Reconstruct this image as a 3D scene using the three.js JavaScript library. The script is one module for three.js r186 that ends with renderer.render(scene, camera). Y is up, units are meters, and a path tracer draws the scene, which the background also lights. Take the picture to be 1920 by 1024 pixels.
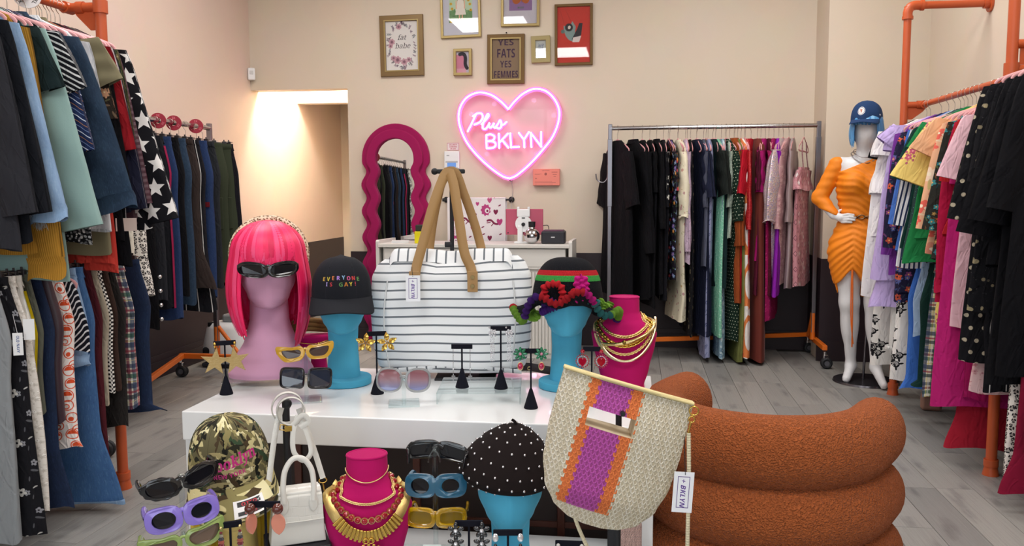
import * as THREE from 'three';
import { RoundedBoxGeometry } from 'three/addons/geometries/RoundedBoxGeometry.js';
import { mergeGeometries, mergeVertices, toCreasedNormals } from 'three/addons/utils/BufferGeometryUtils.js';
import { RectAreaLightUniformsLib } from 'three/addons/lights/RectAreaLightUniformsLib.js';

// ---------------------------------------------------------------- camera, sky, large lights, exposure
RectAreaLightUniformsLib.init();
const scene = new THREE.Scene();
const renderer = new THREE.WebGLRenderer({ antialias: true });
renderer.toneMapping = THREE.LinearToneMapping;
renderer.toneMappingExposure = 1.12;
renderer.shadowMap.enabled = true;
const camera = new THREE.PerspectiveCamera(35.489, 1920 / 1024, 0.05, 60);
camera.position.set(0, 1.24, 0);
camera.rotation.order = 'YXZ';
camera.rotation.set(-0.095955, 0.143343, -0.00349);
scene.add(camera);
scene.background = new THREE.Color(0.86, 0.94, 1.0);       // overcast daylight outside the shop window
scene.backgroundIntensity = 2.8;
const PANEL_POWER = 8, CEIL = 3.3;
const PANELS = [[-1.15, -0.9], [0.9, -0.9], [-1.75, -3.15], [0.75, -3.15], [-1.75, -5.1], [0.75, -5.1]];

// ---------------------------------------------------------------- helpers
let seedv = 7;
const rnd = () => { seedv = (seedv + 0x6d2b79f5) | 0; let t = Math.imul(seedv ^ (seedv >>> 15), 1 | seedv); t = (t + Math.imul(t ^ (t >>> 7), 61 | t)) ^ t; return ((t ^ (t >>> 14)) >>> 0) / 4294967296; };
const rr = (a, b) => a + (b - a) * rnd();
const V = (x, y, z) => new THREE.Vector3(x, y, z);
const lerp = (a, b, t) => a + (b - a) * t, clamp = (x, a, b) => Math.max(a, Math.min(b, x));
const sst = (a, b, x) => { const t = clamp((x - a) / (b - a), 0, 1); return t * t * (3 - 2 * t); };
const PI = Math.PI;
const taken = {};
function numbered(n) { if (!(n in taken)) { taken[n] = 0; return n; } taken[n]++; return n + '_' + String(taken[n]).padStart(3, '0'); }
function shade(o) { o.castShadow = o.receiveShadow = true; return o; }
function obj(name, g, m, parent) {
  const geo = Array.isArray(g) ? (g.length > 1 ? mergeGeometries(g.map((q) => (q.index ? q.toNonIndexed() : q)).map(plainAttr)) : g[0]) : g;
  const o = shade(new THREE.Mesh(geo, m)); o.name = name; if (parent) parent.add(o); return o;
}
function plainAttr(g) { for (const k of Object.keys(g.attributes)) if (!['position', 'normal', 'uv', 'color'].includes(k)) g.deleteAttribute(k); return g; }
function thing(name, label, category, pos = [0, 0, 0], ry = 0, group) {
  const o = new THREE.Group(); o.name = numbered(name); scene.add(o); o.position.set(...pos); o.rotation.y = ry;
  o.userData = { label, category }; if (group) o.userData.group = group; return o;
}
function single(name, label, category, g, m, pos = [0, 0, 0], ry = 0, group) {
  const o = obj(numbered(name), g, m, scene); o.position.set(...pos); o.rotation.y = ry; o.userData = { label, category }; if (group) o.userData.group = group; return o;
}
function struct(name, g, m, label) { const o = obj(name, g, m, scene); o.userData = { kind: 'structure' }; if (label) { o.userData.label = label; } return o; }
function bx(w, h, d, x = 0, y = 0, z = 0) { return new THREE.BoxGeometry(w, h, d).translate(x, y, z); }
function rb(w, h, d, r, x = 0, y = 0, z = 0, s = 2) { return new RoundedBoxGeometry(w, h, d, s, Math.min(r, w / 2 - 1e-4, h / 2 - 1e-4, d / 2 - 1e-4)).translate(x, y, z); }
function cyl(r0, r1, h, x = 0, y = 0, z = 0, n = 20) { return new THREE.CylinderGeometry(r0, r1, h, n).translate(x, y, z); }   // r0 top
function sph(r, x = 0, y = 0, z = 0, n = 14) { return new THREE.SphereGeometry(r, n, Math.max(6, n * .7 | 0)).translate(x, y, z); }
function lathe(pts, n = 28) { return new THREE.LatheGeometry(pts.map(([r, y]) => new THREE.Vector2(r, y)), n); }
function tube(pts, r, seg = 0, rad = 8, closed = false) { const c = new THREE.CatmullRomCurve3(pts.map((p) => V(...p)), closed); return new THREE.TubeGeometry(c, seg || pts.length * 5, r, rad, closed); }
function bar(a, b, r, n = 10) { const A = V(...a), B = V(...b), L = A.distanceTo(B), g = new THREE.CylinderGeometry(r, r, L, n); g.applyQuaternion(new THREE.Quaternion().setFromUnitVectors(V(0, 1, 0), B.clone().sub(A).normalize())); const c = A.add(B).multiplyScalar(.5); return g.translate(c.x, c.y, c.z); }
function grid(nu, nv, fn, closeU = false) {          // fn(u, v) -> [x, y, z, s, t]
  const p = [], uv = [], ix = [];
  for (let j = 0; j <= nv; j++) for (let i = 0; i <= nu; i++) { const q = fn(i / nu, j / nv); p.push(q[0], q[1], q[2]); uv.push(q[3] ?? i / nu, q[4] ?? j / nv); }
  for (let j = 0; j < nv; j++) for (let i = 0; i < nu; i++) { const a = j * (nu + 1) + i, b = a + 1, c = a + nu + 1, d = c + 1; ix.push(a, c, b, b, c, d); }
  const g = new THREE.BufferGeometry(); g.setAttribute('position', new THREE.Float32BufferAttribute(p, 3)); g.setAttribute('uv', new THREE.Float32BufferAttribute(uv, 2)); g.setIndex(ix); g.computeVertexNormals();
  if (closeU) { const n = g.attributes.normal; for (let j = 0; j <= nv; j++) { const a = j * (nu + 1), b = a + nu, x = n.getX(a) + n.getX(b), y = n.getY(a) + n.getY(b), z = n.getZ(a) + n.getZ(b), l = Math.hypot(x, y, z) || 1; n.setXYZ(a, x / l, y / l, z / l); n.setXYZ(b, x / l, y / l, z / l); } }
  return g;
}
function interp(tab, y) {        // tab: rows [key, a, b, ...] with rising key
  if (y <= tab[0][0]) return tab[0].slice(1);
  for (let i = 1; i < tab.length; i++) if (y <= tab[i][0]) { const t = (y - tab[i - 1][0]) / (tab[i][0] - tab[i - 1][0]), s = t * t * (3 - 2 * t) * .5 + t * .5; return tab[i].slice(1).map((v, k) => lerp(tab[i - 1][k + 1], v, s)); }
  return tab[tab.length - 1].slice(1);
}
function ext(shape, depth, bevel = 0, curve = 10) { return new THREE.ExtrudeGeometry(shape, { depth, bevelEnabled: bevel > 0, bevelSize: bevel, bevelThickness: bevel, bevelSegments: 2, curveSegments: curve }); }
function shp(pts, closed = true) { const s = new THREE.Shape(); pts.forEach(([x, y], i) => (i ? s.lineTo(x, y) : s.moveTo(x, y))); return s; }
function spl(pts, n = 60) { const c = new THREE.CatmullRomCurve3(pts.map(([x, y]) => V(x, y, 0)), true); return c.getPoints(n).slice(0, n).map((p) => [p.x, p.y]); }

// ---------------------------------------------------------------- textures (surface stuff and print only)
function canvas(w, h, draw) { const c = document.createElement('canvas'); c.width = w; c.height = h; const g = c.getContext('2d'); draw(g, w, h); return c; }
function tex(w, h, draw, tile, srgb = true) {
  const t = new THREE.CanvasTexture(canvas(w, h, draw)); if (srgb) t.colorSpace = THREE.SRGBColorSpace;
  t.wrapS = t.wrapT = THREE.RepeatWrapping; if (tile) t.repeat.set(1 / tile, 1 / (tile * h / w)); return t;
}
function noiseTex(n, draw, tile) { return tex(n, n, draw, tile, false); }
function speckle(g, w, h, n, r0, r1, cols, a = 1) { for (let i = 0; i < n; i++) { g.globalAlpha = a * (0.3 + rnd() * .7); g.fillStyle = cols[rnd() * cols.length | 0]; const x = rnd() * w, y = rnd() * h, r = rr(r0, r1); for (const [dx, dy] of [[0, 0], [w, 0], [0, h], [-w, 0], [0, -h]]) { g.beginPath(); g.arc(x + dx, y + dy, r, 0, 7); g.fill(); } } g.globalAlpha = 1; }
const wrapAt = (w, h, x, y, f) => { for (const dx of [-w, 0, w]) for (const dy of [-h, 0, h]) f(x + dx, y + dy); };
const bumps = {
  weave: noiseTex(128, (g, w, h) => { g.fillStyle = '#808080'; g.fillRect(0, 0, w, h); for (let y = 0; y < h; y += 4) for (let x = 0; x < w; x += 4) { const v = ((x + y) / 4 % 2 ? 150 : 105) + rr(-22, 22) | 0; g.fillStyle = `rgb(${v},${v},${v})`; g.fillRect(x, y, 4, 4); } }, .035),
  cloth: noiseTex(256, (g, w, h) => { g.fillStyle = '#808080'; g.fillRect(0, 0, w, h); speckle(g, w, h, 700, 3, 20, ['#6a6a6a', '#9a9a9a', '#858585'], .35); speckle(g, w, h, 3000, .5, 1.6, ['#555', '#aaa'], .5); }, .16),
  pile: noiseTex(256, (g, w, h) => { g.fillStyle = '#777'; g.fillRect(0, 0, w, h); speckle(g, w, h, 9000, .6, 1.8, ['#333', '#ccc', '#888'], .8); }, .06),
  boucle: noiseTex(512, (g, w, h) => { g.fillStyle = '#2a2a2a'; g.fillRect(0, 0, w, h); for (let i = 0; i < 2600; i++) { const x = rnd() * w, y = rnd() * h, r = rr(7, 13), v = rr(120, 235) | 0; wrapAt(w, h, x, y, (X, Y) => { if (X > -14 && X < w + 14 && Y > -14 && Y < h + 14) { const q = g.createRadialGradient(X, Y, 0, X, Y, r); q.addColorStop(0, `rgba(${v},${v},${v},.95)`); q.addColorStop(.6, `rgba(${v * .7 | 0},${v * .7 | 0},${v * .7 | 0},.6)`); q.addColorStop(1, 'rgba(40,40,40,0)'); g.fillStyle = q; g.fillRect(X - r, Y - r, 2 * r, 2 * r); } }); } }, .16),
  twill: noiseTex(128, (g, w, h) => { g.fillStyle = '#888'; g.fillRect(0, 0, w, h); g.strokeStyle = '#4a4a4a'; g.lineWidth = 2; for (let i = -128; i < 256; i += 8) { g.beginPath(); g.moveTo(i, 0); g.lineTo(i + 128, 128); g.stroke(); } speckle(g, w, h, 500, .6, 1.6, ['#666', '#bbb'], .6); }, .022),
  wrinkle: noiseTex(512, (g, w, h) => { g.fillStyle = '#808080'; g.fillRect(0, 0, w, h); for (let i = 0; i < 150; i++) { const x = rnd() * w, y = rnd() * h, L = rr(60, 240), a = rr(-.55, .55) + PI / 2, ww = rr(6, 26), up = rnd() < .5; for (let k = 4; k > 0; k--) { g.globalAlpha = .09; g.strokeStyle = up ? '#ffffff' : '#000000'; g.lineWidth = ww * k / 4; g.lineCap = 'round'; wrapAt(w, h, x, y, (X, Y) => { g.beginPath(); g.moveTo(X, Y); g.quadraticCurveTo(X + Math.cos(a) * L * .5 + 14, Y + Math.sin(a) * L * .5, X + Math.cos(a) * L, Y + Math.sin(a) * L); g.stroke(); }); } } g.globalAlpha = 1; speckle(g, w, h, 4000, .5, 1.4, ['#777', '#898989'], .4); }, .42),
  rib: noiseTex(64, (g, w, h) => { const gr = g.createLinearGradient(0, 0, w, 0); gr.addColorStop(0, '#222'); gr.addColorStop(.5, '#eee'); gr.addColorStop(1, '#222'); g.fillStyle = gr; g.fillRect(0, 0, w, h); }, .007),
};
function mat(color, o = {}) {
  const { map, bump, bs, sheen, ...rest } = o;
  const p = { color: map ? 0xffffff : color, roughness: .85, metalness: 0, side: THREE.DoubleSide, ...rest };
  if (p.roughness >= .84 && !p.transmission) p.specularIntensity ??= .35;
  if (map) p.map = map; if (bump) { p.bumpMap = bumps[bump] ?? bump; p.bumpScale = bs ?? .0006; }
  if (sheen) { p.sheen = sheen; p.sheenColor = new THREE.Color(color).lerp(new THREE.Color(1, 1, 1), .35); p.sheenRoughness = .5; }
  return new THREE.MeshPhysicalMaterial(p);
}
const plainMat = {};
const cloth = (c) => plainMat[c] ??= mat(c, { bump: 'wrinkle', bs: .008, roughness: .9 });
const metalM = (c, r = .28) => plainMat[c + r] ??= mat(c, { metalness: 1, roughness: r });
const plastic = (c, r = .35) => plainMat['p' + c + r] ??= mat(c, { roughness: r });
const M = {
  orangePipe: mat('#c2572c', { roughness: .38 }), orangeSteel: mat('#e2701c', { roughness: .4 }), chrome: metalM('#c9c7c8', .16), steel: metalM('#8d8a90', .3), hook: metalM('#b9b4ae', .25),
  pinkHanger: mat('#e6a9ad', { roughness: .7, bump: 'pile', bs: .0002 }), white: mat('#eef0f2', { roughness: .32 }), whiteSatin: mat('#e6e8ea', { roughness: .22, clearcoat: .25 }), black: mat('#15161c', { roughness: .6 }),
  blackVelvet: mat('#14151f', { roughness: .95, sheen: .25 }), gold: metalM('#d6b25a', .24), paleGold: metalM('#e3cb8d', .3), silver: metalM('#cfd0d4', .18),
  acrylic: mat('#f6fafa', { transmission: 1, roughness: .03, ior: 1.49, thickness: 0 }), pane: mat('#ffffff', { transmission: 1, roughness: 0, thickness: 0, ior: 1.5 }),
};

// ---------------------------------------------------------------- room
const XL = -3.169, XR = 2.012, ZB = -6.816, ZC = -6.39, ZF = 1.7, DADO = .745;
const wallBump = noiseTex(256, (g, w, h) => { g.fillStyle = '#808080'; g.fillRect(0, 0, w, h); speckle(g, w, h, 2500, .8, 3, ['#707070', '#909090'], .5); }, .5);
const wallTex = (c, d) => tex(256, 256, (g, w, h) => { g.fillStyle = c; g.fillRect(0, 0, w, h); speckle(g, w, h, 160, 6, 34, d, .035); }, 1.7);
const M_wall = mat('#fff', { map: wallTex('#ddcfbd', ['#d1c2af', '#e6d9c8']), roughness: .62, bumpMap: wallBump, bumpScale: .0009 });
const M_wallPink = mat('#fff', { map: wallTex('#e2ccbd', ['#d7bfb0', '#ebd7ca']), roughness: .62, bumpMap: wallBump, bumpScale: .0009 });
const M_dado = mat('#2c2027', { roughness: .5, bumpMap: wallBump, bumpScale: .0006 });
const M_ceil = mat('#dcd8d2', { roughness: .9 });
function uvBox(w, h, d, x, y, z) { const g = bx(w, h, d, x, y, z), p = g.attributes.position, n = g.attributes.normal, u = g.attributes.uv; for (let i = 0; i < p.count; i++) { const X = p.getX(i), Y = p.getY(i), Z = p.getZ(i); if (Math.abs(n.getX(i)) > .5) u.setXY(i, Z, Y); else if (Math.abs(n.getY(i)) > .5) u.setXY(i, X, Z); else u.setXY(i, X, Y); } return g; }
const span = (x0, x1, y0, y1, z0, z1) => uvBox(x1 - x0, y1 - y0, z1 - z0, (x0 + x1) / 2, (y0 + y1) / 2, (z0 + z1) / 2);
const ZA = -9.0, OPX = -2.336, OPY = 2.078;
struct('wall_left', [span(XL - .15, XL, 0, CEIL, ZA, ZF)], M_wallPink);
struct('wall_back', [span(OPX, 1.335, 0, CEIL, ZB - .14, ZB), span(XL, OPX, OPY, CEIL, ZB - .14, ZB)], M_wall);
struct('wall_column', [span(1.335, XR, 0, CEIL, ZB - .14, ZC)], M_wall);
struct('wall_right', [span(XR, XR + .15, 0, CEIL, ZB - .14, ZF)], M_wall);
struct('wall_passage', [span(OPX, OPX + .12, 0, 2.75, ZA, ZB - .14), span(XL, OPX, 0, 2.75, ZA - .12, ZA), span(XL, OPX + .12, OPY - .01, 2.75, -7.95, -7.8)], M_wall);
struct('ceiling', [span(XL - .15, XR + .15, CEIL, CEIL + .12, ZB - .14, ZF + .15), span(XL - .15, OPX + .12, 2.75, 2.85, ZA - .12, ZB - .14)], M_ceil);
struct('trim_1', [span(XL, XL + .006, .12, DADO, ZA, ZF)], M_dado);
struct('trim_2', [span(OPX, 1.335, .12, DADO, ZB, ZB + .006)], M_dado);
struct('trim_3', [span(1.329, 1.335, .12, DADO, ZB, ZC + .006), span(1.335, XR, .12, DADO, ZC, ZC + .006)], M_dado);
struct('trim_4', [span(XR - .006, XR, .12, DADO, ZC, ZF)], M_dado);
const bbx = (x0, x1, z0, z1) => [span(x0, x1, 0, .12, z0, z1), span(x0, x1, .12, .13, z0, z1)];
struct('baseboard_left', [span(XL, XL + .016, 0, .15, ZA, ZF), span(XL, XL + .024, 0, .11, ZA, ZF)], M_dado);
struct('baseboard_back', [span(OPX, 1.32, 0, .15, ZB, ZB + .016), span(OPX, 1.32, 0, .11, ZB, ZB + .022)], M_dado);
struct('baseboard_column', [span(1.313, XR, 0, .15, ZC, ZC + .016)], M_dado);
struct('baseboard_right', [span(XR - .016, XR, 0, .15, ZC, ZF)], M_dado);
// front of the shop: piers, sill, header and glazed openings behind the camera
struct('wall_front', [span(XL, XR, 0, .5, ZF, ZF + .15), span(XL, XR, 2.75, CEIL, ZF, ZF + .15), span(XL, -2.7, .5, 2.75, ZF, ZF + .15), span(-.5, -.1, .5, 2.75, ZF, ZF + .15), span(1.7, XR, .5, 2.75, ZF, ZF + .15)], M_wall);
const M_frame = mat('#26262b', { roughness: .4, metalness: .4 });
[[-2.7, -.5], [-.1, 1.7]].forEach(([a, b], i) => {
  const w = struct('window_' + (i + 1), [span(a, b, .5, .56, ZF + .05, ZF + .11), span(a, b, 2.69, 2.75, ZF + .05, ZF + .11), span(a, a + .06, .56, 2.69, ZF + .05, ZF + .11), span(b - .06, b, .56, 2.69, ZF + .05, ZF + .11), span((a + b) / 2 - .025, (a + b) / 2 + .025, .56, 2.69, ZF + .05, ZF + .11)], M_frame);
  obj('pane', bx(b - a - .12, 2.13, .001, (a + b) / 2, 1.625, ZF + .08), M.pane, w);
});
struct('pavement', [span(XL - 3, XR + 3, -.1, -.01, ZF + .15, ZF + 9)], mat('#8d8b88', { roughness: .95 }));
// floor of grey wood-look planks, each laid on its own
{
  const PW = .1524, PL = .61, gap = .0022;
  const base = struct('floor', [span(XL - .15, XR + .15, -.12, -.008, ZA - .12, ZF + .15)], mat('#5f5b57', { roughness: .95 }));
  const mats = [0, 1, 2, 3, 4].map((k) => mat('#fff', { roughness: .42, bump: 'cloth', bs: .0006, map: tex(256, 1024, (g, w, h) => {
    const b = ['#8f8e8b', '#979591', '#868583', '#93918e', '#9c9a96'][k]; g.fillStyle = b; g.fillRect(0, 0, w, h);
    for (let i = 0; i < 420; i++) { const x = rnd() * w, L = rr(80, 700), y = rr(-200, h), v = rnd(); g.strokeStyle = v < .5 ? '#767471' : v < .8 ? '#a8a6a2' : '#666461'; g.globalAlpha = rr(.05, .24); g.lineWidth = rr(.6, 3.4); g.beginPath(); g.moveTo(x, y); g.bezierCurveTo(x + rr(-12, 12), y + L * .3, x + rr(-18, 18), y + L * .7, x + rr(-14, 14), y + L); g.stroke(); }
    for (let i = 0; i < 3; i++) { const x = rr(40, w - 40), y = rr(60, h - 60); for (let j = 0; j < 26; j++) { g.globalAlpha = .035; g.fillStyle = '#4b4744'; g.beginPath(); g.ellipse(x + rr(-26, 26), y + rr(-80, 80), rr(6, 26), rr(18, 90), 0, 0, 7); g.fill(); } }
    g.globalAlpha = 1;
  }) }));
  const geos = []; for (let k = 0; k < 6; k++) { const g = rb(PW - gap, .008, PL - gap, .0012, 0, 0, 0, 1), p = g.attributes.position, u = g.attributes.uv, a = rnd(), f = k % 2 ? -1 : 1; for (let i = 0; i < p.count; i++) u.setXY(i, p.getX(i) / PW * f + .5, p.getZ(i) / PL * .82 + .5 + a); geos.push(g); }
  const list = []; let row = 0;
  for (let x = XL + PW / 2; x < XR; x += PW, row++) { const off = [0, .37, .2, .5, .1, .3][row % 6] * PL / .61 * .61 + (row * .083 % .2); for (let z = ZF - off; z > -8.9; z -= PL) { if (x > OPX && z < ZB - .2) continue; if (x > 1.34 && z < ZC - .3) continue; list.push([x, z, rnd() * 5 | 0, rnd() * 6 | 0]); } }
  const seen = (x, z) => { const q = V(x, 0, z).sub(camera.position).applyEuler(new THREE.Euler(0, -camera.rotation.y, 0)); return z < -2.5 && Math.abs(q.x / q.z) < .68 ? Math.hypot(x, z) : 99 + Math.hypot(x, z); };
  list.sort((a, b) => seen(a[0], a[1]) - seen(b[0], b[1]));
  const rest = [[], [], [], [], []];
  list.forEach(([x, z, m, k], i) => { if (i < 300) { const o = obj('plank', geos[k], mats[m], base); o.position.set(x, -.004, z); } else rest[m].push(geos[k].clone().translate(x, -.004, z)); });
  rest.forEach((r, i) => { const o = obj('distant_planks', r, mats[i], base); o.userData.kind = 'stuff'; });
}
// ceiling light panels
const M_glow = mat('#ffffff', { emissive: new THREE.Color(1, .97, .92), emissiveIntensity: 3 });
PANELS.forEach(([x, z], i) => {
  const names = ['over the window end on the left', 'over the window end on the right', 'above the display table', 'above the orange armchair', 'near the back counter', 'near the back dress rack'];
  const t = thing('ceiling_light', 'white square ceiling light panel ' + names[i], 'ceiling light', [x, CEIL, z], 0, 'ceiling light panels');
  obj('frame', [bx(.96, .05, .03, 0, -.025, .465), bx(.96, .05, .03, 0, -.025, -.465), bx(.03, .05, .9, .465, -.025, 0), bx(.03, .05, .9, -.465, -.025, 0)], M.white, t);
  obj('diffuser', bx(.9, .01, .9, 0, -.03, 0), M_glow, t);
  const l = new THREE.RectAreaLight(new THREE.Color(1, .97, .94), PANEL_POWER, .88, .88); l.position.set(0, -.055, 0); l.rotation.x = -PI / 2; l.name = 'panel_lamp'; t.add(l);
});
{ // passage lamp
  const t = thing('ceiling_light', 'round ceiling lamp inside the passage by the left wall', 'ceiling light', [-2.72, 2.75, -7.25]);
  obj('rim', lathe([[.001, -.05], [.11, -.045], [.13, -.02], [.13, 0]], 28), M.white, t); obj('bowl', lathe([[.001, -.07], [.09, -.062], [.108, -.046]], 28), M_glow, t);
  const l = new THREE.PointLight(new THREE.Color(1, .95, .85), 5.5); l.position.set(0, -.16, 0); l.shadow.radius = 4; l.castShadow = true; l.name = 'passage_lamp'; t.add(l);
}
// ---------------------------------------------------------------- clothing prints
const printTex = {};
function pt(name, size, tile, draw) { return printTex[name] ??= tex(size, size, draw, tile); }
const fillBg = (g, w, h, c) => { g.fillStyle = c; g.fillRect(0, 0, w, h); };
function flower(g, x, y, r, c, mid, n = 5) { g.fillStyle = c; for (let i = 0; i < n; i++) { const a = i / n * 2 * PI + x; g.beginPath(); g.ellipse(x + Math.cos(a) * r * .55, y + Math.sin(a) * r * .55, r * .55, r * .38, a, 0, 7); g.fill(); } g.fillStyle = mid; g.beginPath(); g.arc(x, y, r * .26, 0, 7); g.fill(); }
function floral(bg, cols, mids, leaf, n, r0, r1) { return (g, w, h) => { fillBg(g, w, h, bg); for (let i = 0; i < n * 1.4; i++) { const x = rnd() * w, y = rnd() * h, a = rnd() * 7, L = rr(r0, r1) * .9, c = leaf[rnd() * leaf.length | 0]; wrapAt(w, h, x, y, (X, Y) => { g.fillStyle = c; g.beginPath(); g.ellipse(X, Y, L, L * .3, a, 0, 7); g.fill(); }); } for (let i = 0; i < n; i++) { const x = rnd() * w, y = rnd() * h, r = rr(r0, r1), c = cols[rnd() * cols.length | 0], m = mids[rnd() * mids.length | 0]; wrapAt(w, h, x, y, (X, Y) => flower(g, X, Y, r, c, m)); } }; }
function leopard(bg, spot, mid, n = 60) { return (g, w, h) => { fillBg(g, w, h, bg); for (let i = 0; i < n; i++) { const x = (i % 8 + rnd() * .8) * w / 8, y = ((i / 8 | 0) + rnd() * .8) * h / (n / 8), r = rr(.032, .058) * w, a = rnd() * 7; wrapAt(w, h, x, y, (X, Y) => { g.fillStyle = mid; g.beginPath(); g.arc(X, Y, r * .7, 0, 7); g.fill(); g.strokeStyle = spot; g.lineWidth = r * .62; for (let k = 0; k < 3; k++) { g.beginPath(); g.arc(X, Y, r * .85, a + k * 2.1, a + k * 2.1 + 1.5); g.stroke(); } }); } }; }
function dots(bg, c, n, r, jitter = 0) { return (g, w, h) => { fillBg(g, w, h, bg); g.fillStyle = c; for (let j = 0; j < n; j++) for (let i = 0; i < n; i++) { const x = (i + (j % 2) * .5 + .25) * w / n + rr(-jitter, jitter), y = (j + .5) * h / n + rr(-jitter, jitter); wrapAt(w, h, x, y, (X, Y) => { g.beginPath(); g.arc(X, Y, r, 0, 7); g.fill(); }); } }; }
function stripes(bg, list, ang = 0) { return (g, w, h) => { fillBg(g, w, h, bg); for (const [c, p, t] of list) { g.fillStyle = c; if (ang === 0) g.fillRect(0, p * h, w, t * h); else if (ang === 1) g.fillRect(p * w, 0, t * w, h); else { g.strokeStyle = c; g.lineWidth = t * w * .7; for (let k = -2; k < 3; k++) { g.beginPath(); g.moveTo(-w, (p + k) * h - h); g.lineTo(2 * w, (p + k) * h + 2 * h); g.stroke(); } } } }; }
function plaid(bg, cols, seed = 0) { return (g, w, h) => { fillBg(g, w, h, bg); for (const [c, p, t] of cols) { g.globalAlpha = .62; g.fillStyle = c; g.fillRect(p * w, 0, t * w, h); g.fillRect(0, ((p + seed) % 1) * h, w, t * h); } g.globalAlpha = 1; }; }
function denimDraw(c, hi, lo) { return (g, w, h) => { fillBg(g, w, h, c); for (let i = 0; i < 2600; i++) { g.globalAlpha = rr(.05, .3); g.fillStyle = rnd() < .5 ? hi : lo; g.fillRect(rnd() * w, rnd() * h, rr(1, 2), rr(3, 16)); } for (let i = 0; i < 26; i++) { g.globalAlpha = .05; g.fillStyle = rnd() < .6 ? hi : lo; g.beginPath(); g.ellipse(rnd() * w, rnd() * h, rr(10, 40), rr(20, 70), 0, 0, 7); g.fill(); } g.globalAlpha = 1; }; }
const F = {};    // fabrics, made when first used
function fab(k) { return F[k] ??= FABS[k]?.() ?? cloth(k); }
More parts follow.
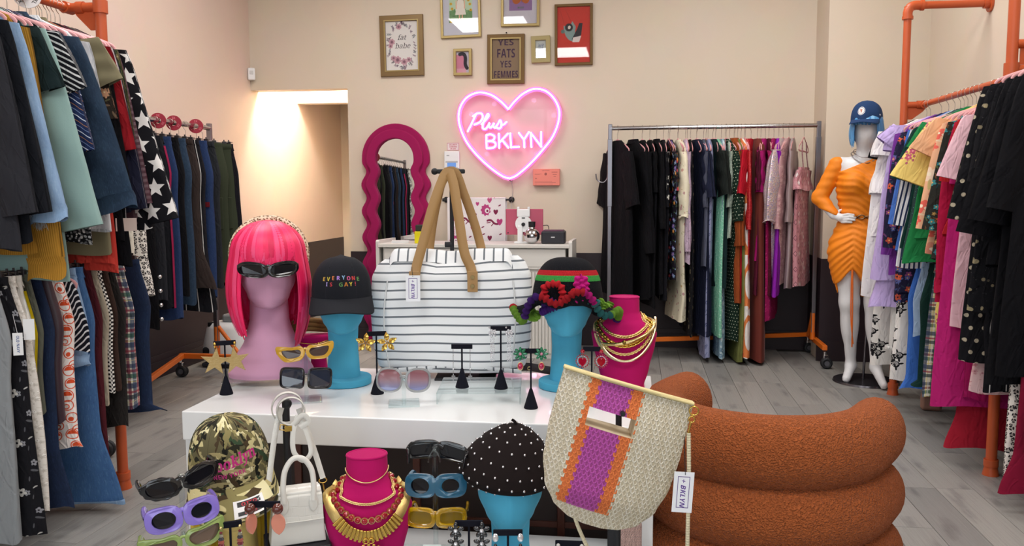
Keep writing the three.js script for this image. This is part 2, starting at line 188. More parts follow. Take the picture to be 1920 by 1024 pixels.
const FABS = {
  denimDark: () => mat('#fff', { map: pt('dd', 256, .3, denimDraw('#2a3b50', '#46607c', '#1a2736')), bump: 'twill', bs: .0006 }),
  denimMid: () => mat('#fff', { map: pt('dm', 256, .3, denimDraw('#3f6391', '#6d8fb8', '#2b4668')), bump: 'twill', bs: .0006 }),
  denimLight: () => mat('#fff', { map: pt('dl', 256, .3, denimDraw('#88a6c9', '#b9cde2', '#6786ac')), bump: 'twill', bs: .0006 }),
  denimInk: () => mat('#fff', { map: pt('di', 256, .3, denimDraw('#1d2942', '#34466a', '#121a2c')), bump: 'twill', bs: .0006 }),
  denimBlack: () => mat('#fff', { map: pt('db', 256, .3, denimDraw('#202226', '#34373c', '#131417')), bump: 'twill', bs: .0006 }),
  denimNavy: () => mat('#fff', { map: pt('dn', 256, .3, denimDraw('#23355c', '#3d5487', '#16233e')), bump: 'twill', bs: .0006 }),
  teal: () => mat('#8ba9a5', { bump: 'cloth', bs: .0012 }),
  stars: () => mat('#fff', { map: pt('st', 512, .34, (g, w, h) => { fillBg(g, w, h, '#14141a'); g.fillStyle = '#f0eeec'; for (let j = 0; j < 4; j++) for (let i = 0; i < 4; i++) { const x = (i + (j % 2) * .5 + .2) * w / 4, y = (j + .5) * h / 4; wrapAt(w, h, x, y, (X, Y) => { g.beginPath(); for (let k = 0; k < 10; k++) { const a = k * PI / 5 - PI / 2 + .2, r = k % 2 ? 26 : 60; g.lineTo(X + r * Math.cos(a), Y + r * Math.sin(a)); } g.fill(); }); } }), bump: 'weave', bs: .001 }),
  quilt: () => mat('#45202f', { roughness: .45, bumpMap: noiseTex(128, (g, w, h) => { const gr = g.createLinearGradient(0, 0, 0, h); gr.addColorStop(0, '#000'); gr.addColorStop(.5, '#fff'); gr.addColorStop(1, '#000'); g.fillStyle = gr; g.fillRect(0, 0, w, h); }, .022), bumpScale: .0016 }),
  track: () => mat('#fff', { map: pt('tr', 256, .26, stripes('#1d1f33', [['#e8e4e6', .30, .06], ['#a83246', .38, .03], ['#e8e4e6', .44, .06]], 1)), bump: 'wrinkle', bs: .008 }),
  brownFloral: () => mat('#fff', { map: pt('bf', 256, .17, floral('#2b241f', ['#b5776b', '#c99a7a', '#8a5b4e'], ['#e0c8a0'], ['#5a5a42', '#6d5a48'], 16, 12, 24)), bump: 'wrinkle', bs: .008 }),
  furTrim: () => mat('#fff', { map: pt('ft', 256, .12, (g, w, h) => { fillBg(g, w, h, '#101014'); speckle(g, w, h, 160, 5, 11, ['#e8e6e4', '#c9c9cc']); }), bump: 'pile', bs: .004 }),
  navyTie: () => mat('#fff', { map: pt('nt', 256, .06, stripes('#1f2d55', [['#cfd6e6', .1, .07], ['#b07a50', .45, .05], ['#7a8db8', .75, .05]], 2)), bump: 'wrinkle', bs: .008 }),
  bwStripe: () => mat('#fff', { map: pt('bw', 128, .024, stripes('#17181f', [['#d8d8da', .2, .35]], 2)), bump: 'wrinkle', bs: .008 }),
  bwChevron: () => mat('#fff', { map: pt('bc', 128, .045, stripes('#151620', [['#dcdcdf', .1, .16], ['#dcdcdf', .6, .16]], 2)), bump: 'wrinkle', bs: .008 }),
  mustardCord: () => mat('#a87a2c', { bump: 'rib', bs: .0015 }),
  olive: () => mat('#7a735a', { bump: 'twill', bs: .0005 }), oliveDark: () => mat('#343a2b', { bump: 'twill', bs: .0005 }),
  plumLeather: () => mat('#3a2630', { roughness: .42, bump: 'cloth', bs: .0012 }),
  circles: () => mat('#fff', { map: pt('oc', 512, .24, (g, w, h) => { fillBg(g, w, h, '#efe6e2'); const c = '#d9522f'; for (let i = 0; i < 30; i++) { const x = (i % 5 + rnd() * .7) * w / 5, y = ((i / 5 | 0) + rnd() * .7) * h / 6, r = rr(24, 46), f = rnd(); wrapAt(w, h, x, y, (X, Y) => { g.strokeStyle = c; g.fillStyle = c; g.lineWidth = 7; g.beginPath(); g.arc(X, Y, r, 0, 7); g.stroke(); if (f < .35) { g.beginPath(); g.arc(X, Y, r * .8, PI, 2 * PI); g.fill(); } else { g.beginPath(); g.arc(X + r * .2, Y + r * .25, r * .45, 0, 7); f < .65 ? g.fill() : g.stroke(); } }); } }), bump: 'wrinkle', bs: .008 }),
  hound: () => mat('#fff', { map: pt('ho', 64, .016, (g, w, h) => { fillBg(g, w, h, '#e4e0da'); g.fillStyle = '#1c1a1c'; g.fillRect(0, 0, 32, 32); g.beginPath(); g.moveTo(32, 32); g.lineTo(64, 32); g.lineTo(32, 64); g.fill(); g.fillRect(44, 44, 12, 20); }), bump: 'wrinkle', bs: .008 }),
  plaidMulti: () => mat('#fff', { map: pt('pm', 512, .17, plaid('#d9d6c6', [['#23304f', .02, .1], ['#6d1f33', .16, .07], ['#25503f', .27, .1], ['#dfe0d8', .4, .03], ['#c9b84a', .45, .015], ['#23304f', .5, .12], ['#8a2a3a', .68, .05], ['#1e2b33', .77, .1], ['#d8cf8a', .92, .015]], .13)), bump: 'wrinkle', bs: .008 }),
  leoWhite: () => mat('#fff', { map: pt('lw', 512, .17, leopard('#e8e4de', '#26242a', '#a7a29c', 72)), bump: 'wrinkle', bs: .008 }),
  leoTan: () => mat('#fff', { map: pt('lt', 256, .075, leopard('#e3cdb6', '#3a2620', '#a4764f', 48)), bump: 'pile', bs: .0003 }),
  leoPink: () => mat('#fff', { map: pt('lp', 256, .11, leopard('#ecc5bc', '#24222b', '#ecc5bc', 24)), bump: 'wrinkle', bs: .008 }),
  camoFab: () => mat('#fff', { map: pt('cf', 256, .2, floral('#4a5136', ['#8a7a55', '#2f3a26', '#6b6a45'], ['#c9b98a'], ['#8e8658', '#23271c'], 30, 14, 34)), bump: 'wrinkle', bs: .008 }),
  lace: () => mat('#fff', { map: pt('la', 256, .1, floral('#e4dfd8', ['#f2efea', '#cfc9c0'], ['#bdb6ac'], ['#d6d0c6'], 30, 8, 18)), bump: 'pile', bs: .001 }),
  blackLeaf: () => mat('#fff', { map: pt('bl', 256, .17, floral('#17171c', ['#cfcdc8', '#8f9096'], ['#2a2a30'], ['#b9b8b4', '#5a5b60'], 7, 14, 26)), bump: 'wrinkle', bs: .008 }),
  yellowSide: () => mat('#fff', { map: pt('ys', 128, .3, stripes('#e9e6df', [['#f1d400', .2, .45]], 1)), bump: 'wrinkle', bs: .008 }),
  creamFloral: () => mat('#fff', { map: pt('crf', 512, .3, floral('#e3dcc3', ['#c79a8e', '#cdb07a', '#b98b94'], ['#a98a55'], ['#c4bd94', '#cfc6a4', '#b7b48a'], 16, 9, 20)), roughness: .75 }),
  multiFloral: () => mat('#fff', { map: pt('mf', 256, .2, floral('#1b1622', ['#c2364f', '#d98b3f', '#6f5aa8', '#7f9fc9'], ['#f0d590'], ['#3f5a41', '#6b4a72'], 22, 12, 22)), bump: 'wrinkle', bs: .008 }),
  blackDaisy: () => mat('#fff', { map: pt('bd', 256, .26, floral('#111118', ['#cfcfc8'], ['#b8ab85'], ['#15151c', '#3a3c35'], 5, 11, 18)), bump: 'wrinkle', bs: .008 }),
  lilacPrint: () => mat('#fff', { map: pt('lip', 256, .12, (g, w, h) => { fillBg(g, w, h, '#cdb6cd'); g.strokeStyle = '#5a3f6b'; g.lineWidth = 4; for (let i = 0; i < 26; i++) { const x = rnd() * w, y = rnd() * h; g.beginPath(); g.moveTo(x, y); g.lineTo(x + rr(-24, 24), y + rr(6, 30)); g.stroke(); } }), bump: 'wrinkle', bs: .008 }),
  greenDots: () => mat('#fff', { map: pt('gd', 256, .14, dots('#14291f', '#cdd2bb', 6, 6, 3)), bump: 'wrinkle', bs: .008 }),
  blackDots: () => mat('#fff', { map: pt('bkd', 256, .2, dots('#131318', '#b5aa94', 4, 11, 6)), bump: 'wrinkle', bs: .008 }),
  sagePrint: () => mat('#fff', { map: pt('sp', 128, .05, (g, w, h) => { fillBg(g, w, h, '#a9bcae'); speckle(g, w, h, 130, 2, 5, ['#3c4d44', '#dfe6de']); }), bump: 'wrinkle', bs: .008 }),
  mintFloral: () => mat('#fff', { map: pt('mi', 256, .1, floral('#7cc2a4', ['#c6e6d6', '#a6d8c2'], ['#5aa082'], ['#9ad2ba'], 40, 6, 13)), bump: 'wrinkle', bs: .008 }),
  orangeBig: () => mat('#fff', { map: pt('ob', 256, .36, (g, w, h) => { fillBg(g, w, h, '#e0814a'); g.fillStyle = '#ece6e2'; for (const [x, y, a] of [[40, 60, .5], [170, 30, 1.6], [110, 160, .2], [220, 200, 1]]) wrapAt(w, h, x, y, (X, Y) => { g.beginPath(); g.ellipse(X, Y, 74, 26, a, 0, 7); g.fill(); }); g.fillStyle = '#c7372c'; for (const [x, y] of [[90, 100], [200, 120]]) wrapAt(w, h, x, y, (X, Y) => { g.beginPath(); g.moveTo(X, Y); g.lineTo(X + 60, Y + 16); g.lineTo(X + 10, Y + 54); g.fill(); }); }), bump: 'wrinkle', bs: .008 }),
  redSequin: () => mat('#fff', { map: pt('rs', 128, .05, (g, w, h) => { fillBg(g, w, h, '#a8141f'); speckle(g, w, h, 300, 2, 4, ['#e0343c', '#7c0d16', '#ff7a78']); }), roughness: .4 }),
  sequin: () => mat('#fff', { map: pt('sq', 512, .11, (g, w, h) => { fillBg(g, w, h, '#cbb6c4'); speckle(g, w, h, 700, 9, 15, ['#d9c39a', '#a99bd0', '#cfa9b8', '#e6dccb', '#8fa6c4', '#d8b3a4', '#efe7d6'], 1); }), roughness: .2, metalness: .25, bumpMap: noiseTex(256, (g, w, h) => { fillBg(g, w, h, '#555'); speckle(g, w, h, 500, 5, 9, ['#111', '#fff', '#999']); }, .11), bumpScale: .004 }),
  snakePink: () => mat('#fff', { map: pt('sn', 256, .22, (g, w, h) => { fillBg(g, w, h, '#cd9099'); speckle(g, w, h, 60, 8, 22, ['#d9a5aa', '#bf7c88', '#e4c3c4'], .7); g.strokeStyle = '#5f3b4a'; g.lineWidth = 3; for (let j = 0; j < 4; j++) for (let i = 0; i < 4; i++) { const x = (i + .5 * (j % 2)) * 64 + 20, y = j * 64 + 30, s = 22; g.beginPath(); g.moveTo(x - s * .7, y); g.lineTo(x, y - s); g.lineTo(x + s * .7, y); g.lineTo(x, y + s); g.closePath(); g.stroke(); if ((i + j) % 4 === 0) { g.fillStyle = '#e8dada'; g.fill(); } } }), bump: 'wrinkle', bs: .008 }),
  dustyPink: () => mat('#fff', { map: pt('dp', 256, .2, floral('#b98e92', ['#c9a3a5', '#a87a80'], ['#d8b9b6'], ['#9d7278', '#cbaaa8'], 20, 10, 20)), roughness: .5 }),
  greySatin: () => mat('#9c8b8e', { roughness: .4 }),
  laceMagenta: () => mat('#fff', { map: pt('lm', 256, .12, floral('#8e1450', ['#b32a6c', '#7a0f45'], ['#c94a86'], ['#a01f5e'], 30, 8, 18)), bump: 'pile', bs: .0015 }),
  laceWine: () => mat('#fff', { map: pt('lwi', 256, .12, floral('#4b1024', ['#611a32', '#3b0a1a'], ['#74233f'], ['#571529'], 30, 8, 18)), bump: 'pile', bs: .0015 }),
  blueMarble: () => mat('#fff', { map: pt('bm', 256, .2, floral('#8aa9bb', ['#b9cfd6', '#6d8ea6'], ['#cfdfe2'], ['#5d7f9c', '#a7c2cb'], 26, 10, 26)), bump: 'wrinkle', bs: .008 }),
  blueLeaf: () => mat('#fff', { map: pt('ble', 256, .16, (g, w, h) => { fillBg(g, w, h, '#8d93b5'); g.strokeStyle = '#3b4470'; g.lineWidth = 5; for (let i = 0; i < 22; i++) { const x = rnd() * w, y = rnd() * h; g.beginPath(); g.moveTo(x, y); g.quadraticCurveTo(x + 20, y + 10, x + rr(14, 40), y + rr(20, 60)); g.stroke(); } }), bump: 'wrinkle', bs: .008 }),
  velvetBrown: () => mat('#6b3129', { sheen: .5, bump: 'pile', bs: .0004 }),
  navyRose: () => mat('#fff', { map: pt('nr', 512, .26, floral('#22203c', ['#d2603f', '#b8513c', '#8a4a7a', '#55619c'], ['#e8b060', '#3a2030'], ['#3f4a78', '#6a3f6b', '#2f3d4f'], 30, 16, 36)), bump: 'wrinkle', bs: .008 }),
  yellowFloral: () => mat('#fff', { map: pt('yf', 512, .3, (g, w, h) => { fillBg(g, w, h, '#e8cd76'); for (let i = 0; i < 9; i++) { const x = rnd() * w, y = rnd() * h; wrapAt(w, h, x, y, (X, Y) => { g.strokeStyle = '#8c8a4a'; g.lineWidth = 3; for (let k = 0; k < 5; k++) { const a = k * 1.3 + x; g.beginPath(); g.moveTo(X, Y); g.lineTo(X + 46 * Math.cos(a), Y + 46 * Math.sin(a)); g.stroke(); flower(g, X + 46 * Math.cos(a), Y + 46 * Math.sin(a), 10, '#a84a6a', '#d98aa0'); } flower(g, X, Y, 26, '#c25a7a', '#e8b0a8'); }); } }), bump: 'wrinkle', bs: .008 }),
  peachFloral: () => mat('#fff', { map: pt('pf', 512, .34, floral('#e9b08a', ['#e0694f', '#f0d2b8', '#d98a70', '#e85f50'], ['#f5e2c8'], ['#c9b070', '#e8c9a8', '#b86a55'], 26, 22, 50)), roughness: .7 }),
  tealFloral: () => mat('#fff', { map: pt('tf', 512, .24, floral('#2b2c28', ['#2f7a86', '#b5562f', '#9a7a45', '#3f8a8f'], ['#d8b070'], ['#4a5a3a', '#1f4a50', '#6b4a2f'], 34, 14, 32)), bump: 'wrinkle', bs: .008 }),
  roseBW: () => mat('#fff', { map: pt('rb', 512, .3, (g, w, h) => { fillBg(g, w, h, '#e9e7e4'); for (let i = 0; i < 12; i++) { const x = rnd() * w, y = rnd() * h, r = rr(26, 48); wrapAt(w, h, x, y, (X, Y) => { g.fillStyle = '#1c1c20'; for (let k = 0; k < 4; k++) { g.beginPath(); g.ellipse(X + Math.cos(k * 1.7) * r * 1.3, Y + Math.sin(k * 1.7) * r * 1.3, r * .55, r * .25, k * 1.7, 0, 7); g.fill(); } g.beginPath(); g.arc(X, Y, r, 0, 7); g.fill(); g.strokeStyle = '#e9e7e4'; g.lineWidth = 4; for (let k = 1; k < 4; k++) { g.beginPath(); g.arc(X + k, Y, r * k / 4, k, k + 4.4); g.stroke(); } }); } }), bump: 'wrinkle', bs: .008 }),
  navyStripeV: () => mat('#fff', { map: pt('nsv', 64, .022, stripes('#e2e4ea', [['#283456', .2, .4]], 1)), bump: 'wrinkle', bs: .008 }),
  blackPinV: () => mat('#fff', { map: pt('bpv', 128, .06, stripes('#15151b', [['#d2d0ce', .4, .07]], 1)), bump: 'wrinkle', bs: .008 }),
  greenSequin: () => mat('#fff', { map: pt('gs', 128, .08, dots('#123c3c', '#5fa6a0', 5, 3, 4)), roughness: .4 }),
  pinkToile: () => mat('#fff', { map: pt('pto', 256, .14, floral('#e6c3c6', ['#c98a94', '#d9a5ab'], ['#b9717f'], ['#cf9ba2'], 14, 7, 16)), bump: 'wrinkle', bs: .008 }),
  blackGold: () => mat('#fff', { map: pt('bg', 256, .2, (g, w, h) => { fillBg(g, w, h, '#131318'); speckle(g, w, h, 16, 6, 12, ['#a89a78', '#8d8266']); speckle(g, w, h, 90, 1, 2, ['#8d8a86'], .8); }), bump: 'wrinkle', bs: .008 }),
};

// ---------------------------------------------------------------- garments on hangers. Local frame: the bar at the origin, width along x, the bar's direction along z
function hookGeo() { const p = []; for (let i = 0; i <= 9; i++) { const a = lerp(-.35, PI + .25, i / 9); p.push([.0165 * Math.cos(a), .0015 + .0165 * Math.sin(a), 0]); } p.push([-.012, -.02, 0], [0, -.04, 0], [0, -.088, 0]); return tube(p, .0016, 40, 5); }
const G_hook = hookGeo();
const flatTube = (pts, r, s) => { const g = tube(pts, r, 0, 7); return g.scale(1, 1, s); };
const G_hangerBody = mergeGeometries([flatTube([[0, -.085, 0], [.03, -.092, 0], [.1, -.118, 0], [.18, -.146, 0], [.212, -.163, 0], [.218, -.178, 0], [.2, -.183, 0], [0, -.183, 0], [-.2, -.183, 0], [-.218, -.178, 0], [-.212, -.163, 0], [-.18, -.146, 0], [-.1, -.118, 0], [-.03, -.092, 0], [0, -.085, 0]], .0065, .42)]);
const G_clipBar = mergeGeometries([tube([[0, -.085, 0], [0, -.1, 0]], .002, 4, 5), bar([-.19, -.1, 0], [.19, -.1, 0], .0022, 6)]);
const G_clip = mergeGeometries([rb(.026, .034, .012, .003, 0, -.112, .004, 1), rb(.026, .034, .012, .003, 0, -.112, -.004, 1), cyl(.004, .004, .03, 0, -.1, 0, 8)].map((g) => plainAttr(g.index ? g.toNonIndexed() : g)));
const M_clip = mat('#241d22', { roughness: .4 }), M_clipPink = mat('#b9838e', { roughness: .5 });
function tinted(g, s) { return g; }
function hanger(t, pos, ry, label, group, clips = false) {
  const h = thing(clips ? 'clip_hanger' : 'clothes_hanger', label, 'hanger', pos, ry, group);
  obj('hook', G_hook, M.hook, h);
  if (clips) { obj('crossbar', G_clipBar, M.hook, h); for (const s of [-1, 1]) { const c = obj('clip', G_clip, M_clip, h); c.position.x = s * .165; } } else obj('shoulder_frame', G_hangerBody, M.pinkHanger, h);
  return h;
}
function wob(ph) { const a = ph * 7.1, b = ph * 3.7, c = ph * 11.3; return (th, v) => Math.sin(3 * th + a + v * 1.1) * .4 + Math.sin(7 * th + b - v * 1.3) * .4 + Math.sin(12 * th + c + v * .9) * .3; }
// tapering cloth tube along y: rows [y, halfWidth, halfThickness, xShift]
function drape(rows, y0, y1, o = {}) {
  const { nu = 40, nv = 26, fold = .006, ph = 0, per = 1, sq = 2.4, zoff = 0, lift = 0 } = o, w = wob(ph);
  const tab = rows.map((r) => [-r[0], r[1], r[2], r[3] ?? 0]), [mw, mt] = interp(tab, -lerp(y0, y1, .6)), cum = [0];
  for (let i = 1; i <= nu; i++) { const q = (k) => { const a = k / nu * 2 * PI, c = Math.cos(a), s = Math.sin(a); return [mw * Math.sign(c) * Math.abs(c) ** (2 / sq), mt * Math.sign(s) * Math.abs(s) ** (2 / sq)]; }, A = q(i - 1), B = q(i); cum.push(cum[i - 1] + Math.hypot(A[0] - B[0], A[1] - B[1])); }
  const arc = (u) => cum[Math.round(u * nu)];
  return grid(nu, nv, (u, v) => {
    const y = lerp(y0, y1, v), [hw, ht, xs] = interp(tab, -y), th = u * 2 * PI, c = Math.cos(th), s = Math.sin(th), e = 2 / sq;
    const f = fold * sst(0, .5, v) * w(th, v * 2.5), sw = .006 * Math.sin(v * 5 + ph * 5);
    const x = xs + hw * Math.sign(c) * Math.abs(c) ** e + f * c * .8, z = zoff + (ht + f * .75) * Math.sign(s) * Math.abs(s) ** e + sw;
    return [x, y + lift * (1 - c * c) + .007 * sst(.8, 1, v) * Math.sin(th * 3 + ph * 4), z, arc(u), y];
  }, true);
}
function sleeveGeo(side, L, o = {}) {       // hangs from the shoulder; a = angle out of the vertical
  const { a = .16, r0 = .085, r1 = .06, t = .018, ph = 0, puff = 0, x0 = .2, y0 = -.158, nu = 22, nv = 18, bend = .1 } = o, w = wob(ph + side);
  return grid(nu, nv, (u, v) => {
    const th = u * 2 * PI, an = a - bend * v, d = L * v, cx = side * (x0 - .03 + Math.sin(a) * d - bend * .35 * d * v), cy = y0 - .015 - Math.cos(an) * d;
    const rad = lerp(r0, r1, v) * (1 + puff * Math.sin(v * PI) * 1.2), tt = lerp(t * .9, t, v) * (1 + puff * Math.sin(v * PI) * 1.6), f = .005 * w(th, v * 3) * sst(0, .3, v);
    const c = Math.cos(th), s = Math.sin(th), lx = (rad + f) * c;
    return [cx + lx * Math.cos(an) - 0, cy + side * lx * Math.sin(an) * .8 + (v < .15 ? -.03 * (1 - v / .15) * Math.abs(c) : 0), (tt + f + .004 * Math.sin(v * 17 + th * 2 + ph)) * s, c * rad * (s > 0 ? 1 : -1) + (s > 0 ? 0 : .3), cy];
  }, true);
}
/* spec: len, fab, w (hem half width), chest, t (half thickness), sleeve {L, a, r0, r1, puff, fab, cuff}, collar, ruffles [[y, drop, out]], straps, waist, name, label, cat, top2 (second fabric below y) */
function garment(sp, pos, ry, group) {
  const t0 = sp.t ?? .016, ph = rnd() * 9, fm = fab(sp.fab), chest = sp.chest ?? .25, hem = sp.w ? sp.w + .045 : .305, len = sp.len;
  const g = thing(sp.name, sp.label, sp.cat ?? sp.name.split('_').pop(), pos, ry, group);
  const top = sp.straps ? -.3 : -.092;
  const rows = sp.straps ? [[-.3, .17, t0 * .9], [-.42, chest, t0 * 1.1], [-.55, sp.waist ?? chest * .95, t0], [-len, hem, t0 * 1.25]]
    : [[-.088, .062, t0 * .55], [-.1, .082, t0 * .7], [-.125, .135, t0 * .9], [-.152, .2, t0 * .95], [-.2, .222, t0], [-.34, chest, t0 * 1.15], [-.58, sp.waist ?? lerp(chest, hem, .4), t0 * 1.15], [-len, hem, t0 * (sp.flare ?? 1.3)]];
  obj('body', drape(rows, top, -(sp.split ?? len), { fold: sp.fold ?? .011, ph, nv: 30, nu: 56 }), fm, g);
  if (sp.split) obj('skirt', drape([[-sp.split + .012, lerp(chest, hem, .3) + .006, t0 * 1.25], [-len, hem, t0 * 1.5]], -sp.split + .012, -len, { fold: .012, ph: ph + 1 }), fab(sp.fab2 ?? sp.fab), g);
  if (sp.straps) for (const s of [-1, 1]) obj('strap', tube([[s * .11, -.31, t0 * .6], [s * .1, -.2, .006], [s * .085, -.117, .004]], .0045, 12, 6), fm, g);
  if (sp.sleeve) for (const s of [-1, 1]) {
    const q = { L: .5, ...sp.sleeve }, m = q.fab ? fab(q.fab) : fm;
    const sl = obj('sleeve', sleeveGeo(s, q.L, { t: t0 * 1.05, ph: ph + 2, ...q }), m, g);
    if (q.cuff) { const d = q.L, a = q.a ?? .16, b = q.bend ?? .1; const cx = s * (.17 + Math.sin(a) * d - b * .35 * d), cy = -.173 - Math.cos(a - b) * d; const cf = obj('cuff', drape([[0, (q.r1 ?? .06) * 1.03, t0 * 1.12], [-q.cuff, (q.r1 ?? .06) * 1.06, t0 * 1.15]], 0.004, -q.cuff, { nu: 22, nv: 3, fold: .001, ph, per: .3 }), q.cuffFab ? fab(q.cuffFab) : m, sl); cf.position.set(cx, cy, 0); cf.rotation.z = s * (a - b * 2); }
  }
  if (sp.collar) obj('collar', [grid(24, 4, (u, v) => { const th = u * 2 * PI, r = 1 + v * .35; return [.075 * r * Math.cos(th), -.085 - v * .03 - .012 * Math.abs(Math.cos(th)) * v, t0 * .95 * r * Math.sin(th), u * .3, v * .05]; }, true)], sp.collarFab ? fab(sp.collarFab) : fm, g);
  (sp.ruffles ?? []).forEach(([y, drop, out, f2]) => obj('ruffle', drape([[-y, chest * .98, t0 * 1.2], [-y - drop, chest + out, t0 * 1.2 + out * .5]], -y, -y - drop, { nu: 64, nv: 6, fold: .012, ph: y * 9, per: 1.2 }), f2 ? fab(f2) : fm, g));
  if (sp.hemBand) obj('hem_band', drape([[-len + sp.hemBand, hem * 1.004 + .001, t0 * 1.33], [-len - .002, hem * 1.012 + .001, t0 * 1.36]], -len + sp.hemBand, -len - .002, { fold: .008, ph, nv: 3 }), sp.hemFab ? fab(sp.hemFab) : fm, g);
  if (sp.placket) obj('placket', rb(.028, len * .72, .003, .001, 0, -.12 - len * .36, t0 * 1.25, 1), fm, g);
  if (sp.extra) sp.extra(g, t0);
  return g;
}
/* trousers on clips. spec: len, fab, waist, hip, hem (leg half width at hem), t */
function trousers(sp, pos, ry, group) {
  const t0 = sp.t ?? .018, ph = rnd() * 9, fm = fab(sp.fab), hw = sp.waist ?? .19, hip = sp.hip ?? .225, hem = sp.hem ?? .1, kn = sp.knee ?? .1, len = sp.len, wy = -.115;
  const g = thing(sp.name, sp.label, sp.cat ?? 'trousers', pos, ry, group);
  for (const s of [-1, 1]) {
    const rows = [[wy, hw / 2, t0 * .8, s * hw / 2], [wy - .2, hip / 2 + .004, t0 * 1.1, s * hip / 2], [wy - .34, hip / 2 - .006, t0 * 1.1, s * hip / 2], [wy - .62, kn, t0, s * (hip - kn)], [-len, hem, t0 * 1.1, s * (hip - kn + (hem - kn) * .55)]];
    const L = obj('leg', drape(rows, wy, -len, { nu: 26, nv: 26, fold: .006, ph: ph + s, sq: 2.8, per: .5 }), s > 0 && sp.sideFab ? fab(sp.sideFab) : fm, g);
    if (sp.cuff) { const r = rows[4]; obj('hem', drape([[-len + sp.cuff, r[1] * 1.02, t0 * 1.18, r[3]], [-len - .003, r[1] * 1.03, t0 * 1.2, r[3]]], -len + sp.cuff, -len - .003, { nu: 26, nv: 2, fold: .006, ph: ph + s, sq: 2.8 }), sp.cuffFab ? fab(sp.cuffFab) : fm, L); }
    if (sp.stripe) obj('side_stripe', grid(3, 30, (u, v) => { const y = lerp(wy - .05, -len, v), q = interp(rows.map((r) => [-r[0], r[1], r[2], r[3]]), -y); return [q[2] + s * (q[0] + .0035) - s * Math.abs(u - .5) * .004, y, (u - .5) * t0 * 1.1, u, v]; }), fab(sp.stripe), L);
  }
  obj('waistband', drape([[wy + .004, hw + .002, t0 * .95], [wy - .036, hw + .006, t0 * 1.05]], wy + .004, wy - .036, { nu: 40, nv: 2, fold: 0, sq: 3 }), sp.bandFab ? fab(sp.bandFab) : fm, g);
  if (sp.pocket !== false) for (const s of [-1, 1]) obj('pocket', rb(.1, .11, .004, .002, s * hip * .5, wy - .17, -t0 * 1.15, 1), fm, g);
  if (sp.loops !== false) for (const x of [-.7, -.25, .25, .7]) obj('belt_loop', rb(.01, .05, .004, .001, x * hw, wy - .017, t0 * 1.12, 1), fm, g);
  if (sp.extra) sp.extra(g, t0);
  return g;
}
function skirt(sp, pos, ry, group) {
  const t0 = sp.t ?? .02, ph = rnd() * 9, g = thing(sp.name, sp.label, sp.cat ?? 'skirt', pos, ry, group), wy = -.115, w0 = sp.waist ?? .19;
  obj('body', drape([[wy, w0, t0 * .9], [wy - .2, lerp(w0, sp.w, .6), t0 * 1.1], [-sp.len, sp.w, t0 * 1.4]], wy, -sp.len, { fold: sp.fold ?? .012, ph, nv: 24 }), fab(sp.fab), g);
  obj('waistband', drape([[wy + .005, w0 + .003, t0], [wy - .035, w0 + .006, t0 * 1.1]], wy + .005, wy - .035, { nv: 2, fold: 0, sq: 3 }), fab(sp.bandFab ?? sp.fab), g);
  (sp.ruffles ?? []).forEach(([y, drop, out]) => obj('tier', drape([[-y, sp.w * .95, t0 * 1.3], [-y - drop, sp.w + out, t0 * 1.5 + out * .4]], -y, -y - drop, { nu: 64, nv: 6, fold: .014, ph: y * 9 }), fab(sp.fab), g));
  return g;
}
// ---------------------------------------------------------------- racks
function pipeFlange(x, z) { return [cyl(.03, .03, .03, x, .055, z, 20), cyl(.026, .034, .04, x, .02, z, 20)]; }
const PR = .0215;
{ // left wall rack of orange pipe
  const t = thing('pipe_rack', 'orange metal pipe clothes rack along the left wall', 'clothes rack', [0, 0, 0]);
  for (const z of [-3.22, -1.5]) { const p = obj('post', [bar([-2.12, .02, z], [-2.12, 2.7, z], PR, 18)], M.orangePipe, t); obj('foot', pipeFlange(-2.12, z), M.orangePipe, p); for (const y of [1.07, 1.976]) obj('collar', cyl(.028, .028, .05, -2.12, y, z, 18), M.orangePipe, p); }
  for (const y of [1.976, 1.07]) {
    obj('hang_bar', bar([-2.26, y, -3.22], [-2.26, y, -1.5], .0165, 16), M.orangePipe, t);
    for (const z of [-3.22, -1.5]) { obj('bracket', [bar([-2.12, y, z], [-2.285, y, z], .019, 14), bar([-2.19, y, z], [-2.22, y, z], .024, 14), bar([-2.26, y, z - .024], [-2.26, y, z + .03], .023, 14)], M.orangePipe, t); const gs = new THREE.Shape(); gs.moveTo(0, 0); gs.lineTo(-.1, 0); gs.lineTo(-.085, -.02); gs.lineTo(-.03, -.075); gs.lineTo(0, -.075); obj('gusset', ext(gs, .006).translate(-2.135, y - .015, z - .003), M.orangePipe, t); }
    obj('wall_arm', bar([-2.12, 2.68, y > 1.5 ? -3.22 : -1.5], [XL, 2.68, y > 1.5 ? -3.22 : -1.5], PR, 14), M.orangePipe, t);
  }
}
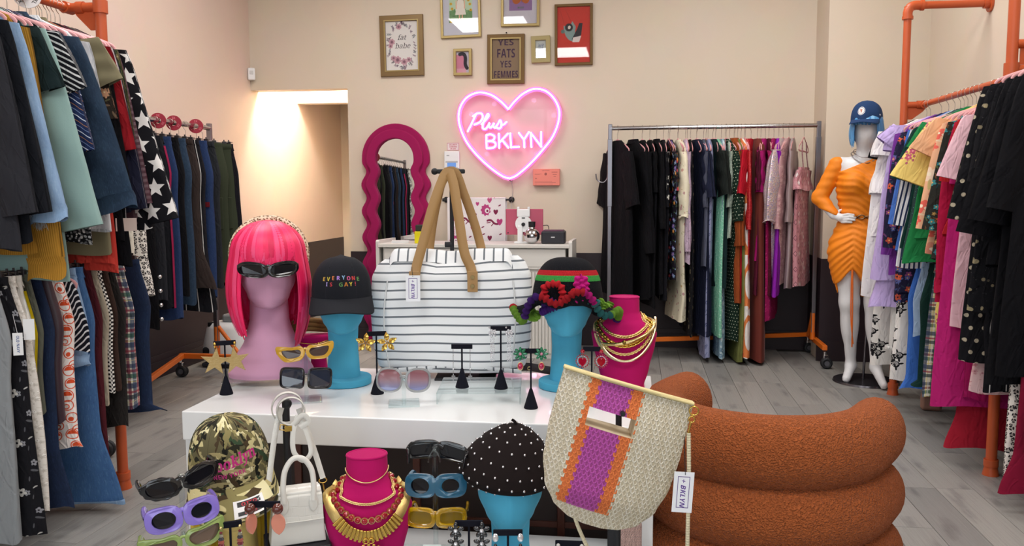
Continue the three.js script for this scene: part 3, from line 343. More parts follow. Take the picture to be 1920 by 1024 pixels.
{ // right wall rack
  const t = thing('pipe_rack', 'orange metal pipe clothes rack along the right wall', 'clothes rack', [0, 0, 0]), X = 1.56, B = 1.665;
  const zf = -5.37, zn = -3.88;
  const p1 = obj('post', [bar([X, .02, zf], [X, 2.3, zf], PR, 18)], M.orangePipe, t); obj('foot', pipeFlange(X, zf), M.orangePipe, p1);
  obj('elbow', [tube([[X, 2.235, zf], [X, 2.27, zf], [X + .012, 2.295, zf], [X + .035, 2.305, zf], [X + .075, 2.305, zf]], .027, 24, 16), cyl(.031, .031, .018, X, 2.235, zf, 18), bar([X + .068, 2.305, zf], [X + .086, 2.305, zf], .031, 18)], M.orangePipe, p1);
  const arm = obj('wall_arm', bar([X + .05, 2.305, zf], [XR - .004, 2.305, zf], PR, 18), M.orangePipe, t); obj('wall_flange', [bar([XR - .012, 2.305, zf], [XR - .001, 2.305, zf], .05, 26), bar([XR - .04, 2.305, zf], [XR - .01, 2.305, zf], .03, 18)], M.orangePipe, arm);
  const p2 = obj('post', [bar([X - .015, .02, zn], [X - .015, 2.72, zn], PR * 1.05, 18)], M.orangePipe, t); obj('foot', pipeFlange(X - .015, zn), M.orangePipe, p2); for (const y of [.62, 1.73]) obj('collar', cyl(.03, .03, .065, X - .015, y, zn, 18), M.orangePipe, p2);
  obj('wall_arm', bar([X, 2.7, zn], [XR - .004, 2.7, zn], PR, 14), M.orangePipe, t);
  const stub = (z, y) => { obj('bracket', [bar([X, y, z], [B + .02, y, z], .019, 14), bar([X + .07, y, z], [X + .1, y, z], .024, 14), bar([B, y, z - .03], [B, y, z + .03], .024, 14)], M.orangePipe, t); const gs = new THREE.Shape(); gs.moveTo(0, 0); gs.lineTo(.11, 0); gs.lineTo(.09, -.025); gs.lineTo(.03, -.07); gs.lineTo(0, -.07); obj('gusset', ext(gs, .006).translate(X + .015, y - .015, z - .003), M.orangePipe, t); };
  stub(zf, 1.735); stub(zn, 1.735); stub(zn + .001, 1.84); stub(zf, .98);
  obj('hang_bar', bar([B, 1.735, zf], [B, 1.735, zn], .0165, 16), M.orangePipe, t); obj('hang_bar', bar([B, 1.84, zn], [B, 1.84, -2.4], .0165, 16), M.orangePipe, t); obj('hang_bar', bar([B, .98, zf], [B, .98, -2.4], .0165, 16), M.orangePipe, t);
  obj('post', bar([X, .02, -2.4], [X, 2.7, -2.4], PR, 14), M.orangePipe, t);
}
function wheel(t, x, z) {
  const c = obj('caster', [cyl(.012, .012, .03, x, .105, z, 12), rb(.034, .05, .026, .006, x + .006, .075, z, 1)], M.chrome, t);
  obj('tyre', [new THREE.TorusGeometry(.028, .012, 10, 24).translate(x + .012, .04, z + .012), new THREE.TorusGeometry(.028, .012, 10, 24).translate(x + .012, .04, z - .012)], M.black, c); obj('hub', new THREE.CylinderGeometry(.02, .02, .036, 16).rotateX(PI / 2).translate(x + .012, .04, z), mat('#55555c', { roughness: .5 }), c);
}
function zRack(label, o) {        // posts A, B [x, z]; bar height; ends: [[x0,z0,x1,z1], ...]; long bar [x0,z0,x1,z1]
  const t = thing('rolling_rack', label, 'clothes rack');
  const flat = (a, b, w, h, y) => { const dx = b[0] - a[0], dz = b[1] - a[1], L = Math.hypot(dx, dz), g = rb(L, h, w, .004, 0, 0, 0, 1); g.rotateY(-Math.atan2(dz, dx)); return g.translate((a[0] + b[0]) / 2, y, (a[1] + b[1]) / 2); };
  obj('base_bar', flat([o.long[0], o.long[1]], [o.long[2], o.long[3]], .03, .032, .145), M.orangeSteel, t);
  o.ends.forEach((e, i) => { obj('end_bar', flat([e[0], e[1]], [e[2], e[3]], .034, .034, .145), M.orangeSteel, t); wheel(t, e[0], e[1]); wheel(t, e[2], e[3]); const P = o.posts[i]; const ux = (e[2] - e[0]) / Math.hypot(e[2] - e[0], e[3] - e[1]), uz = (e[3] - e[1]) / Math.hypot(e[2] - e[0], e[3] - e[1]); obj('brace', [bar([P[0] + ux * .16, .155, P[1] + uz * .16], [P[0] + ux * .012, .345, P[1] + uz * .012], .013, 6), bar([P[0], .15, P[1]], [P[0], .345, P[1]], .019, 8)], M.orangeSteel, t);
    const p = obj('post', [rb(.03, o.h + .03 - .2, .03, .004, P[0], (o.h + .03 + .2) / 2, P[1], 1)], M.steel, t);
    obj('clamp', rb(.036, .5, .036, .004, P[0], o.h - .33, P[1], 1), M.steel, p);
    if (o.hooks) { const s = o.hooks[i]; obj('side_hook', tube([[P[0] + s * .015, 1.43, P[1]], [P[0] + s * .02, 1.33, P[1]], [P[0] + s * .05, 1.3, P[1]], [P[0] + s * .095, 1.32, P[1]], [P[0] + s * .105, 1.365, P[1]]], .005, 30, 8), M.steel, p); } });
  obj('hang_bar', bar([o.posts[0][0], o.h, o.posts[0][1]], [o.posts[1][0], o.h, o.posts[1][1]], .0155, 16), M.chrome, t);
  return t;
}
zRack('silver rolling rack with orange base against the back wall, full of dresses', { h: 1.7, posts: [[-.19, -6.45], [1.295, -6.43]], long: [-.19, -6.2, 1.32, -6.68], ends: [[-.19, -6.15, -.19, -6.72], [1.315, -6.1, 1.315, -6.7]], hooks: [-1, 1] });
zRack('silver rolling rack with orange base by the left wall, full of trousers', { h: 1.655, posts: [[-2.76, -5.3], [-2.72, -3.6]], long: [-3.0, -5.28, -2.56, -3.6], ends: [[-3.02, -5.28, -2.5, -5.28], [-3.0, -3.6, -2.46, -3.6]] });

// ---------------------------------------------------------------- clothes. rows: [position along bar, spec]
function hangRow(list, place, group, hgroup, clips) {
  for (const [s, sp, yaw = 0] of list) {
    const [p, ry] = place(s), isClip = sp.kind === 'trousers' || sp.kind === 'skirt', a = ry + yaw + rr(-.02, .02);
    const make = sp.kind === 'trousers' ? trousers : sp.kind === 'skirt' ? skirt : garment;
    make(sp, p, a, group);
    hanger(0, p, a, ((isClip ? 'clip hanger holding ' : 'pink hanger inside ') + sp.label).split(' ').slice(0, 15).join(' '), hgroup, isClip);
  }
}
const T = (name, label, fabk, len, o = {}) => ({ name, label, fab: fabk, len, ...o });
const P = (name, label, fabk, len, o = {}) => ({ kind: 'trousers', name, label, fab: fabk, len, ...o });
const S = (name, label, fabk, len, w, o = {}) => ({ kind: 'skirt', name, label, fab: fabk, len, w, ...o });
const LS = (L, o = {}) => ({ L: L * 1.04, bend: .05, r0: .095, r1: .062, ...o, a: (o.a ?? .14) + .09 }), SS = (L, o = {}) => ({ L, a: .42, r0: .09, r1: .1, bend: .05, ...o });

// left rack, upper bar (z of each garment)
hangRow([
  [-3.165, T('sweater', 'black sweater with big white stars at the far end of the left rack', 'stars', 0.88, { t: .018, w: .3, sleeve: LS(.68, { a: .24, r0: .1, r1: .065 }) })],
  [-3.135, T('jacket', 'burgundy quilted jacket on the left rack', 'quilt', 0.86, { t: .018, w: .25, sleeve: LS(.6, { a: .13, r0: .085, r1: .07 }), hemBand: .04 })],
  [-3.11, T('blouse', 'green camouflage blouse squeezed beside the star sweater', 'camoFab', 0.66, { t: .009, sleeve: LS(.4) })],
  [-3.09, T('track_jacket', 'navy track jacket with white and red stripes', 'track', 0.81, { t: .011, sleeve: LS(.62, { a: .15 }) })],
  [-3.06, T('tee_shirt', 'deep red short-sleeved tee on the left rack', '#8c1620', 0.79, { cat: 'shirt', t: .012, sleeve: SS(.42, { a: .26, r0: .1, r1: .085 }) })],
  [-3.03, T('cardigan', 'black cardigan edged with white lace flecks', '#0c0c11', 0.92, { t: .013, sleeve: LS(.6, { a: .12 }), extra: (g, t) => obj('lace_trim', tube([[.215, -.2, .006], [.245, -.36, .008], [.262, -.55, .008], [.268, -.72, .006]], .017, 30, 8), fab('furTrim'), g) })],
  [-3.045, T('tunic', 'black long tunic whose rounded hem hangs above the plaid trousers', '#0c0c11', 1.02, { cat: 'top', t: .018, w: .27 })],
  [-2.99, T('blouse', 'coral red blouse whose hem shows below the olive jacket', '#b5382f', 1.04, { t: .018, w: .25, ruffles: [[.86, .15, .03]] })],
  [-3.0, T('blouse', 'brown floral blouse between black cardigan and olive jacket', 'brownFloral', 0.73, { t: .01, sleeve: SS(.3, { a: .2 }) })],
  [-2.975, T('jacket', 'olive canvas jacket with a broad collar on the left rack', 'olive', 0.97, { t: .016, w: .24, collar: true, sleeve: SS(.2, { a: .55, r0: .1, r1: .1 }) })],
  [-2.935, T('shirt', 'white long shirt behind the dark denim jacket', '#e4e6ec', 0.88, { t: .012, collar: true, sleeve: LS(.5, { a: .15 }) })],
  [-2.875, T('denim_jacket', 'dark denim jacket with a wide sleeve and cuff', 'denimDark', 0.81, { cat: 'jacket', t: .02, collar: true, w: .25, hemBand: .045, sleeve: LS(.58, { a: .24, r0: .1, r1: .088, cuff: .055 }) })],
  [-2.83, T('lace_top', 'black lace top whose hem hangs below the denim jacket', 'furTrim', 0.92, { cat: 'top', t: .009 })],
  [-2.79, T('shirt', 'navy shirt with slanting white and tan stripes', 'navyTie', 0.86, { t: .014, sleeve: LS(.42, { a: .2, r0: .085, r1: .075 }) })],
  [-2.76, T('tee_shirt', 'fine black and white striped tee on the left rack', 'bwStripe', 0.77, { cat: 'shirt', t: .01, sleeve: SS(.24) })],
  [-2.7, T('coat', 'pale teal coat with long sleeve at the front of the left rack', 'teal', 1.04, { t: .024, w: .26, sleeve: LS(.68, { a: .2, r0: .1, r1: .08 }), collar: true })],
  [-2.665, T('tee_shirt', 'dark green black tee with a short sleeve beside the teal coat', '#1b2a2c', 0.79, { cat: 'shirt', t: .014, sleeve: SS(.24, { a: .35 }) })],
  [-2.57, T('denim_jacket', 'light blue denim jacket with frayed white cuffs', 'denimLight', 0.81, { cat: 'jacket', t: .016, sleeve: LS(.6, { a: .16, r1: .07, cuff: .05 }), extra: (g) => { const f = []; for (let i = 0; i < 70; i++) { const a = rnd() * 2 * PI, x = .235 + .07 * Math.cos(a), z = .02 * Math.sin(a); f.push(bar([x, -.81, z], [x + rr(-.012, .016), -.845 - rnd() * .02, z + rr(-.012, .012)], .0011, 4)); } obj('frayed_edge', f, cloth('#dfe2e4'), g); } })],
  [-2.625, T('corduroy_shirt', 'mustard corduroy shirt showing its cuff under the frayed denim', 'mustardCord', 0.94, { cat: 'shirt', t: .014, w: .22, sleeve: LS(.76, { a: .06, r1: .065, cuff: .07 }) })],
  [-2.52, T('blazer', 'black navy blazer at the left edge of the picture', '#15181f', 0.90, { t: .02, collar: true, sleeve: LS(.62, { a: .14, r1: .065 }) })],
  [-2.46, T('sweater', 'dark grey sweater cut by the left edge of the picture', '#2c2d33', 0.92, { t: .02, sleeve: LS(.62, { a: .14 }) })],
], (z) => [[-2.26, 1.976, z], .08], 'tops on the upper bar of the left rack', 'hangers on the upper bar of the left rack');
// left rack, lower bar
hangRow([
  [-3.3, P('jeans', 'indigo flared jeans at the far end of the lower left bar', 'denimInk', .76, { hem: .14, t: .02 })],
  [-3.19, P('trousers', 'multicoloured plaid trousers on the lower left bar', 'plaidMulti', .72, { t: .022, hem: .11 })],
  [-3.12, P('trousers', 'charcoal trousers beside the plaid pair', '#2a2726', .78, { t: .016 })],
  [-3.075, P('trousers', 'dark brown trousers on the lower left bar', '#3b2a24', .62, { t: .018, hem: .12 })],
  [-3.035, P('trousers', 'tiny houndstooth check trousers', 'hound', .62, { t: .014 })],
  [-3.005, P('trousers', 'beige chinos peeking beside the blue jeans', '#a89e8c', .66, { t: .013 })],
  [-2.97, P('leggings', 'burgundy velvet leggings reaching near the floor by the jeans', '#4b1a22', 1.02, { t: .014, hem: .13, knee: .12 })],
  [-2.925, P('jeans', 'mid blue flared jeans with a frayed hem on the lower left bar', 'denimMid', 1.03, { t: .024, hem: .17, knee: .12, cuff: .012, cuffFab: 'denimLight' })],
  [-2.88, P('shorts', 'pale blue denim shorts ending above the knee of the jeans', 'denimLight', .48, { t: .016, hem: .13, knee: .13, cat: 'shorts', cuff: .04 })],
  [-2.845, T('tank_top', 'black and white chevron striped top over the lower left bar', 'bwChevron', .42, { cat: 'top', t: .012, w: .22 })],
  [-2.8, P('trousers', 'white trousers printed with orange circles', 'circles', .77, { t: .022, hem: .13, knee: .12, loops: false })],
  [-2.74, P('trousers', 'plum faux leather trousers on the lower left bar', 'plumLeather', .66, { t: .024, hem: .12, knee: .12 })],
  [-2.69, P('jeans', 'dark ink jeans hanging low behind the orange circle pair', 'denimInk', .96, { t: .018, hem: .15, knee: .12 })],
  [-2.64, P('trousers', 'grey-green trousers beside the price tags at left', '#5b5d52', .6, { t: .014 })],
  [-2.6, P('track_trousers', 'white track trousers with a yellow side stripe', '#dcd9d2', .57, { t: .016, stripe: '#f1d400', hem: .12, knee: .12 })],
  [-2.57, S('skirt', 'white lace skirt near the left edge of the picture', 'lace', .93, .26, { t: .02 })],
  [-2.53, S('skirt', 'black skirt with grey leaf print at the bottom left', 'blackLeaf', 1.0, .27, { t: .02 })],
  [-2.48, P('trousers', 'light grey trousers cut by the left edge of the picture', '#8d9296', 1.0, { t: .018 })],
], (z) => [[-2.26, 1.07, z], .16], 'clothes on the lower bar of the left rack', 'hangers on the lower bar of the left rack');
{ // paper labels on the grey-green trousers
  const lab = (txt, col) => mat('#fff', { map: tex(64, 160, (g, w, h) => { fillBg(g, w, h, '#eef0f2'); g.fillStyle = col; g.save(); g.translate(w / 2, h / 2); g.rotate(PI / 2); g.font = 'bold 25px sans-serif'; g.textAlign = 'center'; g.textBaseline = 'middle'; g.fillText(txt, 0, 0); g.restore(); }), roughness: .7 });
  const t = thing('price_tag', 'white paper tag with blue lettering on clothes at the left edge', 'tag', [-2.02, .74, -2.53], .45); obj('card', bx(.03, .075, .0012), lab('OLD NAVY', '#2b4a86'), t); obj('string', bar([0, .037, 0], [-.012, .1, -.008], .0007, 5), M.white, t);
  const u = thing('price_tag', 'blank white paper tag above the blue lettered one', 'tag', [-2.0, .785, -2.56], .4); obj('card', bx(.034, .07, .0012), lab('', '#666'), u); obj('string', bar([0, .035, 0], [-.012, .1, -.008], .0007, 5), M.white, u);
  const v = thing('price_tag', 'blush card tag hanging below the burgundy jacket', 'tag', [-1.95, 1.115, -3.06], .5); obj('card', bx(.075, .05, .0015), mat('#d8c5bd', { roughness: .8 }), v); obj('string', bar([0, .025, 0], [0, .08, -.01], .0007, 5), M.white, v);
}
// trousers on the left rolling rack
const PX = (o) => ({ hip: .24, waist: .21, ...o });
hangRow([
  [-3.72, P('trousers', 'cream trousers at the near end of the trouser rack', '#cfc8b8', 1.1, PX({ t: .03 }))],
  [-3.84, P('jeans', 'mid blue jeans beside the cream trousers on the trouser rack', 'denimDark', 1.0, PX({ t: .03 }))],
  [-3.95, P('trousers', 'ivory wide trousers beside the animal print leggings', '#d8d2c4', 1.12, PX({ t: .03 }))],
  [-4.06, P('leggings', 'black and white leopard print leggings on the trouser rack', 'leoWhite', .95, PX({ t: .03, hem: .12, loops: false }))],
  [-4.15, P('trousers', 'black trousers with shiny buttons down the leg', '#0c0c11', 1.14, PX({ t: .024, extra: (g, t) => { for (let i = 0; i < 4; i++) obj('button', sph(.012, .26, -.86 - i * .075, .02, 10), M.silver, g); } }))],
  [-4.235, P('trousers', 'charcoal trousers with a wide waistband on the trouser rack', '#24252b', 1.0, PX({ t: .026 }))],
  [-4.315, P('trousers', 'black trousers with a hot pink side stripe', '#1b1c22', 1.05, PX({ t: .024, stripe: '#c0265f' }))],
  [-4.395, P('jeans', 'washed ink jeans hanging long beside the pink stripe', 'denimNavy', 1.12, PX({ t: .026 }))],
  [-4.47, P('trousers', 'plain black trousers in the middle of the trouser rack', '#0c0c11', 1.0, PX({ t: .024 }))],
  [-4.55, P('jeans', 'faded dark blue jeans in the middle of the trouser rack', 'denimDark', 1.06, PX({ t: .026 }))],
  [-4.63, P('trousers', 'brown flared trousers with a ragged hem on the trouser rack', '#332a28', .98, PX({ t: .022, hem: .15 }))],
  [-4.7, P('trousers', 'black pinstriped trousers on the trouser rack', 'blackPinV', 1.12, PX({ t: .022, hem: .13 }))],
  [-4.79, P('jeans', 'navy jeans with a small red mark on the thigh', 'denimNavy', 1.05, PX({ t: .03, extra: (g, t) => obj('red_patch', rb(.05, .03, .004, .001, .2, -.49, .028, 1), cloth('#8f2430'), g) }))],
  [-4.88, P('trousers', 'grey black trousers before the olive cargo pair', '#25272c', 1.0, PX({ t: .024 }))],
  [-4.96, P('cargo_trousers', 'dark olive cargo trousers second from the far end', 'oliveDark', .98, PX({ t: .032, hem: .12, extra: (g, t) => obj('cargo_pocket', rb(.16, .2, .012, .004, .12, -.55, t + .006, 1), fab('oliveDark'), g) })), .4],
  [-5.09, P('cargo_trousers', 'dark olive cargo trousers at the far end of the trouser rack', 'oliveDark', .9, PX({ t: .032, hem: .12, extra: (g, t) => obj('cargo_pocket', rb(.16, .2, .012, .004, .12, -.55, t + .006, 1), fab('oliveDark'), g) })), .4],
  [-5.17, S('skirt', 'black long skirt behind the olive trousers', '#17151c', 1.02, .25, { t: .02 })],
], (z) => [[-2.74, 1.655, z], .14], 'trousers on the left rolling rack', 'clip hangers on the left rolling rack');
// right rack, upper bar. The last numbers are z
hangRow([
  [-5.3, T('top', 'black sleeveless top at the far end of the right rack', '#0c0c11', .78, { t: .016, w: .25, sleeve: SS(.16, { a: .3 }) })],
  [-5.24, T('dress', 'white tiered ruffle dress at the far end of the right rack', '#ece9ea', 1.12, { t: .026, w: .29, chest: .28, ruffles: [[.16, .14, .035], [.34, .18, .035], [.55, .22, .035], [.78, .22, .03]] })],
  [-5.06, T('dress', 'lilac dress with a gathered hem flounce', '#bda9dd', 1.16, { t: .04, w: .3, chest: .27, flare: 1.6, ruffles: [[.14, .14, .025]], split: 1.0, fold: .012, sleeve: { L: .12, a: .9, r0: .09, r1: .1 } })],
  [-4.95, T('blouse', 'bright purple blouse with a long sleeve', '#7a3a9c', .96, { t: .024, w: .22, sleeve: LS(.66, { a: .04, r1: .07 }) })],
  [-4.86, T('dress', 'navy dress covered with coral roses and a puffed sleeve', 'navyRose', 1.1, { t: .03, w: .22, sleeve: LS(.62, { a: .07, r0: .09, r1: .07, puff: .22 }) })],
  [-4.78, T('dress', 'second navy rose print dress next to the first, farther in', 'navyRose', 1.05, { t: .02, w: .22, sleeve: LS(.4, { a: .02 }) })],
  [-4.73, T('blouse', 'cornflower blue blouse on the right rack', '#4a74c6', .82, { t: .018, sleeve: LS(.5, { a: .14 }) })],
  [-4.68, T('shirt', 'white shirt with navy vertical stripes on the right rack', 'navyStripeV', .9, { t: .014, sleeve: LS(.5, { a: .12 }) })],
  [-4.62, T('top', 'dark bottle green top behind the yellow floral blouse', '#143a34', .8, { t: .02, sleeve: SS(.3, { a: .36 }) })],
  [-4.57, T('top', 'teal sequin speckled top on the right rack', 'greenSequin', .85, { t: .014 })],
  [-4.5, T('dress', 'emerald green dress with tiered ruffles', '#1f7a43', .86, { t: .026, w: .28, sleeve: SS(.16, { a: .5 }), ruffles: [[.6, .13, .05], [.72, .14, .06]] })],
  [-4.36, T('blouse', 'yellow blouse with sprigs of pink flowers and a flared sleeve', 'yellowFloral', .62, { t: .03, w: .27, sleeve: SS(.33, { a: .5, r0: .1, r1: .13 }) })],
  [-4.29, T('blouse', 'plain peach blouse with a short flared sleeve', '#e9b48a', .6, { t: .014, sleeve: SS(.2, { a: .6, r1: .12 }) })],
  [-4.23, T('kimono', 'peach and coral floral kimono on the right rack', 'peachFloral', .8, { cat: 'robe', t: .022, sleeve: LS(.5, { a: .1, r0: .09, r1: .1 }) })],
  [-4.16, T('kimono', 'teal and rust floral kimono on the right rack', 'tealFloral', .82, { cat: 'robe', t: .022, sleeve: LS(.5, { a: .09, r0: .09, r1: .1 }) })],
  [-4.09, T('blouse', 'crimson blouse with a gathered sleeve cuff', '#a3123c', 1.0, { t: .022, sleeve: LS(.7, { a: .02, r0: .085, r1: .07, puff: .2, cuff: .06 }) })],
  [-4.04, T('top', 'tomato red top squeezed between crimson and magenta', '#b3262c', .7, { t: .01, sleeve: SS(.3, { a: .2 }) })],
  [-3.985, T('dress', 'magenta long plain dress reaching the knee of the rack', '#b5216f', 1.46, { t: .03, w: .3, sleeve: LS(.3, { a: .16 }) })],
  [-3.93, T('tee_shirt', 'light pink tee with a wide short sleeve', '#e7bcc7', 1.1, { cat: 'shirt', t: .018, w: .24, sleeve: SS(.3, { a: .34, r0: .1, r1: .11 }) })],
], (z) => [[1.665, 1.735, z], -.08], 'tops and dresses on the upper bar of the right rack', 'hangers on the upper bar of the right rack');
hangRow([
  [-3.78, T('dress', 'black dress with beige polka dots on the right rack', 'blackDots', 1.32, { t: .02, sleeve: LS(.55, { a: .18, r1: .07 }) })],
  [-3.71, T('dress', 'black dress with scattered gold specks beside the polka dots', 'blackGold', 1.1, { t: .02, sleeve: LS(.4, { a: .18 }) })],
  [-3.63, T('blouse', 'black blouse with a fluted short sleeve on the right rack', '#0c0c11', .8, { t: .024, sleeve: SS(.36, { a: .2, r1: .11 }) })],
  [-3.56, T('jacket', 'black jacket with a pale feather print', '#0c0c11', .9, { t: .024, sleeve: LS(.6, { a: .2, r1: .08 }), extra: (g) => { for (let i = 0; i < 7; i++) obj('feather', tube([[-.255, -.42 - i * .006, .012], [-.285 + i * .004, -.44 + i * .014, .02], [-.3 + i * .012, -.41 + i * .012, .026]], .005, 12, 5), cloth('#b9b596'), g); } })],
  [-3.49, T('dress', 'black wrap dress with a turquoise corner at the right edge', '#0c0c11', 1.35, { t: .024, sleeve: LS(.55, { a: .2, r1: .08 }), extra: (g) => obj('turquoise_panel', rb(.05, .12, .01, .003, -.262, -.62, .012, 1), cloth('#2aa5a4'), g) })],
  [-3.42, T('dress', 'plain black dress cut by the right edge of the picture', '#0c0c11', 1.3, { t: .024, sleeve: LS(.5, { a: .2 }) })],
], (z) => [[1.665, 1.84, z], 0], 'black clothes on the near bar of the right rack', 'hangers on the near bar of the right rack');
hangRow([
  [-5.28, S('skirt', 'white skirt with black roses at the far end of the lower right bar', 'roseBW', .78, .26, { t: .03, fold: .016 })],
  [-5.05, P('shorts', 'white shorts below the lilac dress', '#e8e8e6', .64, { t: .036, hem: .15, knee: .14, cat: 'shorts', cuff: .012 })],
  [-4.93, S('skirt', 'second white skirt with black roses beside the white shorts', 'roseBW', .8, .25, { t: .03, fold: .016 })],
  [-4.72, P('trousers', 'cornflower blue trousers on the lower right bar', '#3f6fc4', .8, { t: .02, hem: .14, knee: .12 })],
  [-4.64, P('trousers', 'pale blue trousers beside the cornflower pair', '#9fb8d6', .5, { t: .014 })],
  [-4.53, P('trousers', 'dark bottle green trousers on the lower right bar', '#11302b', .74, { t: .026, hem: .14, knee: .12 })],
  [-4.45, S('skirt', 'small red and navy print skirt below the green trousers', 'plaidMulti', .78, .22, { t: .016 })],
  [-4.3, P('trousers', 'yellow floral trousers below the yellow blouse', 'yellowFloral', .62, { t: .02, hem: .12, knee: .12 })],
  [-4.22, P('shorts', 'blush pink shorts beside the yellow floral trousers', '#dcaa9c', .38, { t: .014, cat: 'shorts' })],
  [-4.0, P('trousers', 'crimson wide trousers reaching almost to the floor', '#a51f33', .9, { t: .026, hem: .17, knee: .14 })],
  [-3.93, P('trousers', 'dark magenta trousers behind the near orange post', '#951454', .66, { t: .02, hem: .14, knee: .13 })],
  [-3.8, S('skirt', 'pale pink toile print skirt near the orange post', 'pinkToile', .6, .24, { t: .022 })],
  [-3.73, P('trousers', 'black trousers with white pinstripes on the lower right bar', 'blackPinV', .58, { t: .02, hem: .13, knee: .12 })],
  [-3.47, P('trousers', 'black and white brushstroke trousers beside the orange foot', 'leoWhite', .86, { t: .016 })],
  [-3.39, P('trousers', 'wine red wide trousers at the bottom right corner', '#7d1230', .9, { t: .024, hem: .17, knee: .14 })],
  [-3.3, P('trousers', 'plain black trousers at the right edge of the picture', '#0c0c11', .72, { t: .022 })],
], (z) => [[1.665, .98, z], -.12], 'clothes on the lower bar of the right rack', 'hangers on the lower bar of the right rack');
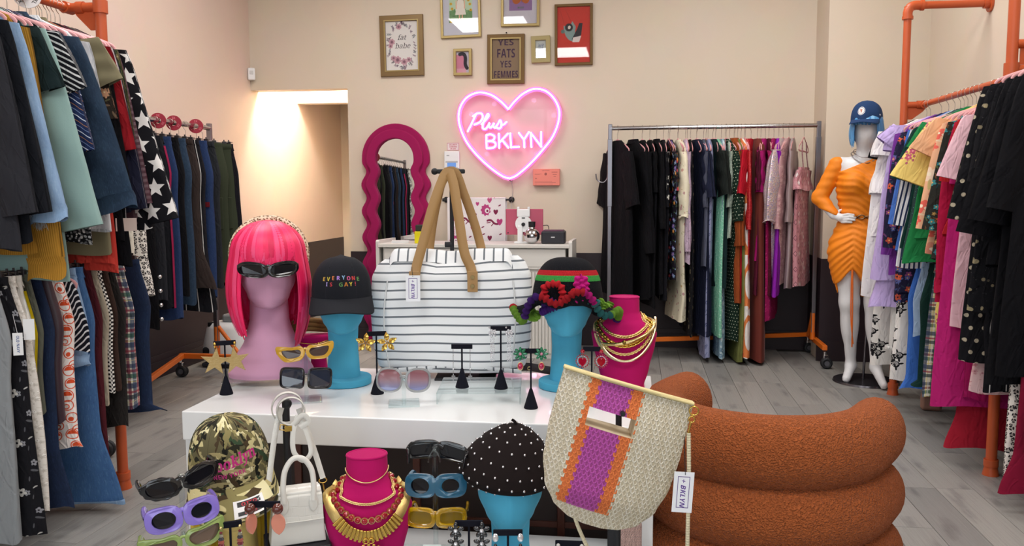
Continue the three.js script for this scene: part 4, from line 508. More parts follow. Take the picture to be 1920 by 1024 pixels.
// dresses on the back rolling rack (x of each)
hangRow([
  [-.135, T('dress', 'black dress with a fluted sleeve at the left end of the back rack', '#0c0c11', 1.25, { t: 0.028, sleeve: SS(.42, { a: .3, r0: .1, r1: .12 }) }), 0.42],
  [-.02, T('dress', 'black dress with a long straight sleeve, second on the back rack', '#0c0c11', 1.25, { t: 0.028, collar: true, sleeve: LS(.72, { a: .14, r1: .07 }) }), 0.41],
  [.045, T('dress', 'black dress third from the left end of the back rack', '#0c0c11', 1.22, { t: 0.023, sleeve: LS(.5, { a: .12 }) }), 0.20],
  [.1, T('dress', 'black dress fourth from the left end of the back rack', '#0c0c11', 1.3, { t: 0.023, sleeve: LS(.3, { a: .12 }) }), 0.14],
  [.15, T('dress', 'high-necked black dress fifth on the back rack', '#0c0c11', 1.2, { t: 0.023, collar: true, sleeve: LS(.55, { a: .12 }) }), 0.14],
  [.2, T('dress', 'black dress scattered with white daisies on the back rack', 'blackDaisy', 1.25, { t: 0.023, sleeve: LS(.4, { a: .1 }) }), 0.08],
  [.245, T('dress', 'multicoloured dark floral dress on the back rack', 'multiFloral', 1.1, { t: 0.020, sleeve: SS(.3, { a: .16 }) }), 0.14],
  [.305, T('dress', 'cream floral dress with elbow sleeves and a ruffled hem', 'creamFloral', 1.4, { t: 0.031, w: .22, split: 1.12, sleeve: LS(.45, { a: .1, r0: .085, r1: .075, puff: .2, cuff: .02 }) }), 0.16],
  [.36, T('dress', 'pale lilac line print dress on the back rack', 'lilacPrint', .98, { t: 0.020, sleeve: LS(.7, { a: .08 }) }), 0.03],
  [.395, T('dress', 'long speckled black dress behind the navy one', 'blackGold', 1.5, { t: 0.018 }), 0],
  [.44, T('dress', 'navy dress with a wide short sleeve on the back rack', '#1b2036', 1.5, { t: 0.033, sleeve: SS(.36, { a: .28, r1: .11 }) }), 0.30],
  [.49, T('dress', 'slate grey dress beside the navy dress', '#565b6e', 1.0, { t: 0.018, sleeve: LS(.4, { a: .1 }) }), 0],
  [.52, T('dress', 'blue leaf print maxi dress low on the back rack', 'blueLeaf', 1.66, { t: 0.026, w: .24 }), 0],
  [.555, T('dress', 'dark green dress with a wide black short sleeve', '#14282a', 1.15, { t: 0.033, sleeve: SS(.34, { a: .28, r1: .11, fab: '#1c211f' }) }), 0.27],
  [.575, T('dress', 'mint green flower print dress showing below the dark green one', 'mintFloral', 1.5, { t: 0.023, w: .26 }), 0.14],
  [.615, T('dress', 'pale blue marbled maxi dress low on the back rack', 'blueMarble', 1.66, { t: 0.026, w: .22 }), 0],
  [.65, T('dress', 'dark green dress with cream polka dots', 'greenDots', 1.53, { t: 0.033, sleeve: LS(.5, { a: .16, r0: .09, r1: .07, puff: .2 }) }), 0.24],
  [.675, T('blouse', 'sage green speckled blouse beside the polka dots', 'sagePrint', .8, { t: 0.018, sleeve: LS(.4, { a: .1, r1: .08 }) }), -0.08],
  [.705, T('dress', 'rust brown knitted dress on the back rack', '#8f4520', 1.26, { t: 0.033, collar: true, sleeve: LS(.66, { a: .1, r1: .065 }) }), 0.08],
  [.73, T('dress', 'olive green maxi dress nearly touching the floor', '#6f7440', 1.68, { t: 0.020, w: .27 }), 0.08],
  [.755, T('dress', 'orange and white bold print maxi dress', 'orangeBig', 1.64, { t: 0.031, w: .28 }), 0.11],
  [.785, T('dress', 'red sequin flecked dress on the back rack', 'redSequin', 1.2, { t: 0.018, sleeve: LS(.55, { a: .1 }) }), 0],
  [.825, T('dress', 'bright red dress with a wedge sleeve on the back rack', '#b3162a', 1.26, { t: 0.031, sleeve: SS(.34, { a: .3, r0: .1, r1: .11 }) }), -0.34],
  [.87, T('dress', 'brown velvet maxi dress touching the floor', 'velvetBrown', 1.67, { t: 0.044, w: .27 }), 0],
  [.895, T('dress', 'maroon dress beside the bright red dress', '#54152c', 1.2, { t: 0.023, sleeve: SS(.3, { a: .2 }) }), -0.16],
  [.925, T('dress', 'magenta pleated dress on the back rack', '#a3196a', .95, { t: 0.031, w: .25, sleeve: LS(.3, { a: .12 }) }), -0.27],
  [.95, T('dress', 'wine lace dress below the magenta one', 'laceWine', 1.2, { t: 0.023 }), -0.07],
  [.985, T('dress', 'magenta lace dress with a scalloped hem', 'laceMagenta', 1.38, { t: 0.028, sleeve: LS(.3, { a: .1 }) }), -0.22],
  [1.02, T('dress', 'violet long dress with its hem kicked out', '#8a22a8', 1.2, { t: 0.026, w: .3, sleeve: LS(.2, { a: .1 }) }), -0.16],
  [1.05, T('dress', 'iridescent sequin dress with a puffed sleeve', 'sequin', 1.08, { t: 0.033, sleeve: LS(.5, { a: .2, r0: .1, r1: .09, puff: .35, cuff: .015 }) }), -0.41],
  [1.09, T('dress', 'dusty rose floral satin dress on the back rack', 'dustyPink', 1.12, { t: 0.026, sleeve: LS(.55, { a: .12 }) }), -0.35],
  [1.125, T('dress', 'grey satin dress on the back rack', 'greySatin', 1.15, { t: 0.020, sleeve: LS(.5, { a: .1 }) }), -0.27],
  [1.195, T('dress', 'pink snakeskin print dress with thin straps, last on the back rack', 'snakePink', 1.14, { t: 0.031, straps: true, ruffles: [[.32, .14, .03]], w: .22 }), -0.34],
], (x) => [[x, 1.7, lerp(-6.45, -6.43, (x + .19) / 1.485)], PI / 2], 'dresses on the back rolling rack', 'hangers on the back rolling rack');
{ // bare hangers in the middle of the back rack
  for (let i = 0; i < 9; i++) hanger(0, [.235 + i * .068, 1.7, -6.44], PI / 2 + rr(-.15, .15), 'spare pink hanger beside the ' + ['multicoloured floral', 'cream floral', 'lilac print', 'navy', 'dark green', 'polka dot', 'rust brown', 'orange print', 'bright red'][i] + ' dress on the back rack', 'spare hangers on the back rack');
}
// size markers
const ringGeo = (r, hole, d) => { const s = new THREE.Shape(); s.absarc(0, 0, r, 0, 2 * PI); const h = new THREE.Path(); h.absarc(0, 0, hole, 0, 2 * PI, true); s.holes.push(h); return ext(s, d, .0008, 24).translate(0, 0, -d / 2); };
const discMat = (bg, fg, txt) => mat('#fff', { map: tex(128, 128, (g, w, h) => { fillBg(g, w, h, bg); g.fillStyle = fg; g.font = 'bold 26px sans-serif'; g.textAlign = 'center'; for (let k = 0; k < 3; k++) { g.save(); g.translate(64, 64); g.rotate(k * 2.1); g.fillText(txt, 0, -34); g.restore(); } }), roughness: .5 });
const discUV = (g, r) => { const p = g.attributes.position, u = g.attributes.uv; for (let i = 0; i < p.count; i++) u.setXY(i, p.getX(i) / (2 * r) + .5, p.getY(i) / (2 * r) + .5); return g; };
[[-4.66, 'nearest'], [-4.83, 'middle'], [-5.09, 'farthest']].forEach(([z, w], i) => { const o = single('size_disc', w + ' of three red size rings on the trouser rack bar', 'size ring', discUV(ringGeo(.044, .017, .003), .044), discMat('#a31f38', '#d97a86', ['3X', '2X', '1X'][i]), [-2.74, 1.652, z], .35, 'red size rings'); });
single('size_disc', 'white size ring lettered XXL on the left rack bar', 'size ring', discUV(ringGeo(.048, .017, .003), .048), discMat('#e9e9ea', '#444', 'XXL'), [-2.26, 1.976, -2.985], .5);
{ // small tan bag under the right rack
  const t = thing('tan_handbag', 'small tan handbag standing under the right rack', 'bag', [1.66, 0, -5.0], -.2), tan = mat('#9a7566', { roughness: .6, bump: 'cloth', bs: .001 }); obj('body', rb(.11, .1, .06, .02, 0, .052, 0, 3), tan, t); obj('handle', tube([[-.03, .098, 0], [-.025, .14, 0], [0, .155, 0], [.025, .14, 0], [.03, .098, 0]], .004, 24, 8), tan, t);
}
// ---------------------------------------------------------------- back wall: pictures
const ZW = ZB + .001;
const M_frameGold = mat('#7d6540', { metalness: .4, roughness: .42, bump: 'cloth', bs: .001 }), M_frameBright = mat('#a38f5c', { metalness: .45, roughness: .4 }), M_frameBronze = mat('#6f5530', { metalness: .5, roughness: .45, bump: 'pile', bs: .001 }), M_frameCream = mat('#a89a6a', { metalness: .3, roughness: .5, bump: 'pile', bs: .001 });
function picture(label, x0, y0, x1, y1, fw, fm, draw, o = {}) {     // x0,y0 top left; x1,y1 bottom right
  const w = x1 - x0, h = y0 - y1, t = thing('framed_picture', label, 'picture', [(x0 + x1) / 2, (y0 + y1) / 2, ZW], 0, o.group ?? 'framed pictures on the back wall'); t.rotation.z = o.tilt ?? 0;
  const d = o.d ?? .022, s = new THREE.Shape([[-w / 2, -h / 2], [w / 2, -h / 2], [w / 2, h / 2], [-w / 2, h / 2]].map(([a, b]) => new THREE.Vector2(a, b))), ih = new THREE.Path([[-w / 2 + fw, -h / 2 + fw], [-w / 2 + fw, h / 2 - fw], [w / 2 - fw, h / 2 - fw], [w / 2 - fw, -h / 2 + fw]].map(([a, b]) => new THREE.Vector2(a, b))); s.holes.push(ih);
  const fr = obj('frame', toCreasedNormals(ext(s, d, Math.min(.004, fw * .25)), .3), fm, t);
  if (o.lip) { const l = o.lip, f2 = fw * .99; const s2 = new THREE.Shape([[-w / 2 + f2 - l, -h / 2 + f2 - l], [w / 2 - f2 + l, -h / 2 + f2 - l], [w / 2 - f2 + l, h / 2 - f2 + l], [-w / 2 + f2 - l, h / 2 - f2 + l]].map(([a, b]) => new THREE.Vector2(a, b))); s2.holes.push(new THREE.Path([[-w / 2 + f2 + l * .3, -h / 2 + f2 + l * .3], [-w / 2 + f2 + l * .3, h / 2 - f2 - l * .3], [w / 2 - f2 - l * .3, h / 2 - f2 - l * .3], [w / 2 - f2 - l * .3, -h / 2 + f2 + l * .3]].map(([a, b]) => new THREE.Vector2(a, b)))); obj('lip', ext(s2, .006, .001).translate(0, 0, d), o.lipMat ?? M_frameBright, fr); }
  const iw = w - fw * 2 + .004, ihh = h - fw * 2 + .004, P0 = 420;
  obj('print', bx(iw, ihh, .003, 0, 0, d * .45), [0, 0, 0, 0, 1, 0].map((k) => (k ? mat('#fff', { map: tex(P0, Math.round(P0 * ihh / iw), draw), roughness: .85 }) : M.white)), t);
  obj('glass', bx(iw, ihh, .001, 0, 0, d * .75), M.pane, t);
  return t;
}
function leafSpray(g, x, y, a, L, n, c) { g.strokeStyle = c; g.fillStyle = c; g.lineWidth = 2; g.beginPath(); g.moveTo(x, y); g.lineTo(x + L * Math.cos(a), y + L * Math.sin(a)); g.stroke(); for (let i = 1; i <= n; i++) for (const s of [-1, 1]) { const t = i / n, X = x + L * t * Math.cos(a), Y = y + L * t * Math.sin(a), b = a + s * .8; g.beginPath(); g.ellipse(X + Math.cos(b) * L * .16, Y + Math.sin(b) * L * .16, L * .17, L * .06, b, 0, 7); g.fill(); } }
picture('wide gold frame lettered fat babe inside a purple floral wreath', -2.045, 2.64, -1.695, 2.168, .04, M_frameGold, (g, w, h) => {
  fillBg(g, w, h, '#e4e2e0'); const C = ['#6d5068', '#4d3f58', '#84707f', '#3c3746', '#5f6f78'];
  for (let i = 0; i < 46; i++) { const a = -PI / 2 + i / 46 * 2 * PI, R = .40; leafSpray(g, w * (.5 + R * .86 * Math.cos(a)), h * (.5 + R * Math.sin(a)), a + rr(-1.2, 1.2), rr(26, 62), 4, C[i % 5]); }
  for (const [x, y, r] of [[.42, .12, 34], [.2, .42, 38], [.16, .5, 28], [.36, .78, 46], [.56, .82, 40], [.24, .74, 30], [.7, .78, 30]]) { flower(g, x * w, y * h, r, '#c29aa6', '#5a4050', 7); flower(g, x * w, y * h, r * .5, '#8c6376', '#4a3244', 6); }
  g.fillStyle = '#35343c'; g.textAlign = 'center'; g.font = 'italic 84px serif'; g.fillText('fat', w * .5, h * .38); g.fillText('babe', w * .52, h * .55);
}, { tilt: .012, lip: .006 });
picture('thin brass frame with a girl in a white dress among sunflowers', -1.546, 2.86, -1.228, 2.456, .014, M_frameBright, (g, w, h) => {
  fillBg(g, w, h, '#c9cbd8'); const x0 = w * .19, x1 = w * .82, y0 = h * .12, y1 = h * .72; g.fillStyle = '#bcd6bb'; g.fillRect(x0, y0, x1 - x0, y1 - y0); g.fillStyle = '#6f9a6c'; g.fillRect(x0, y0 + (y1 - y0) * .6, x1 - x0, (y1 - y0) * .4);
  for (let i = 0; i < 60; i++) { g.fillStyle = ['#4c7a4d', '#8ab27e', '#5d8c5a'][i % 3]; g.beginPath(); g.ellipse(rr(x0, x1), rr(y0 + (y1 - y0) * .55, y1), rr(5, 14), rr(3, 7), rnd() * 3, 0, 7); g.fill(); }
  for (const [x, y] of [[.24, .34], [.27, .44], [.76, .36], [.72, .28], [.78, .48], [.24, .7]]) flower(g, x * w, y * h, 15, '#d8b23e', '#4b3420', 9);
  g.fillStyle = '#b0645c'; g.beginPath(); g.ellipse(w * .5, h * .2, 44, 70, 0, 0, 7); g.fill(); g.fillStyle = '#eab9a0'; g.beginPath(); g.arc(w * .5, h * .17, 26, 0, 7); g.fill(); g.fillRect(w * .45, h * .55, 14, 66); g.fillRect(w * .53, h * .55, 14, 66);
  g.fillStyle = '#e9e4da'; g.beginPath(); g.moveTo(w * .43, h * .26); g.lineTo(w * .57, h * .26); g.lineTo(w * .65, h * .57); g.lineTo(w * .35, h * .57); g.fill(); g.fillStyle = '#eab9a0'; g.fillRect(w * .37, h * .28, 12, 90); g.fillRect(w * .6, h * .28, 12, 90);
}, { tilt: .018 });
picture('thin brass frame with an orange figure on purple at the top of the wall', -1.058, 2.86, -.76, 2.53, .014, M_frameBright, (g, w, h) => {
  fillBg(g, w, h, '#c3c1cc'); g.fillStyle = '#8d6f9f'; g.fillRect(w * .18, h * .05, w * .66, h * .6); g.fillStyle = '#b2602f'; g.beginPath(); g.ellipse(w * .42, h * .28, 62, 100, .3, 0, 7); g.fill(); g.beginPath(); g.ellipse(w * .62, h * .28, 56, 96, -.3, 0, 7); g.fill(); g.strokeStyle = '#5c2e1c'; g.lineWidth = 4; g.beginPath(); g.moveTo(w * .52, h * .2); g.lineTo(w * .55, h * .45); g.stroke(); g.fillStyle = '#4f7a5a'; g.font = 'bold 30px sans-serif'; g.fillText('BODY', w * .42, h * .6);
}, { tilt: -.008 });
picture('tiny gold frame with a black curl on pink', -1.442, 2.362, -1.302, 2.16, .015, M_frameBright, (g, w, h) => {
  fillBg(g, w, h, '#c9c3d2'); g.fillStyle = '#cf829c'; g.fillRect(w * .04, h * .16, w * .6, h * .62); g.fillStyle = '#d8a2b2'; g.fillRect(0, h * .78, w * .75, h * .22); g.strokeStyle = '#2b2a38'; g.lineWidth = w * .24; g.lineCap = 'round'; g.beginPath(); g.moveTo(w * .3, h * .15); g.bezierCurveTo(w * .7, h * .05, w * .72, h * .3, w * .68, h * .5); g.bezierCurveTo(w * .66, h * .62, w * .74, h * .7, w * .8, h * .76); g.stroke();
}, { d: .03 });
picture('dark bronze frame lettered YES FATS YES FEMMES in purple on brown', -1.17, 2.466, -.88, 2.088, .032, M_frameBronze, (g, w, h) => {
  fillBg(g, w, h, '#8a755e'); speckle(g, w, h, 300, 1, 3, ['#7d6953', '#978168'], .5); g.fillStyle = '#3f2a49'; g.textAlign = 'center';
  const line = (s, y, hh, ww) => { g.save(); g.translate(w / 2, y * h); g.font = 'bold 100px sans-serif'; const m = g.measureText(s).width; g.scale(ww * w / m, hh * h / 74); g.fillText(s, 0, 0); g.restore(); };
  line('YES', .16, .15, .56); line('FATS', .46, .22, .66); line('YES', .70, .17, .4); line('FEMMES', .95, .17, .86);
}, { tilt: -.006, lip: .007 });
picture('small cream gold frame with a blue sketch', -.818, 2.444, -.676, 2.246, .026, M_frameCream, (g, w, h) => {
  fillBg(g, w, h, '#bdc4c2'); for (let i = 0; i < 90; i++) { g.strokeStyle = ['#34507a', '#2c3d63', '#58759a', '#45406b'][i % 4]; g.lineWidth = rr(3, 12); g.globalAlpha = .7; g.beginPath(); const x = w * rr(.3, .7), y = h * rr(.2, .85); g.moveTo(x, y); g.quadraticCurveTo(x + rr(-60, 60), y + rr(-60, 60), x + rr(-50, 50), y + rr(-70, 70)); g.stroke(); } g.globalAlpha = 1;
}, { tilt: .02, d: .026 });
picture('bronze frame with a figure on a swing on a red ground', -.634, 2.682, -.344, 2.22, .014, M_frameBronze, (g, w, h) => {
  fillBg(g, w, h, '#c23a32'); g.strokeStyle = '#8a2a28'; g.lineWidth = 3; for (const [a, b] of [[.06, .22], [.22, .44]]) { g.beginPath(); g.moveTo(w * a, 0); g.lineTo(w * b, h * .3); g.stroke(); }
  g.fillStyle = '#7f9a98'; g.beginPath(); g.moveTo(w * .2, h * .33); g.quadraticCurveTo(w * .22, h * .6, w * .5, h * .62); g.lineTo(w * .56, h * .36); g.lineTo(w * .46, h * .26); g.lineTo(w * .36, h * .4); g.fill(); g.fillStyle = '#5f7674'; g.beginPath(); g.arc(w * .18, h * .44, 24, 0, 7); g.fill();
  g.fillStyle = '#26262e'; g.beginPath(); g.arc(w * .36, h * .37, 48, 0, 7); g.fill(); g.fillStyle = '#d3ccc4'; g.beginPath(); g.ellipse(w * .37, h * .37, 17, 22, .3, 0, 7); g.fill(); g.fillStyle = '#2d3038'; g.beginPath(); g.moveTo(w * .44, h * .58); g.lineTo(w * .6, h * .4); g.lineTo(w * .66, h * .3); g.lineTo(w * .76, h * .3); g.lineTo(w * .72, h * .5); g.lineTo(w * .6, h * .6); g.fill(); g.fillStyle = '#d8cfcc'; g.beginPath(); g.moveTo(w * .48, h * .55); g.lineTo(w * .72, h * .52); g.lineTo(w * .66, h * .63); g.lineTo(w * .46, h * .63); g.fill();
}, { tilt: .004 });
// ---------------------------------------------------------------- neon heart
{
  const S_ = .000872, t = thing('neon_sign', 'pink neon heart sign reading Plus BKLYN on the back wall', 'neon sign', [-.99, 1.337, ZB + .055]);
  const L = (p) => p.map(([x, y]) => [(x - 575) * S_, (890 - y) * S_]);
  const left = L([[565, 265], [490, 190], [400, 132], [290, 112], [190, 150], [130, 222], [105, 320], [122, 430], [172, 545], [250, 650], [350, 750], [450, 830], [530, 878], [575, 888]]), right = L([[575, 888], [620, 872], [690, 822], [780, 740], [880, 630], [965, 520], [1015, 400], [1027, 290], [980, 180], [900, 108], [800, 90], [700, 130], [620, 200], [565, 265]]);
  const sheet = new THREE.Shape(); [...left, ...right.slice(1)].forEach(([x, y], i) => { const cx = -.01, cy = .4, k = 1.075, X = cx + (x - cx) * k, Y = cy + (y - cy) * k; i ? sheet.lineTo(X, Y) : sheet.moveTo(X, Y); });
  obj('acrylic_backing', ext(sheet, .004).translate(0, 0, -.022), mat('#fbf6fa', { transmission: 1, thickness: 0, roughness: .02, specularIntensity: .25 }), t);
  const core = mat('#fff0f6', { emissive: new THREE.Color(1, .62, .9), emissiveIntensity: 3, roughness: .4 }), jacket = mat('#ff6fb4', { emissive: new THREE.Color(1, .2, .66), emissiveIntensity: .9, roughness: .5 });
  const neon = (name, pts, r, seg, rough) => { const p3 = pts.map(([x, y]) => [x, y, .004]); const o = obj(name, tube(p3, r, seg ?? pts.length * 10, 10), core, t); obj('glow_jacket', tube(p3.map(([x, y]) => [x, y, -.006]), r * 2.05, seg ?? pts.length * 10, 10), jacket, o); };
  neon('heart_tube', left, .0095, 110); neon('heart_tube', right, .0095, 110);
  const poly = (strokes, r) => { const gs = [], js = []; for (const s of strokes) { const p = L(s), straight = p.length < 3; gs.push(tube(p.map(([x, y]) => [x, y, .004]), r, p.length * 8, 8)); js.push(tube(p.map(([x, y]) => [x, y, -.006]), r * 2.1, p.length * 8, 8)); for (const q of [p[0], p[p.length - 1]]) gs.push(sph(r, q[0], q[1], .004, 8)); } const o = obj('letter', gs, core, t); obj('glow_jacket', js, jacket, o); };
  const R = .0075, ln = (a, b) => [a, [(a[0] + b[0]) / 2, (a[1] + b[1]) / 2], b];
  poly([[[188, 458], [212, 415], [240, 360], [268, 303]], [[240, 322], [275, 300], [318, 302], [328, 335], [300, 378], [252, 398]]], R);
  poly([[[318, 395], [352, 362], [385, 318], [378, 304], [358, 330], [330, 398], [328, 432], [352, 440], [378, 412]]], R);
  poly([[[378, 412], [392, 385], [386, 418], [400, 428], [420, 408], [432, 385], [426, 420], [442, 430]]], R);
  poly([[[442, 430], [470, 392], [488, 362], [500, 385], [498, 420], [478, 438], [456, 428]], [[498, 405], [520, 402], [545, 380]]], R);
  poly([ln([360, 495], [363, 610]), [[360, 494], [405, 490], [434, 508], [428, 536], [400, 548], [364, 550]], [[400, 549], [436, 560], [447, 584], [430, 606], [400, 612], [363, 612]]], R);
  poly([ln([476, 484], [479, 612]), ln([558, 484], [482, 562]), ln([505, 540], [562, 610])], R);
  poly([ln([581, 482], [588, 608]), ln([588, 608], [660, 604])], R);
  poly([ln([660, 480], [706, 540]), ln([750, 474], [706, 540]), ln([706, 540], [710, 608])], R);
  poly([ln([774, 606], [768, 480]), ln([768, 480], [862, 602]), ln([862, 602], [862, 474])], R);
  [[247, 103], [868, 78], [172, 555], [965, 535], [575, 906]].forEach((p) => { const [x, y] = L([p])[0]; obj('standoff', new THREE.CylinderGeometry(.006, .006, .05, 10).rotateX(PI / 2).translate(x, y, -.028), metalM('#4a4348', .4), t); });
  for (const [x, y] of [[-.33, .52], [-.14, .6], [.18, .62], [.34, .5], [.2, .2], [-.2, .2], [0, .35]]) { const l = new THREE.PointLight(new THREE.Color(1, .42, .85), .012); l.position.set(x, y, .06); l.shadow.radius = 1; l.castShadow = true; l.name = 'neon_lamp'; t.add(l); }
  single('sign_cord', 'thin clear power cord hanging from the neon heart', 'cord', tube([[-.985, 1.34, ZB + .012], [-.975, 1.25, ZB + .008], [-.983, 1.15, ZB + .008], [-.98, 1.02, ZB + .01], [-.97, .86, ZB + .012]], .0022, 40, 6), mat('#cfc6c4', { roughness: .4 }));
}
// ---------------------------------------------------------------- wavy mirror
{
  const t = thing('wavy_mirror', 'tall arched mirror with a wavy magenta velvet frame', 'mirror', [-1.93, 0, ZB + .03]); t.rotation.x = -.012;
  const outline = (hw, ya, amp, y0, off) => { const p = []; for (let y = y0; y < ya; y += .02) p.push([hw + amp * (Math.cos((ya - y) * 2 * PI / .215 + off)) * sst(ya, ya - .08, y) - amp * sst(ya, ya - .08, y) * .6, y]); for (let i = 0; i <= 30; i++) { const a = i / 30 * PI; p.push([hw * Math.cos(a), ya + hw * Math.sin(a)]); } for (let y = ya - .02; y >= y0; y -= .02) p.push([-(hw + amp * (Math.cos((ya - y) * 2 * PI / .215 + off)) * sst(ya, ya - .08, y) - amp * sst(ya, ya - .08, y) * .6), y]); return p; };
  const vel = mat('#9c1c57', { roughness: .85, sheen: .7, bump: 'cloth', bs: .0015 });
  const o1 = outline(.272, 1.505, .022, .01, .1), i1 = outline(.168, 1.505, .016, .09, .1), mid = outline(.225, 1.505, .02, .05, .1);
  const a = shp(o1); a.holes.push(new THREE.Path(i1.map(([x, y]) => new THREE.Vector2(x, y)).reverse())); obj('outer_frame', ext(a, .035, .008, 6), vel, t);
  const b = shp(mid); b.holes.push(new THREE.Path(i1.map(([x, y]) => new THREE.Vector2(x, y)).reverse())); obj('inner_frame', ext(b, .02, .009, 6).translate(0, 0, .045), vel, t);
  obj('mirror_glass', ext(shp(outline(.172, 1.505, .016, .08, .1)), .004).translate(0, 0, .03), mat('#e8ecec', { metalness: 1, roughness: .015 }), t);
}
// ---------------------------------------------------------------- small things on the wall
{
  const s = thing('motion_sensor', 'small white motion sensor in the upper left corner', 'sensor', [XL + .03, 2.205, ZB + .045], .5); obj('housing', rb(.06, .1, .04, .012), M.white, s); obj('lens', rb(.03, .03, .006, .004, 0, .01, .021), plastic('#cfd0d0'), s);
  const th = thing('alarm_panel', 'white alarm keypad with a small blue screen beside the heart', 'keypad', [-1.468, 1.49, ZB + .014]); obj('casing', rb(.124, .14, .026, .006), M.white, th); obj('screen', rb(.072, .036, .004, .002, 0, -.04, .014), mat('#3c5f9a', { emissive: new THREE.Color(.16, .3, .62), emissiveIntensity: .7, roughness: .2 }), th); obj('screen_bezel', [rb(.1, .012, .003, .001, 0, -.015, .0135), rb(.1, .01, .003, .001, 0, -.064, .0135)], plastic('#b9babd'), th); obj('badge', rb(.022, .007, .002, .001, -.03, .035, .0135), plastic('#9a9ca0'), th);
  single('security_sign', 'red lettered security cameras in use card above the keypad', 'sign', bx(.1, .062, .002), [0, 0, 0, 0, 1, 0].map((k) => (k ? mat('#fff', { map: tex(160, 100, (g, w, h) => { fillBg(g, w, h, '#e6dcdc'); g.strokeStyle = '#b3324a'; g.lineWidth = 4; g.strokeRect(4, 4, w - 8, h - 8); g.fillStyle = '#b3324a'; g.font = 'bold 23px sans-serif'; g.textAlign = 'center'; ['SECURITY', 'CAMERAS', 'IN USE'].forEach((s, i) => g.fillText(s, w / 2, 34 + i * 26)); }), roughness: .6 }) : M.white)), [-1.46, 1.597, ZB + .003]);
  const pc = thing('coupon_pad', 'salmon pink paper certificate pad on the wall below the heart', 'paper pad', [-.7, 1.347, ZB + .025]); obj('pad', rb(.212, .13, .045, .002), mat('#e5847a', { roughness: .75 }), pc);
  obj('top_sheet', bx(.208, .126, .0006, 0, 0, .0232), [0, 0, 0, 0, 1, 0].map((k) => (k ? mat('#fff', { map: tex(360, 218, (g, w, h) => { fillBg(g, w, h, '#f08f80'); g.fillStyle = '#8c4a48'; g.globalAlpha = .75; g.font = 'bold 17px sans-serif'; g.fillText('CERTIFICATE', 120, 26); g.beginPath(); g.arc(172, 66, 18, 0, 7); g.fill(); g.fillRect(20, 62, 96, 4); g.fillRect(20, 72, 70, 3); g.fillRect(254, 36, 80, 8); g.fillRect(268, 66, 56, 8); g.fillRect(280, 96, 34, 6); g.fillRect(26, 122, 24, 8); g.fillRect(20, 166, 240, 3); g.fillRect(20, 182, 290, 3); g.fillRect(20, 200, 250, 3); g.globalAlpha = 1; }), roughness: .8 }) : mat('#e5847a'))), pc);
  single('wall_nail', 'black nail above the YES FATS frame', 'nail', [bar([-1.02, 2.482, ZB], [-1.02, 2.482, ZB + .014], .0035, 8), sph(.006, -1.02, 2.482, ZB + .014, 8)], M.black);
  const tr = thing('towel_rail', 'black wall rail holding the printed cloth', 'rail', [0, 0, 0]); obj('rod', bar([-1.52, 1.17, ZB + .09], [-.985, 1.17, ZB + .09], .007, 12), M.black, tr); for (const x of [-1.52, -.985]) obj('mount', [bar([x, 1.17, ZB], [x, 1.17, ZB + .1], .008, 12), bar([x, 1.17, ZB], [x, 1.17, ZB + .008], .024, 20), bar([x + (x < -1.2 ? .004 : -.004), 1.17, ZB + .09], [x + (x < -1.2 ? -.012 : .02), 1.17, ZB + .09], .014, 14)], M.black, tr);
  const towelMap = tex(768, 560, (g, w, h) => {
    fillBg(g, w, h, '#e7e3e6'); const c1 = '#b6467f', c2 = '#7c2c4b', c3 = '#c05a86';
    const heart = (x, y, r, c) => { g.fillStyle = c; g.beginPath(); g.moveTo(x, y + r); g.bezierCurveTo(x - r * 1.6, y - r * .2, x - r * .6, y - r * 1.3, x, y - r * .4); g.bezierCurveTo(x + r * .6, y - r * 1.3, x + r * 1.6, y - r * .2, x, y + r); g.fill(); };
    const blob = (x, y, r) => { g.fillStyle = c1; g.beginPath(); for (let k = 0; k < 18; k++) { const a = k / 18 * 2 * PI, q = r * (k % 2 ? 1 : .78); g.lineTo(x + q * Math.cos(a), y + q * Math.sin(a)); } g.fill(); g.fillStyle = '#e7e3e6'; g.beginPath(); g.arc(x + r * .25, y + r * .1, r * .42, 0, 7); g.fill(); g.fillStyle = c2; g.beginPath(); g.arc(x + r * .3, y + r * .15, r * .2, 0, 7); g.fill(); };
    const curl = (x, y) => { g.strokeStyle = c2; g.lineWidth = 22; g.lineCap = 'round'; g.beginPath(); g.moveTo(x - 60, y - 10); g.quadraticCurveTo(x - 20, y - 30, x + 10, y); g.quadraticCurveTo(x + 40, y + 34, x + 80, y + 24); g.stroke(); g.lineWidth = 10; g.beginPath(); g.moveTo(x - 66, y + 14); g.lineTo(x - 20, y + 6); g.moveTo(x + 20, y + 20); g.lineTo(x - 6, y + 46); g.stroke(); };
    blob(110, 110, 66); blob(510, 130, 70); blob(90, 470, 66); blob(420, 500, 50); curl(250, 240); curl(590, 260); heart(70, 230, 40, c1); heart(640, 150, 34, c2); heart(690, 260, 44, c1); heart(360, 190, 34, c2); heart(560, 440, 34, c2); heart(240, 500, 40, c3); heart(620, 530, 36, c1); heart(330, 330, 30, c3); heart(560, 20, 34, c3); heart(400, 60, 26, c1);
    g.fillStyle = c1; g.font = 'italic bold 40px serif'; g.save(); g.translate(120, 290); g.rotate(PI / 2); g.fillText('love', 0, 0); g.fillText('unity', 20, 46); g.restore(); g.fillStyle = c2; for (const [x, y] of [[480, 400], [700, 400], [300, 430], [470, 320], [690, 80]]) { g.beginPath(); g.ellipse(x, y, 20, 7, -.4, 0, 7); g.fill(); }
  });
  const tw = thing('printed_cloth', 'white cloth printed with pink monsters and hearts on the wall rail', 'cloth', [-1.255, 1.17, ZB + .09]);
